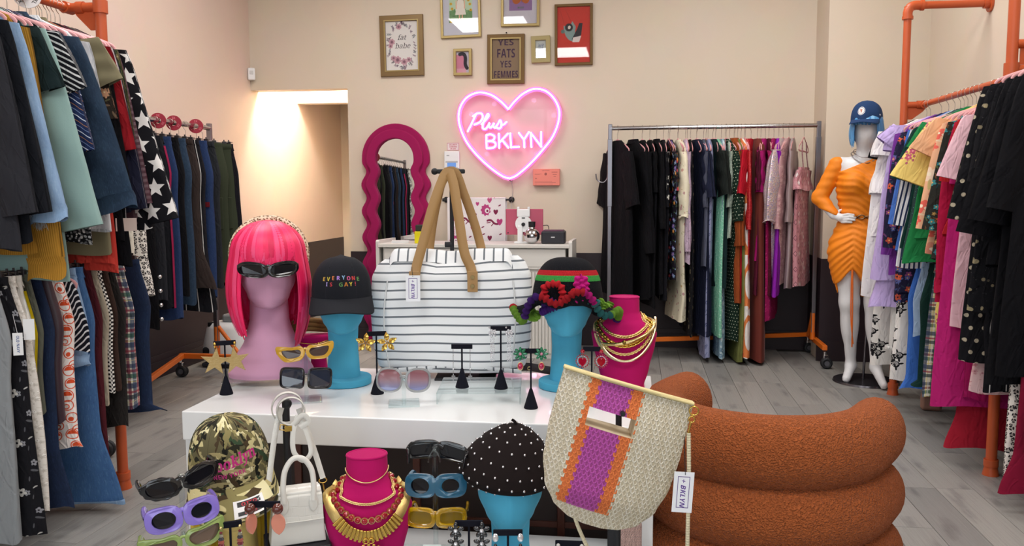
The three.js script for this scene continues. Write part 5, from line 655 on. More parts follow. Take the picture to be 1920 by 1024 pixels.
  obj('front_drop', grid(40, 24, (u, v) => { const x = lerp(-.235, .235, u), f = .006 * Math.sin(u * 26) * v + .004 * Math.sin(u * 11 + 1); return [x, .012 - v * .4, .011 + f + .004 * v, u, 1 - v]; }), mat('#fff', { map: towelMap, bump: 'cloth', bs: .001 }), tw);
  obj('back_drop', [grid(40, 12, (u, v) => [lerp(-.232, .245, u), .012 - v * .36, -.011 + .004 * Math.sin(u * 15) * v, u, 1 - v]), grid(20, 6, (u, v) => { const a = v * PI; return [lerp(-.235, .237, u), .012 + .011 * Math.sin(a) * .6, .011 * Math.cos(a), u, 1]; })], mat('#fff', { map: towelMap }), tw);
}
// ---------------------------------------------------------------- counter and what stands on it
{
  const cy = .848, t = thing('counter', 'white shop counter with a ribbed front against the back wall', 'counter', [0, 0, 0]);
  const cab = mat('#dcdad5', { roughness: .4 });
  obj('worktop', rb(1.44, .026, .44, .004, -1.19, cy - .013, -6.4), cab, t);
  obj('cabinet_body', bx(1.38, cy - .03, .4, -1.19, (cy - .03) / 2, -6.42), cab, t);
  for (const x of [-1.53, -.84]) { const d = obj('drawer', rb(.675, .15, .02, .003, x, .74, -6.21), cab, t); obj('drawer_edge', [rb(.62, .003, .004, .001, x, .685, -6.199)], mat('#b9b8b4'), d); }
  for (let i = 0; i < 56; i++) obj('rib', rb(.02, .61, .012, .005, -1.865 + i * .0245, .34, -6.215, 1), cab, t);
  const side = new THREE.Shape(); side.moveTo(-6.64, .03); side.lineTo(-6.19, .03); side.lineTo(-6.19, cy + .012); side.quadraticCurveTo(-6.195, cy + .03, -6.23, cy + .026); side.lineTo(-6.64, cy + .02); for (const x of [-1.925, -.475]) obj('side_panel', ext(side, .022, .002).rotateY(-PI / 2).translate(x + .022, 0, 0).translate(0, 0, 0), cab, t);
  const tb = thing('tablet_stand', 'pink tablet on a white point-of-sale stand on the counter', 'tablet', [-.83, cy, -6.42]);
  obj('tablet', rb(.286, .196, .012, .006, 0, .158, 0), mat('#b9516b', { roughness: .35 }), tb); obj('camera_dot', rb(.01, .008, .002, .001, -.125, .075, .007), M.black, tb);
  obj('stand_head', [rb(.1, .06, .02, .008, -.005, .225, .016), cyl(.062, .062, .018).rotateX(PI / 2).translate(-.005, .145, .016), rb(.07, .1, .018, .006, -.005, .2, .014)], M.white, tb); obj('clips', [rb(.018, .02, .03, .003, -.045, .262, .008), rb(.018, .02, .03, .003, .035, .262, .008)], M.white, tb);
  obj('pivot', [cyl(.014, .014, .01).rotateX(PI / 2).translate(-.005, .14, .03), rb(.024, .008, .004, .002, -.005, .188, .026)], M.black, tb); obj('leg', [rb(.04, .13, .03, .008, -.03, .065, .02), rb(.14, .012, .12, .005, 0, .006, .02)], M.white, tb); obj('cable', tube([[.143, .13, 0], [.18, .13, .01], [.185, .08, .02], [.16, .03, .03]], .003, 24, 6), M.black, tb);
  const b = thing('mirror_ball_bottle', 'silver disco ball perfume bottle with a black cap on the counter', 'bottle', [-.76, cy, -6.31]);
  const ball = []; obj('ball', new THREE.SphereGeometry(.059, 24, 16).toNonIndexed().translate(0, .058, 0), mat('#d6d6da', { metalness: 1, roughness: .1, flatShading: true }), b); obj('neck', cyl(.02, .024, .014, 0, .118, 0), M.silver, b); obj('cap', cyl(.027, .025, .04, 0, .144, 0), M.black, b);
  const pr = thing('receipt_printer', 'small black receipt printer at the right end of the counter', 'printer', [-.6, cy, -6.35]); obj('casing', rb(.175, .095, .15, .012, 0, .0475, 0), mat('#24242c', { roughness: .5 }), pr); obj('lid', rb(.15, .01, .12, .004, 0, .097, -.005), mat('#5f3650', { roughness: .4 }), pr); obj('badge', rb(.028, .008, .002, .001, 0, .05, .0755), plastic('#c9c9cc'), pr);
  const yb = thing('yellow_box', 'yellow box with a dark lid at the left of the counter', 'box', [-1.6, cy, -6.3]); obj('box', rb(.09, .09, .09, .004, 0, .045, 0), mat('#e0d400', { roughness: .5 }), yb); obj('lid', rb(.08, .05, .08, .01, 0, .115, 0), mat('#2a2c26', { roughness: .7 }), yb);
  const pp = thing('paper_stack', 'small stack of white paper on the left of the counter', 'paper', [-1.78, cy, -6.33], .3); for (let i = 0; i < 3; i++) obj('sheet', rb(.13, .006, .09, .001, i * .003, .003 + i * .006, i * .002, 1), M.white, pp);
}
// white appliance on the floor behind the trouser rack
{
  const t = thing('floor_steamer', 'white floor appliance with a grey lid behind the trouser rack', 'appliance', [-2.86, 0, -5.72]);
  obj('housing', lathe([[.001, .03], [.17, .03], [.195, .05], [.19, .15], [.165, .27], [.14, .31], [.05, .325], [.001, .325]], 30).scale(1.1, 1, .85), M.white, t); obj('lid', rb(.2, .06, .16, .02, .06, .345, 0), plastic('#8c8f92', .5), t); obj('recess', rb(.07, .09, .04, .02, -.13, .1, .12), mat('#1b1b1f'), t); obj('cap', cyl(.03, .03, .03, -.12, .3, .06, 18), mat('#1b1b1f'), t); obj('base', rb(.34, .03, .28, .01, 0, .02, 0), mat('#33333a'), t);
}
// ---------------------------------------------------------------- implicit surfaces (surface nets) for bodies
function nets(f, lo, hi, cell) {
  const n = [0, 1, 2].map((k) => Math.ceil((hi[k] - lo[k]) / cell) + 1), [nx, ny, nz] = n, val = new Float32Array(nx * ny * nz), id = (i, j, k) => i + nx * (j + ny * k);
  for (let k = 0; k < nz; k++) for (let j = 0; j < ny; j++) for (let i = 0; i < nx; i++) val[id(i, j, k)] = f(lo[0] + i * cell, lo[1] + j * cell, lo[2] + k * cell);
  const vid = new Int32Array(nx * ny * nz).fill(-1), P_ = [], ix = [];
  for (let k = 0; k < nz - 1; k++) for (let j = 0; j < ny - 1; j++) for (let i = 0; i < nx - 1; i++) {
    let s = 0, x = 0, y = 0, z = 0, c = 0; const v = []; for (let q = 0; q < 8; q++) { v[q] = val[id(i + (q & 1), j + (q >> 1 & 1), k + (q >> 2))]; if (v[q] < 0) s++; }
    if (!s || s === 8) continue;
    for (let a = 0; a < 8; a++) for (const bit of [1, 2, 4]) if (!(a & bit)) { const b = a | bit; if (v[a] < 0 !== v[b] < 0) { const t = v[a] / (v[a] - v[b]); x += (a & 1) + (bit === 1 ? t : 0); y += (a >> 1 & 1) + (bit === 2 ? t : 0); z += (a >> 2) + (bit === 4 ? t : 0); c++; } }
    vid[id(i, j, k)] = P_.length / 3; P_.push(lo[0] + (i + x / c) * cell, lo[1] + (j + y / c) * cell, lo[2] + (k + z / c) * cell);
  }
  const quad = (a, b, c, d, flip) => { if (a < 0 || b < 0 || c < 0 || d < 0) return; flip ? ix.push(a, b, c, a, c, d) : ix.push(a, c, b, a, d, c); };
  for (let k = 1; k < nz - 1; k++) for (let j = 1; j < ny - 1; j++) for (let i = 1; i < nx - 1; i++) {
    const v0 = val[id(i, j, k)] < 0;
    if (v0 !== val[id(i + 1, j, k)] < 0) quad(vid[id(i, j - 1, k - 1)], vid[id(i, j, k - 1)], vid[id(i, j, k)], vid[id(i, j - 1, k)], v0);
    if (v0 !== val[id(i, j + 1, k)] < 0) quad(vid[id(i - 1, j, k - 1)], vid[id(i - 1, j, k)], vid[id(i, j, k)], vid[id(i, j, k - 1)], v0);
    if (v0 !== val[id(i, j, k + 1)] < 0) quad(vid[id(i - 1, j - 1, k)], vid[id(i, j - 1, k)], vid[id(i, j, k)], vid[id(i - 1, j, k)], v0);
  }
  const g = new THREE.BufferGeometry(); g.setAttribute('position', new THREE.Float32BufferAttribute(P_, 3)); g.setAttribute('uv', new THREE.Float32BufferAttribute(P_.flatMap((_, i) => (i % 3 === 2 ? [P_[i - 2], P_[i - 1]] : [])), 2)); g.setIndex(ix); g.computeVertexNormals(); return g;
}
const smin = (a, b, k) => { const h = Math.max(k - Math.abs(a - b), 0) / k; return Math.min(a, b) - h * h * k * .25; };
function cone(x, y, z, A, B, ra, rb_, sz = 1) {      // tapered capsule; sz flattens it along z
  const bx_ = B[0] - A[0], by = B[1] - A[1], bz = B[2] - A[2], px_ = x - A[0], py_ = y - A[1], pz_ = z - A[2], h = clamp((px_ * bx_ + py_ * by + pz_ * bz) / (bx_ * bx_ + by * by + bz * bz), 0, 1);
  return Math.hypot(px_ - bx_ * h, py_ - by * h, (pz_ - bz * h) / sz) - lerp(ra, rb_, h);
}
const ell = (x, y, z, c, r) => { const k0 = Math.hypot((x - c[0]) / r[0], (y - c[1]) / r[1], (z - c[2]) / r[2]), k1 = Math.hypot((x - c[0]) / r[0] ** 2, (y - c[1]) / r[1] ** 2, (z - c[2]) / r[2] ** 2); return k1 ? k0 * (k0 - 1) / k1 : -Math.min(...r); };
// ---------------------------------------------------------------- full-size mannequin, facing the window
{
  const torso = (x, y, z) => {
    let d = ell(x, y, z, [0, 1.27, 0], [.152, .17, .098]); d = smin(d, ell(x, y, z, [0, 1.075, 0], [.115, .15, .08]), .1); d = smin(d, ell(x, y, z, [-.005, .885, -.01], [.165, .145, .112]), .12);
    d = smin(d, ell(x, y, z, [-.066, 1.275, .075], [.062, .062, .055]), .035); d = smin(d, ell(x, y, z, [.066, 1.275, .075], [.062, .062, .055]), .035);
    d = smin(d, cone(x, y, z, [-.13, 1.4, -.01], [.13, 1.4, -.01], .045, .045), .06); return d;
  };
  const armL = (x, y, z) => smin(cone(x, y, z, [-.155, 1.395, -.01], [-.255, 1.19, -.03], .047, .038), cone(x, y, z, [-.255, 1.19, -.03], [-.175, 1.075, .045], .038, .026), .02);
  const armR = (x, y, z) => smin(cone(x, y, z, [.155, 1.395, -.01], [.2, 1.12, -.03], .047, .038), cone(x, y, z, [.2, 1.12, -.03], [.215, .88, .03], .038, .026), .02);
  const legs = (x, y, z) => { let a = cone(x, y, z, [-.075, .84, 0], [-.062, .52, .03], .092, .057); a = smin(a, cone(x, y, z, [-.062, .52, .03], [-.03, .1, -.03], .056, .031), .04); a = smin(a, ell(x, y, z, [-.05, .4, -.005], [.05, .13, .055]), .04); a = smin(a, cone(x, y, z, [-.03, .09, -.03], [-.075, .035, .1], .034, .026), .03);
    let b = cone(x, y, z, [.075, .84, 0], [.085, .52, .06], .092, .057); b = smin(b, cone(x, y, z, [.085, .52, .06], [.1, .12, .09], .056, .031), .04); b = smin(b, ell(x, y, z, [.09, .4, .05], [.05, .13, .055]), .04); b = smin(b, cone(x, y, z, [.1, .11, .085], [.125, .028, .23], .034, .024), .03); return Math.min(a, b); };
  const head = (x, y, z) => { let d = ell(x, y, z, [.01, 1.635, .0], [.075, .1, .092]); d = smin(d, ell(x, y, z, [.01, 1.575, .025], [.058, .07, .065]), .04); d = smin(d, ell(x, y, z, [.01, 1.6, .088], [.012, .03, .012]), .03); return smin(d, cone(x, y, z, [.002, 1.4, -.015], [.008, 1.56, -.005], .054, .046), .04); };
  const body = (x, y, z) => { let d = smin(torso(x, y, z), legs(x, y, z), .05); d = smin(d, armL(x, y, z), .03); d = smin(d, armR(x, y, z), .03); return smin(d, head(x, y, z), .035); };
  const hand = (x, y, z) => { let d = cone(x, y, z, [-.18, 1.083, .04], [-.135, 1.062, .07], .023, .026, .8); d = smin(d, cone(x, y, z, [-.18, 1.083, .04], [-.19, 1.1, .03], .023, .026), .02); const tips = [[[-.128, 1.078, .075], [-.098, 1.086, .098], [-.066, 1.082, .105]], [[-.124, 1.064, .079], [-.09, 1.07, .104], [-.055, 1.066, .11]], [[-.124, 1.05, .079], [-.093, 1.054, .104], [-.06, 1.05, .108]], [[-.128, 1.037, .075], [-.102, 1.038, .096], [-.076, 1.035, .1]], [[-.16, 1.08, .045], [-.14, 1.108, .035], [-.115, 1.115, .03]]]; for (const [a, b, c] of tips) { d = smin(d, Math.min(cone(x, y, z, a, b, .0098, .0085), cone(x, y, z, b, c, .0085, .007)), .006); } return d; };
  const pos = [1.432, .0, -5.72], skin = mat('#e2e3e6', { roughness: .42, clearcoat: .15 });
  const t = thing('mannequin', 'white faceless full-body mannequin with one hand on its hip', 'mannequin', pos, -.08);
  obj('body', [nets(body, [-.36, 0, -.2], [.36, 1.77, .3], .0115), nets(hand, [-.23, 1.0, .0], [-.03, 1.15, .14], .0032)], skin, t);
  obj('base_plate', cyl(.2, .205, .012, .06, .007, .0, 40), mat('#55545a', { metalness: .8, roughness: .25 }), t); obj('support_rod', bar([.05, .01, -.04], [.055, .36, -.015], .008, 10), M.steel, t);
  // orange one-shoulder dress: follows the body, ends at neckline, sleeve and draped hem
  const ruche = (x, y, z) => { const dy = y - .85, dx = Math.abs(x + .065); return .0045 * Math.sin((y + dx * (.75 - dy * 3.2)) * 175 + Math.sin(dx * 40) * .6) * sst(.26, .06, Math.abs(dy)) * sst(0, .03, dx + .012) + .0035 * Math.sin(y * 150 + x * 60 + Math.sin(x * 30) * 2) * sst(.95, 1.05, y); };
  const dress = (x, y, z) => {
    let hips = smin(torso(x, y, z), ell(x, y, z, [-.005, .78, .015], [.162, .2, .115]), .09); hips = smin(hips, legsDress(x, y, z), .05);
    const neck = (y - (1.36 + (x + .13) * .42)) * .9, hem = (lerp(.735, .64, sst(0, .09, Math.abs(x + .065))) - (z < -.02 ? .09 : 0) - y);
    const d1 = Math.max(Math.max(hips - .011 - ruche(x, y, z), neck), hem), cut = Math.max(x + .128 + (y - 1.4) * .25, -(x * .5 - y + 1.24) * 1);
    const up = Math.max(armL(x, y, z) - .01 - .0015 * Math.sin(y * 120), x + .122 + (y - 1.4) * .3), sl = Math.max(up, -(y - 1.118 - (x + .25) * -.5) * .9);
    return Math.min(d1, sl);
  };
  const legsDress = (x, y, z) => smin(cone(x, y, z, [-.07, .84, 0], [-.055, .6, .03], .1, .085), cone(x, y, z, [.07, .84, 0], [.075, .6, .05], .1, .085), .08);
  const dr = thing('orange_dress', 'orange one-shoulder ruched dress worn by the mannequin', 'dress', pos, -.08);
  obj('fabric', nets(dress, [-.34, .5, -.17], [.26, 1.49, .2], .0078), mat('#f08708', { roughness: .62, bump: 'cloth', bs: .0008, sheen: .3 }), dr);
  obj('drawstring', [tube([[-.066, .74, .142], [-.064, .6, .155], [-.06, .4, .16], [-.056, .25, .15]], .0042, 40, 8), tube([[-.07, .74, .14], [-.072, .6, .15], [-.068, .42, .158], [-.05, .27, .152]], .0036, 40, 8)], mat('#d9660f', { roughness: .6 }), dr);
  const bt = thing('chain_belt', 'gold chain belt round the waist of the orange dress', 'belt', pos, -.08);
  for (let i = 0; i < 14; i++) { const a = lerp(-1.9, 1.9, i / 13), x = .141 * Math.sin(a), z = .112 * Math.cos(a), L = new THREE.TorusGeometry(.0155, .0042, 8, 18).scale(1.25, .8, 1); if (i % 2) L.rotateX(1.1); L.rotateY(a); obj('link', L.translate(x, 1.066 + .004 * Math.cos(a * 3), z), mat('#8a7358', { metalness: 1, roughness: .3 }), bt); }
  const nk = thing('silver_necklace', 'layered silver chain necklace on the mannequin', 'necklace', pos, -.08); for (const [dy, w, dd, r] of [[1.47, .062, .03, .003], [1.455, .075, .05, .0036]]) obj('chain', tube([[-w, dy + .015, -.01], [-w * .95, dy - .005, .035], [-w * .5, dy - dd * .8, .068], [0, dy - dd, .078], [w * .5, dy - dd * .8, .068], [w * .95, dy - .005, .035], [w, dy + .015, -.01], [w * .5, dy + .03, -.07], [-w * .5, dy + .03, -.07]], r, 70, 8, true), mat('#a9a7ab', { metalness: 1, roughness: .3 }), nk);
}
// ---------------------------------------------------------------- wigs and caps
/* ribbons of hair falling from the crown. o: rx, rz (half width and depth), top, mid (height where it starts to fall), bot(theta), face (half angle), fringe, swing */
function wigGeo(o) {
  const out = [], col = new THREE.Color(), base = o.cols.map((c) => new THREE.Color(c));
  for (let i = 0; i < o.n; i++) {
    const layer = i % 4, th = (i / o.n * 2 * PI * 7.13 + rr(-.1, .1)) % (2 * PI) - PI, isF = Math.abs(th) < o.face, jr = 1 + layer * .016 + rr(-.01, .012), yb = isF ? o.fringe + rr(-.012, .014) : o.bot(th) + rr(-.02, .02), w = rr(.006, .0125), c = base[rnd() * base.length | 0], n = 16, k = rr(-.1, .1), pos = [], cols = [], uv = [], ix = [];
    const th0 = th * (o.part ? 1 : 1);
    for (let j = 0; j <= n; j++) {
      const s = j / n; let r, y, a = th0 + k * s * s * .35;
      const cut = .48, q = Math.min(1, s / cut) * PI / 2; const full = o.top - (o.top - o.mid) * (1 - Math.cos(q)); r = Math.sin(q);
      if (isF) { const qq = s * Math.acos(clamp((o.mid - yb) / (o.top - o.mid), -.99, .99) * -1 > 0 ? 0 : 0) || s; const yy = lerp(o.top, yb, s * s * .6 + s * .4), cosq = clamp((yy - o.mid) / (o.top - o.mid), 0, 1); y = yy; r = Math.sqrt(1 - cosq * cosq) * 1.0; r = Math.max(r, .02); }
      else if (s <= cut) y = full; else { const d = (s - cut) / (1 - cut); y = lerp(o.mid, yb, d); r = 1 + o.swing * Math.sin(d * PI * .8) * .5 - (o.curl ?? .1) * d * d * d; }
      r *= jr; const x = o.rx * r * Math.sin(a), z = o.rz * r * Math.cos(a) + (o.zc ?? 0), tx = Math.cos(a), tz = -Math.sin(a), ww = w * (s < .1 ? .5 + s * 5 : s > .9 ? 1 - (s - .9) * 6 : 1);
      for (const e of [-1, 0, 1]) { pos.push(x + tx * ww * e, y, z + tz * ww * e + (e ? 0 : .002)); col.copy(c).multiplyScalar(.94 + .12 * ((i * 7 + 3) % 5) / 5); cols.push(col.r, col.g, col.b); uv.push(e, s); }
    }
    for (let j = 0; j < n; j++) for (const e of [0, 1]) { const a = j * 3 + e; ix.push(a, a + 3, a + 1, a + 1, a + 3, a + 4); }
    const g = new THREE.BufferGeometry(); g.setAttribute('position', new THREE.Float32BufferAttribute(pos, 3)); g.setAttribute('uv', new THREE.Float32BufferAttribute(uv, 2)); g.setAttribute('color', new THREE.Float32BufferAttribute(cols, 3)); g.setIndex(ix); g.computeVertexNormals(); out.push(g);
  }
  return mergeGeometries(out);
}
const M_hair = mat('#ffffff', { vertexColors: true, roughness: .45 });
/* baseball cap with its rim at y = 0, facing +z. o: rx, rz, h, brim, crownMat, brimMat */
function capParts(t, o) {
  const { rx, rz, h } = o, e = o.e ?? 2.5;
  const R = (v) => (1 - v ** e) ** (1 / e);
  obj('crown', grid(56, 22, (u, v) => { const th = (u - .5) * 2 * PI, f = Math.cos(th), r = R(Math.min(v, .9995)), hh = h * (1 + .04 * Math.max(0, f)), seam = 1 - .012 * Math.max(0, 1 - Math.abs(((th / (2 * PI) * 6 + .0) % 1 + 1) % 1 - .5) * 2 * 6 + 5) * (v < .95 ? 1 : 0); return [rx * r * Math.sin(th) * seam, v * hh, rz * r * Math.cos(th) * seam, u, v]; }, true), o.crownMat, t);
  obj('button', sph(.008, 0, h * 1.005, 0, 10).scale(1, .6, 1).translate(0, h * .4, 0), o.brimMat, t);
  const bA = o.bA ?? 1.05, top = (u, v) => { const a = lerp(-bA, bA, u), k = 1 - (a / bA) ** 2, L = o.brim * k ** .55 * v, x0 = rx * 1.005 * Math.sin(a), z0 = rz * 1.005 * Math.cos(a); const x = x0 + L * Math.sin(a) * .35, z = z0 + L; return [x, -(o.droop ?? .9) * x * x * 2.6 * v - (o.pitch ?? .2) * L + .004, z]; };
  obj('brim', [grid(30, 10, (u, v) => [...top(u, v), u * .2, v * .08]), grid(30, 10, (u, v) => { const q = top(1 - u, v); return [q[0], q[1] - .0035, q[2], u * .2, v * .08]; }), grid(30, 1, (u, v) => { const q = top(u, 1); return [q[0], q[1] - .0035 * v, q[2]]; })], o.brimMat, t);
  if (o.band) obj('band', grid(56, 1, (u, v) => { const th = u * 2 * PI; return [rx * 1.004 * Math.sin(th), -.002 + v * .004, rz * 1.004 * Math.cos(th)]; }, true), o.brimMat, t);
  return top;
}
{ // mannequin wig and cap
  const p = [1.442, 1.6, -5.715];
  const w = thing('blue_wig', 'sky blue bob wig on the mannequin', 'wig', p, -.3); obj('hair', wigGeo({ n: 260, rx: .092, rz: .106, top: .145, mid: .06, bot: (t) => -.06 - .03 * Math.cos(t), face: .72, fringe: .05, swing: .18, curl: .05, cols: ['#5aa2dc', '#3f86c8', '#86bfe8'] }), M_hair, w);
  const crown = tex(1024, 256, (g, W, H) => { fillBg(g, W, H, '#27406a'); speckle(g, W, H, 900, 1, 3, ['#223a61', '#2d4977'], .5); const x = W * .47, y = H * .56; g.fillStyle = '#e8e6e4'; g.beginPath(); g.ellipse(x, y, 44, 52, 0, 0, 7); g.fill(); g.strokeStyle = '#3a5688'; g.lineWidth = 4; g.beginPath(); g.ellipse(x, y, 37, 44, 0, 0, 7); g.stroke(); g.fillStyle = '#b85a3a'; g.font = 'bold 54px serif'; g.textAlign = 'center'; g.save(); g.translate(x, y + 17); g.scale(.62, 1); g.fillText('N', -6, 0); g.fillText('Y', 8, 2); g.restore(); g.fillStyle = '#cfd6e2'; g.beginPath(); g.moveTo(W * .66, H * .72); g.lineTo(W * .675, H * .82); g.lineTo(W * .69, H * .72); g.fill(); });
  const c = thing('baseball_cap', 'navy baseball cap with a round white NY emblem on the mannequin', 'cap', [1.44, 1.672, -5.715], -.42); capParts(c, { rx: .098, rz: .112, h: .122, brim: .068, crownMat: mat('#fff', { map: crown, bump: 'twill', bs: .0004 }), brimMat: mat('#27406a', { bump: 'twill', bs: .0004 }), pitch: .3 });
}
// ---------------------------------------------------------------- display tables
const TT = .65, TL = .3;
const turn = (x, z) => Math.atan2(-x, -z);      // how far a display piece is turned towards the shop window
{
  const t = thing('display_table', 'tall white display table holding heads, earrings and the striped tote', 'table', [0, 0, 0]);
  obj('tabletop', rb(1.265, .08, .61, .004, -.577, TT - .04, -2.415), M.whiteSatin, t); for (const x of [-1.18, .02]) obj('side_panel', rb(.066, TT - .08, .58, .003, x, (TT - .08) / 2, -2.42), M.whiteSatin, t);
  const u = thing('display_platform', 'low white display platform in front of the tall table', 'table', [0, 0, 0]);
  obj('platform_top', rb(1.08, .05, .75, .004, -.595, TL - .025, -1.875), M.whiteSatin, u); obj('platform_base', rb(1.0, TL - .05, .68, .003, -.595, (TL - .05) / 2, -1.875), M.whiteSatin, u);
  const k = thing('storage_trunk', 'dark brown storage trunk with wooden trims under the tall table', 'trunk', [0, 0, 0]), wd = mat('#5a2f22', { roughness: .5, bump: 'cloth', bs: .0008 });
  obj('trunk_body', rb(1.1, .54, .26, .006, -.575, .28, -2.48), mat('#332724', { roughness: .7, bump: 'cloth', bs: .001 }), k); for (const x of [-.98, -.62, -.2]) obj('upright_trim', rb(.022, .54, .012, .003, x, .28, -2.346), wd, k); for (const y of [.292, .05]) obj('cross_trim', rb(1.08, .018, .008, .002, -.575, y, -2.348), wd, k);
}
// ---------------------------------------------------------------- upholstered chair
{
  const t = thing('armchair', 'rust orange boucle barrel chair with stacked rolled back', 'chair', [.372, 0, -2.5], -.51);
  const bc = mat('#a55a32', { roughness: 1, bump: 'boucle', bs: .009, sheen: .3 });
  const R = .285, path = (y, s = 1) => { const p = []; p.push([-R * s, y, -.1]); for (let i = 0; i <= 14; i++) { const a = PI + i / 14 * PI; p.push([R * s * Math.cos(a), y, -R * s * Math.sin(a)]); } p.push([R * s, y, -.1]); return p; };
  const roll = (y, r, s, arm) => { const c = new THREE.CatmullRomCurve3(path(y, s).map((q) => V(q[0], q[1], q[2]))), N = 90, K = 26; const fr = c.computeFrenetFrames(N, false);
    return grid(K, N + 16, (u, v) => { const k = v * (N + 16) - 8, kk = clamp(k, 0, N), e = k < 0 ? -k / 8 : k > N ? (k - N) / 8 : 0, q = c.getPointAt(kk / N), T_ = c.getTangentAt(kk / N), a = u * 2 * PI, side = V(T_.z, 0, -T_.x), rad = r * Math.sqrt(Math.max(0, 1 - e * e)), off = (k < 0 ? -1 : 1) * e * r * .75; const ca = Math.cos(a), sa = Math.sin(a), sh = .84; return [q.x + side.x * rad * sh * ca + T_.x * off, q.y + rad * sa * 1.04, q.z + side.z * rad * sh * ca + T_.z * off, u * 2 * PI * r, v * 1.5]; }, true); };
  obj('back_roll', roll(.567, .094, 1, 1), bc, t); obj('back_roll', roll(.398, .092, 1.02), bc, t); obj('back_roll', roll(.232, .092, 1.03), bc, t);
  obj('back_shell', lathe([[.24, .12], [.26, .14], [.27, .3], [.25, .42], [.22, .42], [.2, .3], [.2, .12]], 30), bc, t);
  obj('seat_cushion', rb(.5, .14, .5, .06, 0, .33, -.06, 4), bc, t); obj('base', lathe([[.001, .035], [.3, .035], [.33, .06], [.34, .14], [.3, .17], [.001, .17]], 36), bc, t); for (const [x, z] of [[-.2, .2], [.2, .2], [-.2, -.2], [.2, -.2]]) obj('foot', cyl(.022, .018, .04, x, .02, z, 14), mat('#2a1c14', { roughness: .5 }), t);
}
// ---------------------------------------------------------------- display heads
const ellR = (sx, sz, y, c, r) => { const k = 1 - ((y - c[1]) / r[1]) ** 2; if (k <= 0) return 0; const A = sx * sx / r[0] ** 2 + sz * sz / r[2] ** 2, B = -2 * sz * c[2] / r[2] ** 2, C = c[2] * c[2] / r[2] ** 2 - k, D = B * B - 4 * A * C; return D < 0 ? 0 : Math.max(0, (-B + Math.sqrt(D)) / (2 * A)); };
function headGeo(o) {     // smooth display head: neck profile joined to cranium and face
  const H = o.top;
  return grid(72, 110, (u, v) => {
    const th = (u - .5) * 2 * PI, sx = Math.sin(th), sz = Math.cos(th), y = v < .985 ? H * v / .985 * .9995 : H * (.9995 + (v - .985) / .015 * .0005);
    const [nx, nz, zo] = interp(o.neck, y); let rn = 1 / Math.sqrt((sx / nx) ** 2 + (sz / nz) ** 2) + zo * sz;
    if (y > o.chin + .09) rn *= sst(o.chin + .16, o.chin + .09, y);
    const c = ellR(sx, sz, y, [0, H - .094, -.008], [.081, .094, .098]), fy = (y - o.chin) / .2, wf = interp([[0, .022, .09], [.03, .04, .1], [.15, .058, .104], [.35, .075, .105], [.6, .081, .105], [.8, .074, .095], [1, .04, .06]], fy), f = fy > 0 && fy < 1.05 && sz > -.25 ? 1 / Math.sqrt((sx / wf[0]) ** 2 + (Math.max(sz, 0) / wf[1]) ** 2) * sst(-.25, .05, sz) : 0;
    const hd = Math.max(c, f); let r = hd > 0 ? Math.max(rn, hd) + .005 * Math.exp(-(((rn - hd) / .008) ** 2)) : rn;
    r += .0045 * Math.exp(-((th / .11) ** 2)) * sst(o.chin + .0, o.chin + .06, y) * sst(o.chin + .16, o.chin + .1, y) * (sz > 0 ? 1 : 0);
    if (v > .9995) r = 0;
    return [r * sx, y, r * sz, th * .09, y];
  }, true);
}
const velvet = (c) => mat(c, { roughness: .92, sheen: .55, bump: 'pile', bs: .0003 });
const M_blueV = velvet('#4ea7c9'), M_pinkV = velvet('#c795b2'), M_hotV = velvet('#b0125e');
const slimNeck = [[0, .051, .05, -.008], [.03, .048, .047, -.01], [.1, .041, .042, -.018], [.16, .042, .045, -.022], [.26, .05, .055, -.014]];
function displayHead(label, x, y, z, s, ry, m = M_blueV, name = 'hat_form') { const t = thing(name, label, 'display head', [x, y, z], ry); t.scale.setScalar(s); obj('base', lathe([[.001, 0], [.08, 0], [.0845, .003], [.0845, .02], [.082, .0235], [.04, .0235]], 44), m, t); obj('head', headGeo({ top: .365, chin: .145, neck: slimNeck }).translate(0, .02, 0), m, t); return t; }
const H1 = [-.885, TT, -2.49]; displayHead('blue velvet head under the black slogan cap', ...H1, 1.0, turn(-.885, -2.49) - .05);
const H2 = [-.2, TT, -2.53]; displayHead('blue velvet head under the black crochet hat', ...H2, 1.0, turn(-.2, -2.53));
const H3 = [-.285, TL, -1.93]; displayHead('blue velvet head under the studded beret on the low platform', ...H3, 1.0, .12);
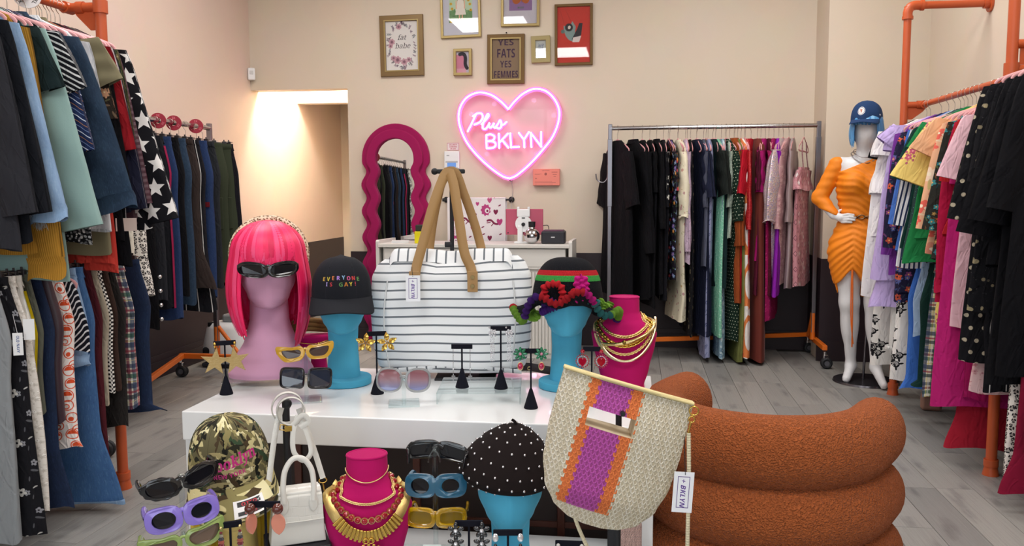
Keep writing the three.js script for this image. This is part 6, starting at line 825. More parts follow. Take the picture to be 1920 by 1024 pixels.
{ // pink head with wide bust foot, on an acrylic riser
  const x = -1.125, z = -2.5;
  const t = thing('hat_form', 'pale pink velvet head with a flared bust foot under the hot pink wig', 'display head', [x, TT + .022, z], turn(x, z)); t.scale.setScalar(1.08);
  obj('head', headGeo({ top: .435, chin: .2, neck: [[0, .118, .088, .0], [.012, .12, .09, 0], [.05, .1, .078, 0], [.1, .072, .066, -.002], [.16, .054, .05, -.014], [.22, .05, .048, -.02], [.34, .05, .055, -.014]] }), M_pinkV, t);
  const r = thing('acrylic_riser', 'clear acrylic riser under the pale pink head', 'riser', [x, TT, z], turn(x, z)); obj('top', rb(.29, .004, .2, .001, 0, .02, 0), M.acrylic, r); for (const s of [-1, 1]) obj('leg', rb(.004, .018, .2, .001, s * .143, .009, 0), M.acrylic, r);
  const w = thing('pink_wig', 'hot pink bob wig with a fringe on the pale pink head', 'wig', [x, 1.005, z - .004], turn(x, z));
  obj('hair', wigGeo({ n: 620, rx: .108, rz: .116, top: .148, mid: .05, bot: (t) => -.2 - .025 * Math.sin(t * 1.5 + 1), face: .8, fringe: .028, swing: .34, curl: .2, cols: ['#ff2f6e', '#f5225f', '#ff4f86', '#e81a58'] }), M_hair, w);
  obj('cap_lining', new THREE.SphereGeometry(.1, 28, 14, 0, 2 * PI, 0, PI / 2).scale(1.04, 1.15, 1.08).translate(0, .025, 0), mat('#e8205c', { roughness: .7 }), w);
  const hb = thing('headband', 'padded leopard print headband on the hot pink wig', 'headband', [x, 1.06, z - .012], turn(x, z));
  const p = []; for (let i = 0; i <= 16; i++) { const a = lerp(-.42, PI + .42, i / 16); p.push([.106 * Math.cos(a), .103 * Math.sin(a) - .012, -.012 - .02 * Math.sin(a)]); }
  obj('band', (() => { const g = tube(p, .0165, 70, 14), u = g.attributes.uv; for (let i = 0; i < u.count; i++) u.setXY(i, u.getX(i) * .5, u.getY(i) * .12); return g; })(), fab('leoTan'), hb);
}
{ // yellow wig head below the camouflage cap
  const x = -.905, z = -1.8;
  displayHead('cream yellow head under the camouflage cap on the low platform', x, TL + .03, z, .96, turn(x, z) - .1, velvet('#d9c27a'));
  const b = thing('head_block', 'white block raising the cream yellow head', 'block', [x, TL, z], turn(x, z)); obj('block', rb(.2, .03, .17, .004, 0, .015, 0), M.white, b);
  const w = thing('yellow_wig', 'bright yellow wig hanging from under the camouflage cap', 'wig', [x, .6, z], turn(x, z)); obj('hair', wigGeo({ n: 300, rx: .086, rz: .1, top: .0, mid: -.03, bot: () => -.23, face: 1.0, fringe: -.01, swing: .22, curl: -.05, cols: ['#e2c21a', '#d1ad12', '#f0d640'] }), M_hair, w);
}
// ---------------------------------------------------------------- hats
{
  const slogan = tex(2048, 512, (g, W, H) => { fillBg(g, W, H, '#1d1f26'); speckle(g, W, H, 2600, 1, 3, ['#23262e', '#191b21'], .6); const cs = ['#c9a24a', '#d8c84a', '#d97f4a', '#b58ae0', '#8fb8e0', '#d9609a', '#d84a4a', '#6a9a5a', '#d8c84a']; g.textAlign = 'center'; [...'EVERYONE'].forEach((s, i) => { g.fillStyle = cs[i]; g.font = 'bold 64px sans-serif'; g.save(); g.translate(W * .5 + (i - 3.5) * 58, 262 + 7 * Math.abs(i - 3.5) + (i % 2) * 5); g.fillText(s, 0, 0); g.restore(); }); const c2 = ['#b9a6e8', '#c8404a', '', '#6a9a5a', '#d8893a', '#d8c84a', '#d84a5a']; [...'IS GAY!'].forEach((s, i) => { if (s === ' ') return; g.fillStyle = c2[i]; g.font = 'bold 64px sans-serif'; g.fillText(s, W * .5 + (i - 3) * 54, 346); }); g.strokeStyle = '#363942'; g.lineWidth = 2; for (let k = 0; k < 6; k++) { const x = (k + .5) / 6 * W; g.beginPath(); g.moveTo(x, 0); g.lineTo(x, H); g.stroke(); } g.fillStyle = '#0e0f13'; for (const k of [.42, .58, .3, .7]) { g.beginPath(); g.arc(W * k, 130, 7, 0, 7); g.fill(); } });
  const c = thing('baseball_cap', 'black washed cap embroidered EVERYONE IS GAY! in rainbow letters', 'cap', [H1[0], TT + .272, H1[2]], turn(H1[0], H1[2]) - .02); capParts(c, { rx: .096, rz: .116, h: .122, brim: .07, crownMat: mat('#fff', { map: slogan, bump: 'twill', bs: .0005 }), brimMat: mat('#1e2026', { bump: 'twill', bs: .0005 }), pitch: .42, droop: 1.1, bA: 1.25 });
  const camoDraw = (g, W, H) => { fillBg(g, W, H, '#6a6448'); for (let i = 0; i < 300; i++) { const x = rnd() * W, y = rnd() * H, a = rnd() * 7, L = rr(40, 120); wrapAt(W, H, x, y, (X, Y) => { g.fillStyle = ['#2b2a20', '#3b4f38', '#d8cd98', '#8f8659', '#1d1d18', '#b5a878', '#4d3f2c', '#e8e0b4'][i % 8]; g.save(); g.translate(X, Y); g.rotate(a); g.beginPath(); g.moveTo(-L, 0); for (let k = 0; k < 4; k++) { g.quadraticCurveTo(-L + L * .5 * k + L * .1, -L * (.2 + .3 * (k % 2)), -L + L * .5 * (k + 1), -2); } g.quadraticCurveTo(0, L * .45, -L, 0); g.fill(); g.restore(); }); } };
  const camo = tex(2048, 512, (g, W, H) => { camoDraw(g, W, H); g.strokeStyle = '#2b2a20'; g.lineWidth = 2; for (let k = 0; k < 6; k++) { const x = (k + .5) / 6 * W; g.beginPath(); g.moveTo(x, 0); g.lineTo(x, H); g.stroke(); } g.fillStyle = '#d13d8c'; g.strokeStyle = '#d13d8c'; g.textAlign = 'center'; g.font = 'italic bold 118px serif'; g.save(); g.translate(W * .505, 338); g.rotate(-.16); g.scale(.86, 1); g.fillText('Brooklyn', 0, 0); g.lineWidth = 3; g.strokeText('Brooklyn', 0, 0); g.restore(); g.font = 'bold 50px sans-serif'; g.save(); g.translate(W * .5, 410); g.rotate(-.06); g.fillText('NEW YORK', 0, 0); g.restore(); });
  const camoTile = tex(512, 512, camoDraw); camoTile.repeat.set(2.6, 2.6);
  const m = thing('baseball_cap', 'camouflage cap embroidered Brooklyn NEW YORK in pink', 'cap', [-.912, .6, -1.795], turn(-.905, -1.795)); m.rotation.z = .07; m.rotation.x = .06;
  const brimTop = capParts(m, { rx: .096, rz: .112, h: .134, brim: .075, crownMat: mat('#fff', { map: camo, bump: 'twill', bs: .0005 }), brimMat: mat('#fff', { map: camoTile, bump: 'twill', bs: .0005 }), pitch: .62, droop: .5, bA: 1.3 });
  const lab = tex(256, 200, (g, W, H) => { fillBg(g, W, H, '#ecebec'); g.fillStyle = '#1a1a1e'; g.fillRect(30, 18, W - 60, 58); g.fillRect(30, 132, W - 60, 44); g.fillStyle = '#c4253a'; g.textAlign = 'center'; g.font = 'bold 52px sans-serif'; g.fillText('OTTO', W / 2, 66); g.font = 'bold 34px sans-serif'; g.fillText('CAMO', W / 2, 166); g.fillStyle = '#777'; g.fillRect(86, 92, 84, 5); g.fillRect(96, 106, 64, 5); g.fillStyle = '#e8e8ea'; g.lineWidth = 6; g.strokeStyle = '#e8e8ea'; g.beginPath(); g.moveTo(196, 44); g.lineTo(206, 58); g.lineTo(226, 30); g.stroke(); });
  obj('brim_sticker', grid(8, 8, (u, v) => { const q = brimTop(lerp(.5, .735, u), lerp(.42, .93, v)); return [q[0], q[1] + .0016, q[2] + .0006, u, 1 - v]; }), mat('#fff', { map: lab, roughness: .4 }), m);
  // studded beret
  const b = thing('studded_beret', 'charcoal felt beret covered with small silver studs', 'beret', [H3[0] - .005, TL + .288, H3[2] + .005], .1); b.rotation.z = -.2; b.rotation.x = .12;
  const fel = mat('#1f1818', { roughness: 1, bump: 'pile', bs: .0006 });
  const prof = [[-.012, .08], [-.016, .098], [-.01, .109], [.004, .114], [.024, .108], [.05, .092], [.08, .068], [.102, .042], [.114, .018], [.1175, .0005]];
  const bp = (th, v) => { const i = v * (prof.length - 1), k = Math.min(prof.length - 2, i | 0), f = i - k, y = lerp(prof[k][0], prof[k + 1][0], f), r = lerp(prof[k][1], prof[k + 1][1], f); const w = 1 + .02 * Math.sin(th * 3 + 1) * (1 - v); return [r * w * Math.sin(th), y + .012 * Math.sin(th) * (1 - v), r * w * .98 * Math.cos(th)]; };
  obj('felt', grid(64, 36, (u, v) => bp(u * 2 * PI, v), true), fel, b); obj('stalk', tube([[0, .114, 0], [-.004, .122, 0], [-.012, .127, .002]], .0035, 10, 8), fel, b);
  const stud = []; for (const [v, n, o] of [[.13, 30, 0], [.33, 26, .1], [.45, 24, 0], [.55, 20, .1], [.64, 16, 0], [.72, 12, .1], [.8, 9, 0], [.87, 5, .1]]) for (let i = 0; i < n; i++) { const q = bp((i + o * 5) / n * 2 * PI, v); stud.push(sph(.0033, q[0] * 1.005, q[1] + .0008, q[2] * 1.005, 7)); } const sg = obj('studs', stud, M.silver, b); sg.userData.kind = 'stuff';
  // crochet hat
  const stitch = noiseTex(256, (g, W, H) => { fillBg(g, W, H, '#2a2a2a'); for (let y = 0; y < 8; y++) for (let x = 0; x < 8; x++) { g.strokeStyle = '#e8e8e8'; g.lineWidth = 9; g.lineCap = 'round'; const X = x * 32 + (y % 2) * 16, Y = y * 32; for (const d of [-256, 0]) { g.beginPath(); g.moveTo(X + 4 + d, Y + 4); g.lineTo(X + 16 + d, Y + 27); g.lineTo(X + 28 + d, Y + 4); g.stroke(); } } }, .058);
  const yarn = (c) => mat(c, { bumpMap: stitch, bumpScale: .008, roughness: 1 });
  const hat = thing('crochet_hat', 'black crochet hat with red and green stripes and a rainbow ruffle brim', 'hat', [H2[0] + .002, TT + .255, H2[2]], turn(H2[0], H2[2])); hat.rotation.x = -.06;
  const cr = (th, v) => { const a = v * PI / 2; const r = Math.cos(a) ** .62; return [.106 * r * Math.sin(th), .0 + .138 * Math.sin(a), .118 * r * Math.cos(th)]; };
  const zone = (name, v0, v1, m, k = 1) => obj(name, grid(64, Math.max(3, Math.round((v1 - v0) * 24)), (u, v) => { const q = cr(u * 2 * PI, lerp(v0, v1, v)); return [q[0] * k, q[1], q[2] * k, u * .62, lerp(v0, v1, v) * .16]; }, true), m, hat);
  const yk = yarn('#14151b'); zone('crown', .51, .9995, yk); zone('band', 0, .34, yk); zone('green_stripe', .335, .43, yarn('#3f9a48'), 1.012); zone('red_stripe', .425, .52, yarn('#b8232c'), 1.012);
  const bobble = (g, k) => { const p = g.attributes.position, n = g.attributes.normal, u = g.attributes.uv; for (let i = 0; i < p.count; i++) { const d = .0028 * Math.sin(u.getX(i) * k); p.setXYZ(i, p.getX(i) + n.getX(i) * d, p.getY(i) + n.getY(i) * d, p.getZ(i) + n.getZ(i) * d); } g.computeVertexNormals(); return g; };
  const frill = (a, v) => { const w = Math.sin(a * 7) * v, l = .05 * v; return [(.104 + l * (1 + .15 * w)) * Math.sin(a), .004 - .035 * v + .017 * w + (Math.abs(a) < 1 ? .055 * v * v * sst(1, .4, Math.abs(a)) : 0), (.115 + l * .8 * (1 + .15 * w)) * Math.cos(a)]; };
  obj('brim', grid(140, 8, (u, v) => { const q = frill((u - .5) * 2 * PI, v); return [...q, u * .8, v * .06]; }, true), yk, hat);
  for (const [a0, a1, c] of [[-.95, -.5, '#4a2578'], [-.52, .0, '#c4232e'], [-.02, .28, '#c4232e'], [.26, .55, '#d01f8a'], [.53, .95, '#2f6f70'], [.93, 1.45, '#7fae3f'], [-1.5, -.93, '#7fae3f'], [1.45, 2.4, '#4a2578'], [-2.4, -1.5, '#c4232e']]) { const p = []; for (let i = 0; i <= 14; i++) { const q = frill(lerp(a0, a1, i / 14), 1.02); p.push([q[0], q[1], q[2]]); } obj('ruffle_edge', bobble(tube(p, .0095, 110, 10), 70 * (a1 - a0)), mat(c, { roughness: 1, bumpMap: stitch, bumpScale: .002 }), hat); }
  const curl = (pts, c) => obj('ruffle_curl', bobble(tube(pts, .0095, 150, 10), 90), mat(c, { roughness: 1, bumpMap: bumps.pile, bumpScale: .002 }), hat);
  curl([[-.062, .022, .112], [-.066, .052, .118], [-.05, .062, .122], [-.028, .062, .126], [-.016, .05, .128], [-.014, .026, .126], [-.006, .016, .128], [.008, .026, .132], [.016, .044, .13], [.026, .03, .132], [.02, .016, .13]], '#c4232e'); curl([[.02, .018, .132], [.034, .028, .134], [.04, .056, .13], [.032, .078, .124], [.026, .072, .126], [.03, .05, .132], [.044, .024, .13], [.052, .05, .122], [.046, .078, .118], [.034, .082, .12]], '#d01f8a'); curl([[-.07, .004, .108], [-.05, .014, .12], [-.03, .002, .122], [-.06, -.012, .112], [-.075, -.02, .1], [-.06, -.006, .114]], '#4a2578');
  curl([[.05, .012, .124], [.066, .022, .114], [.07, .004, .11], [.082, .012, .098], [.084, -.006, .092]], '#2f6f70'); curl([[.088, 0, .09], [.1, .012, .078], [.1, -.012, .076], [.112, .0, .06], [.118, -.016, .05], [.126, .004, .04]], '#7fae3f'); curl([[-.1, -.022, .08], [-.112, -.01, .07], [-.112, -.034, .066], [-.09, -.036, .086], [-.084, -.022, .094]], '#7fae3f');
}
// ---------------------------------------------------------------- sunglasses. Front in the xy plane, looking along +z
function glasses(label, pos, ry, o) {
  const t = thing('sunglasses', label, 'sunglasses', pos, ry, 'sunglasses on display'); t.rotation.z = o.roll ?? 0; t.rotation.order = 'YXZ'; t.rotation.x = o.tip ?? -.1;
  const bend = (g) => { const p = g.attributes.position; for (let i = 0; i < p.count; i++) p.setZ(i, p.getZ(i) - 3.2 * p.getX(i) ** 2); g.computeVertexNormals(); return g; };
  for (const s of [-1, 1]) {
    const mir = (pts) => pts.map(([x, y]) => [s * (x + o.cx), y]), out = spl(mir(o.frame), 72), inn = spl(mir(o.lens), 60);
    const sh = shp(out); sh.holes.push(new THREE.Path(inn.map(([x, y]) => new THREE.Vector2(x, y)))); obj('rim', toCreasedNormals(bend(ext(sh, o.d ?? .004, o.bev ?? .0014)), .5), o.fm, t);
    obj('lens', bend(ext(shp(inn), .0012).translate(0, 0, .0014)), o.lm, t);
    const ex = Math.max(...o.frame.map((q) => q[0])) + o.cx - .002, ez = -3.2 * ex * ex, ty = o.ty ?? .008, L = o.tl ?? .135;
    obj('temple', [tube([[s * ex, ty, ez], [s * (ex + .001), ty, ez - L * .4], [s * (ex - .002), ty - .002, ez - L * .72], [s * (ex - .006), ty - .03, ez - L]], o.tr ?? .0032, 26, 8), rb(.006, (o.tr ?? .0032) * 3, .01, .001, s * ex, ty, ez - .004)], o.tm ?? o.fm, t);
  }
  obj('bridge', bend(tube(o.bridge ?? [[-.011, .006, .002], [0, .01, .003], [.011, .006, .002]], o.br ?? .0028, 20, 8).scale(1, 1.2, .9)), o.bm ?? o.fm, t);
  return t;
}
const oval = (a, b, n = 14, p = 2, tilt = 0) => { const r = []; for (let i = 0; i < n; i++) { const t = i / n * 2 * PI, c = Math.cos(t), s = Math.sin(t); const x = a * Math.sign(c) * Math.abs(c) ** (2 / p), y = b * Math.sign(s) * Math.abs(s) ** (2 / p); r.push([x, y + tilt * x]); } return r; };
const shade_ = (c, o = .75, x = {}) => mat(c, { roughness: .08, transmission: o, thickness: 0, clearcoat: .5, ...x });
const L_dark = mat('#121218', { roughness: .1 }), L_smoke = mat('#1b1d24', { roughness: .1 }), L_brown = mat('#44332f', { roughness: .1 });
const F_black = mat('#0f0f14', { roughness: .18, clearcoat: .6 }), F_lilac = mat('#8d79d6', { roughness: .25, clearcoat: .6 }), F_teal = mat('#1f5a78', { roughness: .2, clearcoat: .8 }), F_mustard = mat('#c79a2e', { roughness: .25, clearcoat: .5 }), F_green = mat('#8ba05a', { roughness: .25, clearcoat: .5 }), F_clear = mat('#b9bdc0', { roughness: .12, transmission: .55, thickness: .003, clearcoat: .4 }), F_yellow = mat('#f2c40a', { roughness: .1, transmission: .7, thickness: .004, clearcoat: .5 });
const catLens = [[-.028, .004], [-.022, .013], [0, .014], [.02, .015], [.032, .013], [.03, .0], [.018, -.012], [0, -.014], [-.02, -.01]], catFrame = [[-.034, .004], [-.026, .018], [0, .018], [.024, .022], [.042, .022], [.04, .004], [.022, -.018], [0, -.02], [-.024, -.015]];
{
  const gy = 1.012, gx = -1.066, gz = -2.37; glasses('glossy black cat-eye sunglasses worn over the hot pink fringe', [gx, gy, gz], turn(-1.125, -2.5), { cx: .043, lens: oval(.0365, .0165, 14, 2.3, .08), frame: oval(.044, .0225, 16, 2.4, .1), fm: F_black, lm: L_dark, tl: .1, ty: .01, tr: .003, tip: 0 });
}
/* clear stand: plate, rod and nose rests at the given heights */
function glassesStand(label, x, y, z, top, rests, ry, plate = true) {
  const t = thing('sunglasses_stand', label, 'display stand', [x, y, z], ry); obj('rod', [cyl(.0062, .0062, top, 0, top / 2, 0, 16), sph(.008, 0, top, 0, 12).scale(1, .5, 1).translate(0, top * .5, 0)], M.acrylic, t); if (plate) obj('base_plate', rb(.085, .005, .085, .001, 0, .0026, 0), M.acrylic, t);
  for (const h of rests) obj('nose_rest', [tube([[-.014, h - .024, .016], [-.009, h - .006, .014], [0, h + .004, .01], [.009, h - .006, .014], [.014, h - .024, .016]], .0026, 24, 8), bar([0, h + .002, 0], [0, h + .003, .012], .004, 8)], M.acrylic, t); return t;
}
{
  const x = -.918, z = -2.27, r = turn(x, z); glassesStand('clear two-tier sunglasses stand beside the pale pink head', x, TT, z, .15, [.068, .135], r);
  const fx = Math.sin(r) * .02, fz = Math.cos(r) * .02;
  glasses('mustard cat-eye sunglasses on the upper tier beside the pale pink head', [x + fx, TT + .14, z + fz], r, { cx: .036, lens: catLens.map(([a, b]) => [a * .9, b * .9]), frame: catFrame, fm: F_mustard, lm: L_brown, roll: .07 });
  glasses('black square sunglasses on the lower tier beside the pale pink head', [x + fx, TT + .068, z + fz], r, { cx: .038, lens: oval(.029, .025, 20, 5), frame: oval(.033, .029, 20, 5), fm: F_black, lm: mat('#2a2f3e', { roughness: .06, clearcoat: 1 }), d: .003, tr: .0042, tm: mat('#6b5a4a', { roughness: .3 }), roll: -.06, br: .002 });
}
{
  const x = -.632, z = -2.265, r = turn(x, z); glassesStand('clear single sunglasses stand on the white tabletop', x, TT, z, .07, [.07], r);
  const grad = tex(64, 64, (g, w, h) => { const q = g.createLinearGradient(0, 0, 0, h); q.addColorStop(0, '#b9747c'); q.addColorStop(.5, '#c9a9b4'); q.addColorStop(1, '#9fb4e6'); g.fillStyle = q; g.fillRect(0, 0, w, h); }); grad.repeat.set(1, 1 / .066); grad.offset.set(0, .5);
  glasses('oversized clear grey sunglasses with pink to blue lenses', [x + Math.sin(r) * .02, TT + .072, z + Math.cos(r) * .02], r, { cx: .0395, lens: oval(.031, .029, 18, 2.5), frame: oval(.0345, .033, 18, 2.6), fm: F_clear, lm: mat('#fff', { map: grad, roughness: .06, transmission: .55, thickness: 0, clearcoat: .6 }), tm: F_clear, roll: -.04, tr: .0028 });
}
{
  const x = -.9, z = -1.56, r = turn(x, z); glassesStand('clear three-tier sunglasses stand at the front left of the platform', x, TL, z, .372, [.25, .3, .365], r);
  const at = (h, d = .02) => [x + Math.sin(r) * d, TL + h, z + Math.cos(r) * d], scal = (pts, n) => pts;
  const scallop = []; for (let i = 0; i < 44; i++) { const a = i / 44 * 2 * PI; const q = 1 + .035 * Math.cos(a * 11); scallop.push([.0365 * q * Math.cos(a), .0215 * q * Math.sin(a) + .1 * .036 * Math.cos(a)]); }
  glasses('black scalloped oval sunglasses tilted on the front left stand', at(.364), r + .12, { cx: .0385, lens: oval(.029, .0155, 16, 2.2, .1), frame: scallop, fm: F_black, lm: L_dark, roll: .22, d: .005, tr: .004, bridge: [[-.012, .005, .002], [0, .008, .004], [.012, .005, .002]], br: .0042 });
  glasses('lilac oval-lens sunglasses on the front left stand', at(.296), r + .08, { cx: .036, lens: oval(.0225, .0175, 18, 2), frame: oval(.0335, .0245, 20, 3), fm: F_lilac, lm: L_smoke, roll: .12, d: .006, bev: .0022, tr: .0052, br: .0046 });
  glasses('olive green cat-eye sunglasses at the bottom of the front left stand', at(.245, .032), r + .06, { cx: .0385, lens: catLens, frame: catFrame, fm: F_green, lm: mat('#8a7466', { roughness: .1, transmission: .45, thickness: 0 }), roll: .17, d: .006, bev: .002, tr: .004 });
}
{
  const x = -.452, z = -1.875, r = .12; glassesStand('clear three-tier sunglasses stand between the magenta bust and the beret', x, TL, z, .352, [.195, .27, .345], r);
  const at = (h) => [x + .005, TL + h, z + .02];
  glasses('black shield sunglasses on top of the middle stand', [x + .005, TL + .342, z - .012], r + PI - .0, { cx: .034, lens: oval(.03, .0165, 16, 3.2, -.06), frame: oval(.036, .0215, 16, 3.4, -.06), fm: F_black, lm: L_dark, d: .003, roll: .1, tl: .02, br: .006, ty: .006 });
  glasses('teal blue oval-lens sunglasses in the middle of the centre stand', at(.268), r, { cx: .035, lens: oval(.0215, .018, 18, 2), frame: oval(.0345, .0255, 20, 3.4), fm: F_teal, lm: L_dark, d: .006, bev: .0022, tr: .005, br: .005 });
  glasses('translucent yellow rectangular sunglasses low on the centre stand', at(.192), r, { cx: .0355, lens: oval(.0265, .0155, 20, 3.4), frame: oval(.0335, .0215, 20, 3.6), fm: F_yellow, lm: mat('#c9a92a', { roughness: .06, transmission: .7, thickness: 0 }), d: .006, bev: .002, tr: .004, br: .004 });
  const tr = thing('acrylic_tray', 'clear acrylic tray with a price label at the centre of the platform', 'tray', [-.47, TL, -1.8], .12);
  for (const [w, h, d, a, b, c] of [[.19, .125, .003, 0, .063, -.06], [.003, .125, .12, -.095, .063, 0], [.003, .125, .12, .095, .063, 0], [.19, .003, .12, 0, .002, 0], [.19, .09, .003, 0, .045, .06]]) obj('wall', rb(w, h, d, .001, a, b, c), M.acrylic, tr);
  obj('price_label', bx(.042, .018, .001, .02, .118, -.055), [0, 0, 0, 0, 1, 0].map((k) => (k ? mat('#fff', { map: tex(128, 54, (g, w, h) => { fillBg(g, w, h, '#e6eee9'); g.fillStyle = '#24302c'; g.font = 'bold 32px sans-serif'; g.textAlign = 'center'; g.fillText('$19.99', w / 2, 38); }) }) : M.white)), tr);
}
// ---------------------------------------------------------------- acrylic riser, earring stands and earrings
{
  const r = thing('acrylic_riser', 'clear acrylic riser under two earring stands on the white tabletop', 'riser', [-.437, TT, -2.385], .12); obj('top', rb(.235, .004, .2, .001, 0, .031, 0), M.acrylic, r); for (const s of [-1, 1]) obj('leg', rb(.004, .03, .2, .001, s * .1155, .015, 0), M.acrylic, r);
}
function earringStand(label, x, y, z, h, w, ry) { const t = thing('earring_stand', label, 'earring stand', [x, y, z], ry, 'black earring stands'); obj('cone_base', lathe([[.001, 0], [.0185, 0], [.0195, .002], [.0045, .052], [.003, .055]], 24), M.blackVelvet, t); obj('rod', cyl(.0026, .0026, h - .05, 0, (h + .05) / 2, 0, 10), M.blackVelvet, t); obj('crossbar', rb(w, .0135, .006, .0015, 0, h, 0), M.blackVelvet, t); return t; }
const place = (x, z, ry, dx, dz) => [x + Math.cos(ry) * dx + Math.sin(ry) * dz, z - Math.sin(ry) * dx + Math.cos(ry) * dz];
function pair(names, label, cat, x, y, z, ry, half, build, name) { [-1, 1].forEach((s, i) => { const [X, Z] = place(x, z, ry, s * half, .006), t = thing(name, names[i] + label, 'earring', [X, y, Z], ry, label.trim()); build(t, s); }); }
const LR = ['left ', 'right '];
const glit = mat('#fff', { map: pt('gl', 256, .02, (g, w, h) => { fillBg(g, w, h, '#a88c55'); speckle(g, w, h, 2200, 1, 3.4, ['#e8d6a4', '#7a6238', '#c9ab6a', '#fff2cf']); }), metalness: .5, roughness: .4, bumpMap: bumps.pile, bumpScale: .001 });
const gem = (c) => mat(c, { roughness: .06, clearcoat: 1, metalness: .2, flatShading: true }), M_crystal = mat('#dcdde2', { roughness: .08, metalness: .55, flatShading: true }), M_ruby = gem('#a30d24'), M_emerald = gem('#12704a'), M_pinkGem = gem('#b3204f'), M_onyx = mat('#111319', { roughness: .12, clearcoat: 1 });
const ico = (r, x = 0, y = 0, z = 0, sx = 1, sy = 1, sz = 1) => new THREE.IcosahedronGeometry(r, 1).scale(sx, sy, sz).translate(x, y, z);
{
  let x = -1.18, z = -2.31, r = turn(x, z); earringStand('black earring stand with glitter stars at the table corner', x, TT, z, .152, .062, r);
  pair(LR, 'gold glitter star earring at the left table corner', '', x, TT + .152, z, r, .0275, (t, s) => { const sh = new THREE.Shape(); for (let k = 0; k < 10; k++) { const a = k * PI / 5 + PI / 2 + s * .12, q = k % 2 ? .0155 : .041; k ? sh.lineTo(q * Math.cos(a), q * Math.sin(a)) : sh.moveTo(q * Math.cos(a), q * Math.sin(a)); } obj('star', ext(sh, .0025, .0012).translate(0, -.052, .002), glit, t); obj('stud', [sph(.0045, 0, 0, .003, 10), sph(.003, 0, -.009, .003, 8), bar([0, 0, .003], [0, -.014, .003], .001, 6)], M.gold, t); }, 'star_earring');
  x = -.742; z = -2.372; r = turn(x, z); earringStand('black earring stand with gold flowers beside the clear sunglasses', x, TT, z, .178, .058, r);
  pair(LR, 'gold five-petal flower earring', '', x, TT + .178, z, r, .031, (t, s) => { for (let k = 0; k < 5; k++) { const a = k / 5 * 2 * PI + .3 + s * .1; const g = grid(6, 10, (u, v) => { const w = .0075 * Math.sin(PI * v ** .8) * (u - .5) * 2, L = .004 + .027 * v, zz = .006 * Math.sin(v * PI) + .004 * Math.abs(u - .5); return [L * Math.cos(a) - w * Math.sin(a), L * Math.sin(a) + w * Math.cos(a) - .024, zz + .004]; }); obj('petal', g, M.gold, t); } obj('stamen', [0, 1, 2, 3, 4].map((k) => bar([0, -.024, .004], [.007 * Math.cos(k * 1.26), -.024 + .007 * Math.sin(k * 1.26), .014], .0008, 5)), M.gold, t); }, 'flower_earring');
  x = -.483; z = -2.345; r = .12; earringStand('shorter black earring stand on the acrylic riser', x, TT + .033, z, .118, .06, r);
  pair(LR, 'fine silver chain earring with a tiny cross', '', x, TT + .147, z, r, .024, (t) => { obj('chain', [bar([0, 0, .004], [0, -.075, .004], .0007, 5), sph(.0016, 0, -.02, .004, 6), sph(.0016, 0, -.04, .004, 6)], M.silver, t); obj('cross', [rb(.003, .018, .002, .0005, 0, -.083, .004, 1), rb(.011, .003, .002, .0005, 0, -.08, .004, 1), sph(.003, 0, -.06, .004, 8)], M.silver, t); }, 'cross_earring');
  x = -.371; z = -2.345; earringStand('taller black earring stand on the acrylic riser', x, TT + .033, z, .172, .058, r);
  pair(LR, 'crystal flower earring with a long sparkling fringe', '', x, TT + .205, z, r, .0235, (t) => { const a = []; for (let k = 0; k < 7; k++) a.push(ico(.0036, .0075 * Math.cos(k * .9), -.012 + .0085 * Math.sin(k * .9), .004)); a.push(ico(.0045, 0, -.012, .006)); for (let k = 0; k < 4; k++) a.push(ico(.0026, (k % 2 ? 1 : -1) * .008, .004 - k * .008, .004)); obj('cluster', a, M_crystal, t); const f = []; for (let j = 0; j < 15; j++) for (const q of [-1, 0, 1]) f.push(ico(.0019, q * .0042, -.026 - j * .0046, .003)); obj('fringe', f, M_crystal, t); }, 'crystal_earring');
  x = -.276; z = -2.265; r = .12; earringStand('black earring stand with green flowers at the front of the table', x, TT, z, .158, .056, r);
  pair(LR, 'emerald flower earring with a pink oval drop', '', x, TT + .158, z, r, .0285, (t) => { for (let k = 0; k < 8; k++) { const a = k / 8 * 2 * PI; obj('petal', ico(.0068, 0, 0, 0, .62, 1.15, .5).rotateZ(a - PI / 2).translate(.0115 * Math.cos(a), .0115 * Math.sin(a) - .006, .005), M_emerald, t); } obj('centre', ico(.004, 0, -.006, .008), gem('#d98aa6'), t); obj('drop', ico(.0085, 0, -.04, .005, .8, 1.15, .5), M_pinkGem, t); obj('drop_rim', new THREE.TorusGeometry(.0085, .0012, 6, 20).scale(.85, 1.2, 1).translate(0, -.04, .004), M.paleGold, t); }, 'emerald_earring');
  x = -.118; z = -2.4; r = .06; earringStand('black earring stand with red hearts beside the magenta bust', x, TT, z, .142, .05, r);
  pair(LR, 'red heart earring ringed with crystals', '', x, TT + .142, z, r, .0265, (t) => { const hs = new THREE.Shape(); hs.moveTo(0, -.013); hs.bezierCurveTo(-.018, .002, -.008, .015, 0, .006); hs.bezierCurveTo(.008, .015, .018, .002, 0, -.013); obj('heart', ext(hs, .003, .002).translate(0, -.034, .003), M_ruby, t); const c = [], d = []; for (let k = 0; k < 18; k++) { const a = k / 18 * 2 * PI; c.push(ico(.0019, .0135 * Math.cos(a), -.033 + .014 * Math.sin(a), .004)); d.push(ico(.0032, .018 * Math.cos(a), -.033 + .0185 * Math.sin(a), .003, .7, .7, .6)); } obj('crystal_halo', c, M_crystal, t); obj('ruby_rays', d, M_ruby, t); obj('top_stone', ico(.0065, 0, -.005, .005), M_ruby, t); }, 'heart_earring');
  // low platform
  x = -.766; z = -1.652; r = turn(x, z) - .3; earringStand('black earring stand with peach petals in front of the white handbag', x, TL, z, .284, .064, r);
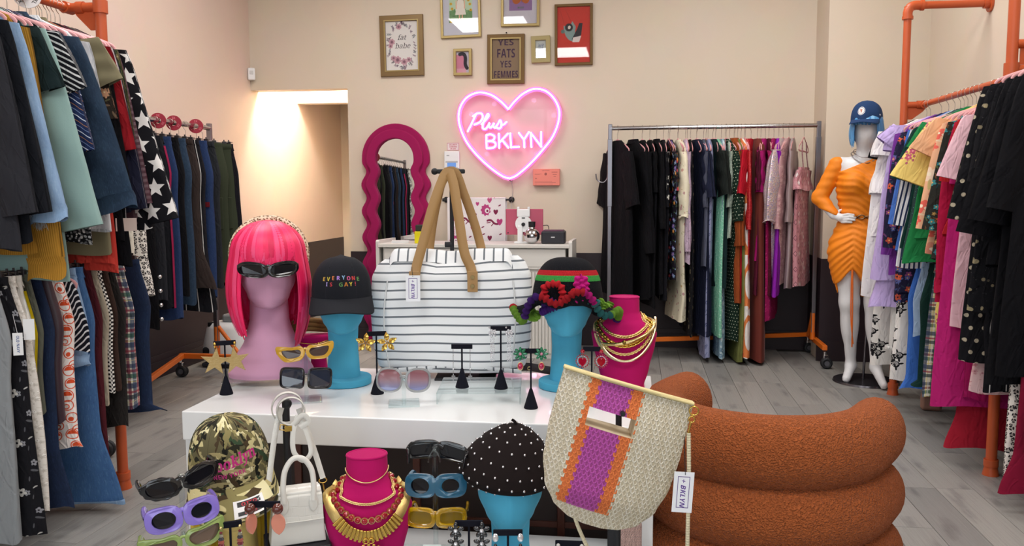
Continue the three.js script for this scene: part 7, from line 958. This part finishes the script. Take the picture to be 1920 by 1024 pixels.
  pair(LR, 'brown bead earring with a peach petal drop', '', x, TL + .284, z, r, .029, (t, s) => { obj('bead', sph(.0118, 0, -.006, .004, 16), mat('#5c2a22', { roughness: .2, clearcoat: .6 }), t); const sh = new THREE.Shape(); sh.moveTo(0, .01); sh.bezierCurveTo(.017, .004, .02, -.022, .002, -.034); sh.bezierCurveTo(-.018, -.024, -.016, .006, 0, .01); obj('petal', ext(sh, .003, .0015).rotateY(s < 0 ? 1.1 : .1).translate(0, -.026, .004), mat('#d98a74', { roughness: .3, clearcoat: .3 }), t); }, 'petal_earring');
  x = -.817; z = -1.595; r = turn(x, z); earringStand('black earring stand with beaded drops at the bottom of the picture', x, TL, z, .26, .046, r);
  pair(LR, 'mosaic beaded drop earring', '', x, TL + .26, z, r, .0185, (t) => { obj('top', sph(.0035, 0, -.002, .004, 8), M.paleGold, t); const cs = ['#7a2a34', '#8f8a7a', '#3a3a44', '#a8584a']; for (let k = 0; k < 8; k++) obj('bead', ico(.0035 + .0032 * Math.sin(k / 7 * PI), 0, -.012 - k * .0065, .004, 1, .9, .7), gem(cs[k % 4]), t); }, 'beaded_earring');
  x = -.35; z = -1.757; r = .15; earringStand('black earring stand with onyx flowers below the yellow sunglasses', x, TL, z, .223, .06, r);
  pair(LR, 'black onyx triple flower earring', '', x, TL + .22, z, r, .028, (t) => { for (let j = 0; j < 3; j++) { for (let k = 0; k < 5; k++) { const a = k / 5 * 2 * PI + .3; obj('petal', sph(.0068, 0, 0, 0, 10).scale(.75, 1.2, .6).rotateZ(a - PI / 2).translate(.0105 * Math.cos(a), -.008 - j * .029 + .0105 * Math.sin(a), .005), M_onyx, t); } obj('centre', ico(.0046, 0, -.008 - j * .029, .009), M_crystal, t); } }, 'onyx_earring');
  x = -.266; z = -1.767; earringStand('black earring stand with crystal studs before the blue head', x, TL, z, .203, .064, r);
  pair(LR, 'oval crystal stud earring', '', x, TL + .2, z, r, .027, (t) => { obj('stone', ico(.0095, 0, -.004, .006, .72, 1, .5), M_crystal, t); obj('pendant', ico(.006, 0, -.024, .005, .7, 1.2, .5), M_onyx, t); }, 'stud_earring');
  x = -.136; z = -1.832; r = .06; earringStand('black earring stand at the bottom edge near the straw bag', x, TL, z, .158, .066, r);
  pair(LR, 'small pearl stud earring', '', x, TL + .158, z, r, .026, (t) => { obj('pearl', sph(.0045, 0, 0, .006, 10), mat('#d8d4d0', { roughness: .2 }), t); obj('post', bar([0, 0, 0], [0, 0, .006], .001, 5), M.silver, t); }, 'pearl_earring');
}
// ---------------------------------------------------------------- necklace busts
const bustTab = [[0, .058, .03, .0], [.06, .075, .04, .004], [.13, .092, .046, .006], [.165, .098, .044, .004], [.19, .085, .042, -.002], [.205, .058, .04, -.008], [.225, .046, .038, -.012], [.27, .045, .04, -.016]];
const bustAt = (th, y, k = 1) => { const [w, d, zo] = interp(bustTab, y); return [w * k * Math.sin(th), y, d * k * Math.cos(th) + zo - y * .12 + .03]; };
function bust(label, x, y, z, ry, s = 1) {
  const t = thing('necklace_bust', label, 'bust', [x, y, z], ry); t.scale.setScalar(s);
  obj('bust', [grid(48, 44, (u, v) => { const q = bustAt(u * 2 * PI, v * .27); return [...q, u * .4, v * .27]; }, true), new THREE.CircleGeometry(.045, 36).scale(1, .89, 1).rotateX(-PI / 2).translate(0, .2702, -.0184)], M_hotV, t);
  obj('top_edge', new THREE.TorusGeometry(.0435, .003, 8, 40).rotateX(PI / 2).scale(1, 1, .89).translate(0, .269, -.0184), M_hotV, t); obj('foot', rb(.125, .008, .08, .002, 0, .004, .01), M_hotV, t);
  return t;
}
// a loop lying on the bust: y at the side, drop at the front
function loopPts(y0, drop, k, n = 40, spread = 1.75) { const p = []; for (let i = 0; i <= n; i++) { const a = lerp(-spread, spread, i / n), c = Math.cos(a / spread * PI / 2), y = y0 - drop * c ** 1.35, [w, d, zo] = interp(bustTab, y); const ww = Math.min(w, .074 + drop * .02) * k; p.push([ww * Math.sin(a), y, d * k * Math.cos(a) + zo - y * .12 + .03 + .004]); } return p; }
function chainLinks(pts, n, r, tubeR, sx = 1.4) { const c = new THREE.CatmullRomCurve3(pts.map((p) => V(...p))), out = [], z = V(1, 0, 0); for (let i = 0; i < n; i++) { const t = (i + .5) / n, q = c.getPointAt(t), d = c.getTangentAt(t), g = new THREE.TorusGeometry(r, tubeR, 6, 12).scale(sx, 1, 1); g.rotateX(i % 2 ? .85 : -.85); g.applyQuaternion(new THREE.Quaternion().setFromUnitVectors(z, d)); out.push(g.translate(q.x, q.y, q.z)); } return out; }
{
  const x = -.03, z = -2.57, r = turn(x, z); bust('magenta velvet bust layered with gold chains on the tall table', x, TT, z, r, 1.0);
  const nk = (name, label) => thing(name, label, 'necklace', [x, TT, z], r, 'gold necklaces on the tall table bust');
  obj('chain', chainLinks(loopPts(.222, .062, 1.03), 64, .0042, .0017), M.paleGold, nk('chain_necklace', 'short gold curb chain closest to the neck of the right bust'));
  obj('chain', chainLinks(loopPts(.215, .08, 1.1), 52, .0056, .0024), M.gold, nk('chain_necklace', 'thick gold chain beneath the curb chain on the right bust'));
  const ch = nk('rigid_choker', 'smooth gold rigid collar tilted on the right bust'), cp = []; for (let i = 0; i < 30; i++) { const a = i / 30 * 2 * PI; cp.push([.083 * Math.sin(a) + .006, .172 + .022 * Math.sin(a) - .026 * Math.cos(a), .058 * Math.cos(a) + .022]); } obj('collar', tube(cp, .0052, 90, 12, true), mat('#e0c98c', { metalness: 1, roughness: .22 }), ch); obj('clasp', sph(.0065, .001, .147, .0815, 10), metalM('#8a7335', .35), ch);
  obj('chain', chainLinks(loopPts(.2, .09, 1.12), 60, .0036, .0017), M.paleGold, nk('rope_necklace', 'twisted gold rope chain on the right bust'));
  obj('chain', tube(loopPts(.19, .1, 1.17), .0036, 110, 8), mat('#dfcf9f', { metalness: 1, roughness: .35, bumpMap: bumps.rib, bumpScale: .001 }), nk('snake_necklace', 'pale gold snake chain, longest at the left on the right bust'));
  obj('chain', tube(loopPts(.195, .112, 1.15).map(([a, b, c], i) => [a + .006, b + .0004 * i, c + .003]), .0042, 110, 8), mat('#e6d9b4', { metalness: 1, roughness: .22 }), nk('omega_necklace', 'wide pale gold omega chain hanging lowest on the right bust'));
}
{
  const x = -.61, z = -1.86, r = turn(x, z), s = 1.05, y = TL + .045; bust('magenta velvet bust with ruby and gold collars on the low platform', x, y, z, r, s);
  const b = thing('bust_block', 'magenta block beneath the low platform bust', 'block', [x, TL, z], r); obj('block', rb(.15, .045, .11, .004, 0, .0225, 0), M_hotV, b);
  const nk = (name, label) => { const t = thing(name, label, 'necklace', [x, y, z], r, 'necklaces on the platform bust'); t.scale.setScalar(s); return t; };
  obj('chain', tube(loopPts(.244, .022, 1.03, 40, 1.6), .0014, 80, 6), M.paleGold, nk('fine_necklace', 'hair-thin chain at the base of the neck on the platform bust'));
  obj('chain', chainLinks(loopPts(.226, .044, 1.08), 90, .0024, .0011), M.paleGold, nk('fine_necklace', 'fine silver gold chain above the ruby collar'));
  const rn = nk('ruby_necklace', 'collar of round ruby stones in gold settings'), c = new THREE.CatmullRomCurve3(loopPts(.224, .074, 1.09).map((p) => V(...p))); for (let i = 0; i < 22; i++) { const q = c.getPointAt((i + .5) / 22), n = Math.atan2(q.x, .07); const st = obj('setting', new THREE.CylinderGeometry(.0078, .0078, .004, 18).rotateX(PI / 2).rotateY(n).translate(q.x, q.y, q.z), M.paleGold, rn); obj('stone', ico(.0064, 0, 0, 0, 1, 1, .6).rotateY(n).translate(q.x + .003 * Math.sin(n), q.y, q.z + .003), M_ruby, st); }
  const gc = nk('bar_collar', 'broad flat gold collar with ribbed bars at the front'), p = loopPts(.212, .092, 1.16, 60); const cu = new THREE.CatmullRomCurve3(p.map((q) => V(...q)));
  obj('flat_band', grid(8, 90, (u, v) => { const q = cu.getPointAt(v), T_ = cu.getTangentAt(v), a = V(-T_.y, T_.x, 0).normalize(), w = (u - .5) * .021; return [q.x + a.x * w, q.y + a.y * w, q.z + .002 * Math.cos((u - .5) * 3) + .001, u * .02, v * .3]; }), mat('#cdb172', { metalness: 1, roughness: .34, bumpMap: bumps.pile, bumpScale: .0006 }), gc);
  for (let i = 0; i < 19; i++) { const t = lerp(.29, .71, i / 18), q = cu.getPointAt(t), T_ = cu.getTangentAt(t); const g = rb(.0072, .027, .005, .0018, 0, 0, 0, 1); g.rotateZ(Math.atan2(T_.y, T_.x)); obj('bar', g.translate(q.x, q.y, q.z + .004), M.gold, gc); }
  const md = nk('sun_medallion', 'gold sunburst pendant with a large blue stone'); const cx = 0, cy = .058, cz = .086; for (let i = 0; i < 26; i++) { const a = i / 26 * 2 * PI, g = rb(.0062, .014, .003, .001, 0, .041, 0, 1); g.rotateZ(a); obj('ray', g.translate(cx, cy, cz), M.gold, md); } obj('rim', new THREE.TorusGeometry(.031, .004, 10, 40).translate(cx, cy, cz + .002), M.gold, md); obj('blue_stone', new THREE.IcosahedronGeometry(.029, 2).scale(1, 1.05, .38).translate(cx, cy, cz + .003), mat('#1030b0', { roughness: .06, clearcoat: 1, flatShading: true, metalness: .35 }), md); for (const q of [-1, 1]) obj('ring', new THREE.TorusGeometry(.0055, .0012, 6, 16).translate(q * .006, cy + .054, cz), M.gold, md);
}
{ // magenta pad with a fine bracelet between the pink and blue heads
  const x = -1.04, z = -2.63, t = thing('bracelet_pad', 'magenta bracelet cushion between the pink and blue heads', 'cushion', [x, TT, z], turn(x, z)); obj('pillar', cyl(.022, .03, .07, .02, .035, 0, 20), M_hotV, t); obj('cushion', rb(.15, .058, .06, .012, 0, .098, 0, 3), M_hotV, t); const b = thing('gold_bracelet', 'fine gold bracelet stretched over the magenta cushion', 'bracelet', [x, TT, z], turn(x, z)); obj('chain', tube([[-.076, .112, .02], [-.04, .106, .0315], [.01, .1, .032], [.045, .108, .0315], [.076, .11, .02]], .0016, 50, 6), M.gold, b); obj('charm', [ico(.005, .02, .1, .034), rb(.003, .012, .002, .0008, .022, .09, .0335, 1)], M.gold, b);
  const rf = thing('gold_rope_coil', 'gold woven rope coil on top of the magenta cushion', 'rope', [x, TT + .127, z], turn(x, z)); for (let i = 0; i < 3; i++) obj('strand', tube([[-.06, .01 + i * .014, 0], [-.02, .02 + i * .014, .012], [.02, .015 + i * .014, -.008], [.06, .012 + i * .012, .005]], .0085, 40, 10), mat('#c79a55', { roughness: .7, bumpMap: bumps.rib, bumpScale: .003 }), rf);
}
// ---------------------------------------------------------------- striped tote on its stand
const ribbon = (pts, w, th, n = 60, dir = null) => { const c = new THREE.CatmullRomCurve3(pts.map((p) => V(...p))); return grid(8, n, (u, v) => { const q = c.getPointAt(v), T_ = c.getTangentAt(v); const D = dir ? V(...dir) : V(-T_.y, T_.x, 0).normalize(), N = V().crossVectors(T_, D).normalize(), k = [[-1, 1], [0, 1], [1, 1], [1, .0], [1, -1], [0, -1], [-1, -1], [-1, 0], [-1, 1]][Math.round(u * 8)]; return [q.x + D.x * k[0] * w / 2 + N.x * k[1] * th / 2, q.y + D.y * k[0] * w / 2 + N.y * k[1] * th / 2, q.z + D.z * k[0] * w / 2 + N.z * k[1] * th / 2, k[0] * w, v]; }, true); };
const tagTex = tex(160, 288, (g, w, h) => { fillBg(g, w, h, '#eceef4'); g.strokeStyle = '#5a4a86'; g.lineWidth = 5; g.strokeRect(34, 34, w - 68, h - 68); g.fillStyle = '#55348c'; g.save(); g.translate(w / 2, h / 2 + 4); g.rotate(PI / 2); g.font = 'italic bold 56px sans-serif'; g.textAlign = 'center'; g.textBaseline = 'middle'; g.fillText('+ BKLYN', 0, 2, h - 84); g.restore(); });
const M_tag = [0, 0, 0, 0, 1, 0].map((k) => (k ? mat('#fff', { map: tagTex, roughness: .6 }) : M.white));
{
  const x = -.575, z = -2.64, ry = .12;
  const st = thing('bag_stand', 'black bag stand with a square base holding the striped tote', 'bag stand', [x, TT, z], ry); obj('base_plate', rb(.19, .006, .15, .002, .045, .003, .0), M.black, st); obj('pole', bar([.0, .003, -.03], [.0, .655, -.03], .0065, 12), M.black, st); obj('hook_arm', [rb(.1, .014, .014, .004, -.006, .652, -.022), sph(.011, -.052, .652, -.018, 10)], M.black, st); obj('knob', cyl(.009, .009, .022).rotateZ(PI / 2).translate(-.012, .42, -.03), M.black, st);
  const t = thing('tote_bag', 'large white tote with grey stripes and tan leather handles', 'bag', [x, TT + .022, z], ry);
  const stripeT = tex(64, 128, stripes('#e6e9ec', [['#6a7077', .4, .2]]), .0138), stripeV = tex(128, 64, stripes('#e6e9ec', [['#6a7077', .42, .18]], 1), .03), M_st = mat('#fff', { map: stripeT, bump: 'cloth', bs: .0016, roughness: .9 }), M_sv = mat('#fff', { map: stripeV, bump: 'cloth', bs: .0014, roughness: .9 });
  const tab = [[0, .218, .058], [.02, .236, .07], [.1, .252, .078], [.22, .258, .072], [.3, .252, .052], [.34, .236, .036], [.36, .21, .026]];
  const wv = wob(4.2);
  obj('body', grid(90, 46, (u, v) => { const y = v * .36, [hw, hd] = interp(tab, y), th = u * 2 * PI, c = Math.cos(th), s = Math.sin(th), f = .005 * wv(th, v * 4) + .006 * Math.sin(v * 9 + c * 3) * (1 - Math.abs(c)), xx = hw * Math.sign(c) * Math.abs(c) ** .5; const dip = v > .8 ? -.022 * (v - .8) / .2 * Math.exp(-((xx / .07) ** 2)) * (s > 0 ? 1 : .3) : 0; return [xx, y + dip + .006 * Math.sin(xx * 9) * v, (hd + f) * Math.sign(s) * Math.abs(s) ** .62, xx, y + .003 * Math.sin(xx * 14 + (s > 0 ? 0 : 2))]; }, true), M_st, t);
  obj('side_seam', [-1, 1].map((q) => tube([[q * .196, .29, .05], [q * .204, .2, .077], [q * .2, .1, .086], [q * .19, .02, .075]], .0022, 30, 6)), mat('#d3d6d8'), t);
  obj('top_gusset', grid(60, 8, (u, v) => { const xx = lerp(-.225, .225, u), e = 1 - Math.abs(u - .5) * 2, k = sst(0, .22, e); return [xx, lerp(.31, .383, k) - .014 * (v) * 0 + Math.sin(v * PI) * .004 - .008 * Math.exp(-(((xx - .0) / .05) ** 2)) - (v < .3 ? .034 * (1 - v / .3) : 0), lerp(.034, -.045, v), xx, v * .09]; }), M_sv, t);
  obj('bottom_gusset', grid(40, 6, (u, v) => { const a = lerp(-.1, PI / 2, v); return [lerp(-.222, .222, u), .012 - .022 * Math.sin(a) + .012 * Math.sin(u * PI), .07 * Math.cos(a) + .004, lerp(-.222, .222, u), v * .06]; }), M_sv, t);
  obj('zip_pull', rb(.005, .03, .003, .001, .248, .2, .04), M.black, t);
  const lea = mat('#a5804f', { roughness: .55, bump: 'cloth', bs: .0006 });
  const hA = obj('handle', ribbon([[-.108, .285, .075], [-.104, .33, .06], [-.085, .4, .05], [-.05, .53, .03], [-.022, .606, .012], [-.006, .63, .006], [.008, .6, .016], [.026, .5, .038], [.048, .37, .052], [.066, .33, .056], [.072, .285, .074]], .03, .0045, 90), lea, t);
  const hB = obj('handle', ribbon([[-.078, .31, -.03], [-.068, .42, -.026], [-.045, .54, -.02], [-.016, .625, -.014], [.01, .63, -.012], [.04, .56, -.018], [.08, .44, -.024], [.108, .32, -.03]], .028, .0045, 80), lea, t);
  for (const q of [-.108, .072]) { obj('leather_tab', rb(.032, .065, .004, .002, q, .29, .077), lea, hA); for (const d of [.012, -.016]) obj('rivet', cyl(.0065, .0065, .004, 0, 0, 0, 14).rotateX(PI / 2).translate(q, .292 + d, .0805), metalM('#8d7a55', .35), hA); }
  const tg = thing('price_tag', 'white paper tag lettered + BKLYN on the striped tote', 'tag', [x - .093, .945, z + .125], ry + .05); obj('card', bx(.044, .08, .0012), M_tag, tg); obj('string', bar([0, .036, .001], [-.004, .065, -.012], .0009, 5), M.black, tg);
  const bl = thing('belt', 'dark brown belt with eyelets lying behind the striped tote', 'belt', [-.36, TT, -2.66], .1); obj('strap', ribbon([[-.13, .012, 0], [-.06, .02, -.01], [.02, .028, -.014], [.08, .02, -.008], [.13, .014, .004]], .026, .003, 50, [0, 1, 0]), mat('#2c1b1b', { roughness: .5 }), bl); for (const q of [-.04, .03, .09]) obj('eyelet', new THREE.TorusGeometry(.005, .0015, 6, 16).translate(q, .024, -.008), M.paleGold, bl);
}
// ---------------------------------------------------------------- little white handbag on its pedestal
{
  const x = -.755, z = -1.79, ry = turn(x, z) + .1, y = TL + .15;
  const p = thing('bag_stand', 'black pedestal and pole holding the little white handbag', 'bag stand', [x, TL, z], ry); obj('pedestal', rb(.14, .148, .12, .004, 0, .074, -.01), M.black, p); obj('pole', bar([-.012, .14, -.055], [-.012, .46, -.055], .0085, 12), M.black, p); obj('hook_arm', [bar([-.012, .455, -.06], [-.012, .455, -.025], .008, 10), sph(.011, -.012, .462, -.022, 10)], M.black, p);
  const t = thing('handbag', 'little white crocodile-embossed handbag with an arched handle', 'bag', [x, y, z], ry);
  const croc = noiseTex(256, (g, w, h) => { fillBg(g, w, h, '#ddd'); g.strokeStyle = '#333'; g.lineWidth = 5; for (let j = 0; j < 5; j++) { g.beginPath(); g.moveTo(0, j * 51 + rr(-4, 4)); g.bezierCurveTo(80, j * 51 + 10, 170, j * 51 - 10, 256, j * 51); g.stroke(); for (let i = 0; i < 4; i++) { const X = i * 64 + (j % 2) * 32; g.beginPath(); g.moveTo(X, j * 51); g.quadraticCurveTo(X + 7, j * 51 + 25, X, j * 51 + 51); g.stroke(); } } }, .11);
  const wl = mat('#dedcd6', { roughness: .38, clearcoat: .3, bumpMap: croc, bumpScale: .0005 }), ws = mat('#dcdad4', { roughness: .45 });
  const tr = (w0, w1, h, d) => { const s = new THREE.Shape(); s.moveTo(-w0 / 2, 0); s.lineTo(w0 / 2, 0); s.lineTo(w1 / 2, h); s.lineTo(-w1 / 2, h); return ext(s, d, .003); };
  const uvm = (g) => g; obj('body', tr(.116, .098, .115, .05).translate(0, .003, -.025), ws, t); obj('flap', [grid(20, 16, (u, v) => { const w = lerp(.106, .112, v), yy = .1215 - v * .068, zz = v < .12 ? lerp(-.01, .03, v / .12) : .0315 + .0015 * (v - .12); return [(u - .5) * w, v < .12 ? .1225 : yy, zz, (u - .5) * w, yy]; })], wl, t); obj('flap_edge', tube([[-.056, .055, .033], [0, .0545, .034], [.056, .055, .033]], .0014, 20, 6), ws, t);
  const h = obj('handle', tube([[-.03, .1, .034], [-.031, .135, .03], [-.024, .175, .026], [-.006, .197, .024], [.014, .195, .024], [.031, .172, .026], [.036, .135, .03], [.034, .1, .034]], .0062, 60, 12), ws, t); for (const q of [-.03, .034]) obj('handle_tab', sph(.012, 0, 0, 0, 14).scale(.85, 1.6, .25).translate(q, .094, .034), ws, h);
  const sg = (q) => [q * .058, .118, 0]; for (const q of [-1, 1]) { const r = obj('strap_ring', [new THREE.TorusGeometry(.0085, .0015, 8, 18).scale(1, .7, 1).translate(q * .06, .133, .004), bar([q * .06, .126, .004], [q * .064, .1, .004], .0018, 6)], M.gold, t); }
  const sp = obj('shoulder_strap', [ribbon([[-.06, .138, .006], [-.05, .2, -.004], [-.036, .27, -.014], [-.025, .305, -.018]], .0125, .0025, 30), ribbon([[.06, .138, .006], [.044, .2, -.004], [.026, .26, -.01], [.012, .3, -.014]], .0125, .0025, 30)], wl, t);
  const loop = (cx, cy, r, z0, rot) => { const q = []; for (let i = 0; i < 20; i++) { const a = i / 20 * 2 * PI; q.push([cx + r * Math.cos(a), cy + r * 1.08 * Math.sin(a), z0 + .006 * Math.sin(a + rot)]); } const c = new THREE.CatmullRomCurve3(q.map((w) => V(...w)), true); return grid(4, 70, (u, v) => { const w = c.getPointAt(v % 1), a = v * 2 * PI, k = [[-1, 1], [1, 1], [1, -1], [-1, -1], [-1, 1]][Math.round(u * 4)]; return [w.x + Math.cos(a) * k[1] * .0014, w.y + Math.sin(a) * k[1] * .0014, w.z + k[0] * .006, k[0], v]; }, true); };
  obj('strap_coil', [loop(-.012, .303, .034, -.02, 0), loop(-.006, .298, .03, -.006, 1), ribbon([[.008, .29, .004], [-.004, .25, .008], [-.002, .205, .01], [.018, .186, .01], [.034, .2, .008], [.026, .25, .006], [.012, .285, .004]], .011, .0025, 60), ribbon([[-.004, .268, .006], [.02, .29, .01], [.03, .275, .008], [.012, .262, .006]], .012, .003, 24)], ws, t);
  obj('buckle', [new THREE.TorusGeometry(.008, .0016, 6, 4).rotateZ(.6).translate(-.026, .266, .008), rb(.016, .012, .004, .001, -.014, .262, .008)], M.gold, t);
}
// ---------------------------------------------------------------- straw bag
{
  const x = -.05, z = -1.715, t = thing('straw_bag', 'natural crochet straw bag with an orange and purple band', 'bag', [x, .706, z], .1); t.rotation.z = -.28;
  // outline as half widths by height (local frame has the mouth level)
  const out = [[-.158, .02, -.0], [-.15, .06, 0], [-.13, .092, 0], [-.095, .118, 0], [-.04, .134, 0], [.03, .139, 0], [.09, .138, 0], [.145, .136, 0]];
  const N = 40, Mv = 48, hu0 = 10, hu1 = 24, hv0 = 33, hv1 = 39, pz_ = (u, v) => .036 * Math.sin(PI * u) ** .6 * sst(0, .25, v) * (1 - .45 * sst(.7, 1, v)) + .002;
  const P3 = (i, j, s) => { const u = i / N, v = j / Mv, y = lerp(-.158, .145, v), [w] = interp(out, y); return [(u - .5) * 2 * w + .012 * (1 - v), y, s * pz_(u, v)]; };
  const mask = (i, j) => i >= hu0 && i < hu1 && j >= hv0 && j < hv1;
  const panel = (s) => { const p = [], uv = [], ix = []; for (let j = 0; j <= Mv; j++) for (let i = 0; i <= N; i++) { p.push(...P3(i, j, s)); const q = P3(i, j, s); uv.push(q[0] / .3 + .5, (q[1] + .16) / .31); } for (let j = 0; j < Mv; j++) for (let i = 0; i < N; i++) { if (mask(i, j)) continue; const a = j * (N + 1) + i, b = a + 1, c = a + N + 1, d = c + 1; s > 0 ? ix.push(a, b, c, b, d, c) : ix.push(a, c, b, b, c, d); } const g = new THREE.BufferGeometry(); g.setAttribute('position', new THREE.Float32BufferAttribute(p, 3)); g.setAttribute('uv', new THREE.Float32BufferAttribute(uv, 2)); g.setIndex(ix); g.computeVertexNormals(); return g; };
  const loops = (draw) => (g, W, H) => { const rows = 34, cols = 30, dx = W / cols, dy = H / rows; for (let j = 0; j < rows; j++) for (let i = -1; i <= cols; i++) { const X = (i + (j % 2) * .5) * dx, Y = j * dy; draw(g, X, Y, dx, dy, X / W, j / rows); } };
  const U = (g, X, Y, dx, dy) => { g.beginPath(); g.moveTo(X + dx * .12, Y + dy * .1); g.bezierCurveTo(X + dx * .12, Y + dy * 1.15, X + dx * .88, Y + dy * 1.15, X + dx * .88, Y + dy * .1); g.stroke(); };
  const col = tex(1024, 1024, (g, W, H) => { fillBg(g, W, H, '#bfb399'); const put = loops((g2, X, Y, dx, dy, fx, fy) => { const inBand = fy < .86, k = fx + dx / W / 2; let c = ['#ebe2cd', '#f0e8d6', '#e3d8c0'][(X * 7 + Y | 0) % 3 < 0 ? 0 : Math.abs(X * 7 + Y | 0) % 3]; if (inBand) { if (k > .31 && k < .53) c = '#c45cb2'; else if (k > .235 && k < .605) c = '#f0854c'; } g2.strokeStyle = c; g2.lineWidth = dx * .38; g2.lineCap = 'round'; U(g2, X, Y, dx, dy); }); const shadeBand = (a, b, c) => { g.fillStyle = c; g.fillRect(W * a, 0, W * (b - a), H * .87); }; shadeBand(.24, .6, '#cc6a3e'); shadeBand(.31, .53, '#97427f'); put(g, W, H); });
  const bm = noiseTex(1024, (g, W, H) => { fillBg(g, W, H, '#101010'); loops((g2, X, Y, dx, dy) => { for (const [w, c] of [[.34, '#777'], [.2, '#eee']]) { g2.strokeStyle = c; g2.lineWidth = dx * w; U(g2, X, Y, dx, dy); } })(g, W, H); });
  const straw = mat('#fff', { map: col, bumpMap: bm, bumpScale: .0026, roughness: .85 });
  obj('front_panel', panel(1), straw, t); obj('back_panel', panel(-1), straw, t);
  const lin = mat('#d9c9ae', { roughness: .9 }), rim = []; const edge = (a, b) => { const A = P3(...a, 1), B = P3(...b, 1), C = P3(...a, -1), D = P3(...b, -1); rim.push(grid(1, 2, (u, v) => [lerp(lerp(A[0], B[0], u), lerp(C[0], D[0], u), v), lerp(A[1], B[1], u), lerp(lerp(A[2], B[2], u), lerp(C[2], D[2], u), v)])); };
  for (let i = hu0; i < hu1; i++) { edge([i, hv0], [i + 1, hv0]); edge([i, hv1], [i + 1, hv1]); } for (let j = hv0; j < hv1; j++) { edge([hu0, j], [hu0, j + 1]); edge([hu1, j], [hu1, j + 1]); } obj('handle_lining', rim, lin, t);
  obj('zip_edge', [ribbon([[-.136, .147, 0], [-.05, .148, .012], [.05, .148, .012], [.136, .147, 0]], .024, .005, 30, [0, 0, 1]), tube([[-.137, .147, 0], [-.05, .15, .022], [.05, .15, .022], [.137, .147, 0]], .0032, 40, 8)], mat('#d8c791', { roughness: .7 }), t);
  obj('strap_ring', [new THREE.TorusGeometry(.009, .0016, 8, 18).translate(.14, .134, .008), new THREE.TorusGeometry(.006, .0014, 8, 16).translate(.141, .116, .008), bar([.141, .11, .008], [.143, .085, .008], .002, 6)], M.gold, t);
  obj('strap', tube([[.143, .088, .008], [.172, -.008, .012], [.199, -.104, .012], [.226, -.2, .01], [.243, -.27, .006], [.226, -.325, 0], [.17, -.33, -.01], [.1, -.29, -.016], [.03, -.225, -.02], [-.02, -.165, -.022], [-.032, -.14, -.018]], .0042, 110, 8), mat('#d9cfb0', { roughness: .8, bumpMap: bumps.rib, bumpScale: .001 }), t);
  const s2 = thing('bag_stand', 'black stand whose arm passes through the straw bag handle', 'bag stand', [-.03, TL, -1.775], .1); obj('pole', bar([0, .003, 0], [0, .5, 0], .0065, 12), M.black, s2); obj('base_plate', rb(.13, .006, .11, .002, 0, .003, 0), M.black, s2); obj('hook_arm', [bar([0, .497, -.01], [-.0, .497, .1], .005, 10), sph(.008, -.018, .5, .0, 10), rb(.045, .012, .012, .003, -.012, .497, 0)], M.black, s2);
  const tg = thing('price_tag', 'white paper tag lettered + BKLYN hanging from the straw bag', 'tag', [.1, .64, -1.685], .12); tg.rotation.z = -.06; obj('card', bx(.04, .083, .0012), M_tag, tg); obj('string', bar([.002, .036, .001], [-.004, .11, -.012], .0009, 5), M.black, tg);
  const lb = thing('leopard_pouch', 'pink leopard print pouch leaning under the straw bag', 'pouch', [-.006, TL, -2.09], .05); obj('pouch', rb(.06, .115, .03, .006, 0, .058, 0), fab('leoPink'), lb); obj('zip', rb(.058, .006, .012, .002, 0, .117, 0), M.black, lb);
  const bp2 = thing('dark_panel', 'narrow black upright beside the pink leopard pouch', 'panel', [-.052, TL, -2.1], .05); obj('panel', rb(.018, .15, .04, .002, 0, .075, 0), M.black, bp2); obj('foot', rb(.03, .006, .05, .002, 0, .003, 0), M.black, bp2);
}
renderer.render(scene, camera);
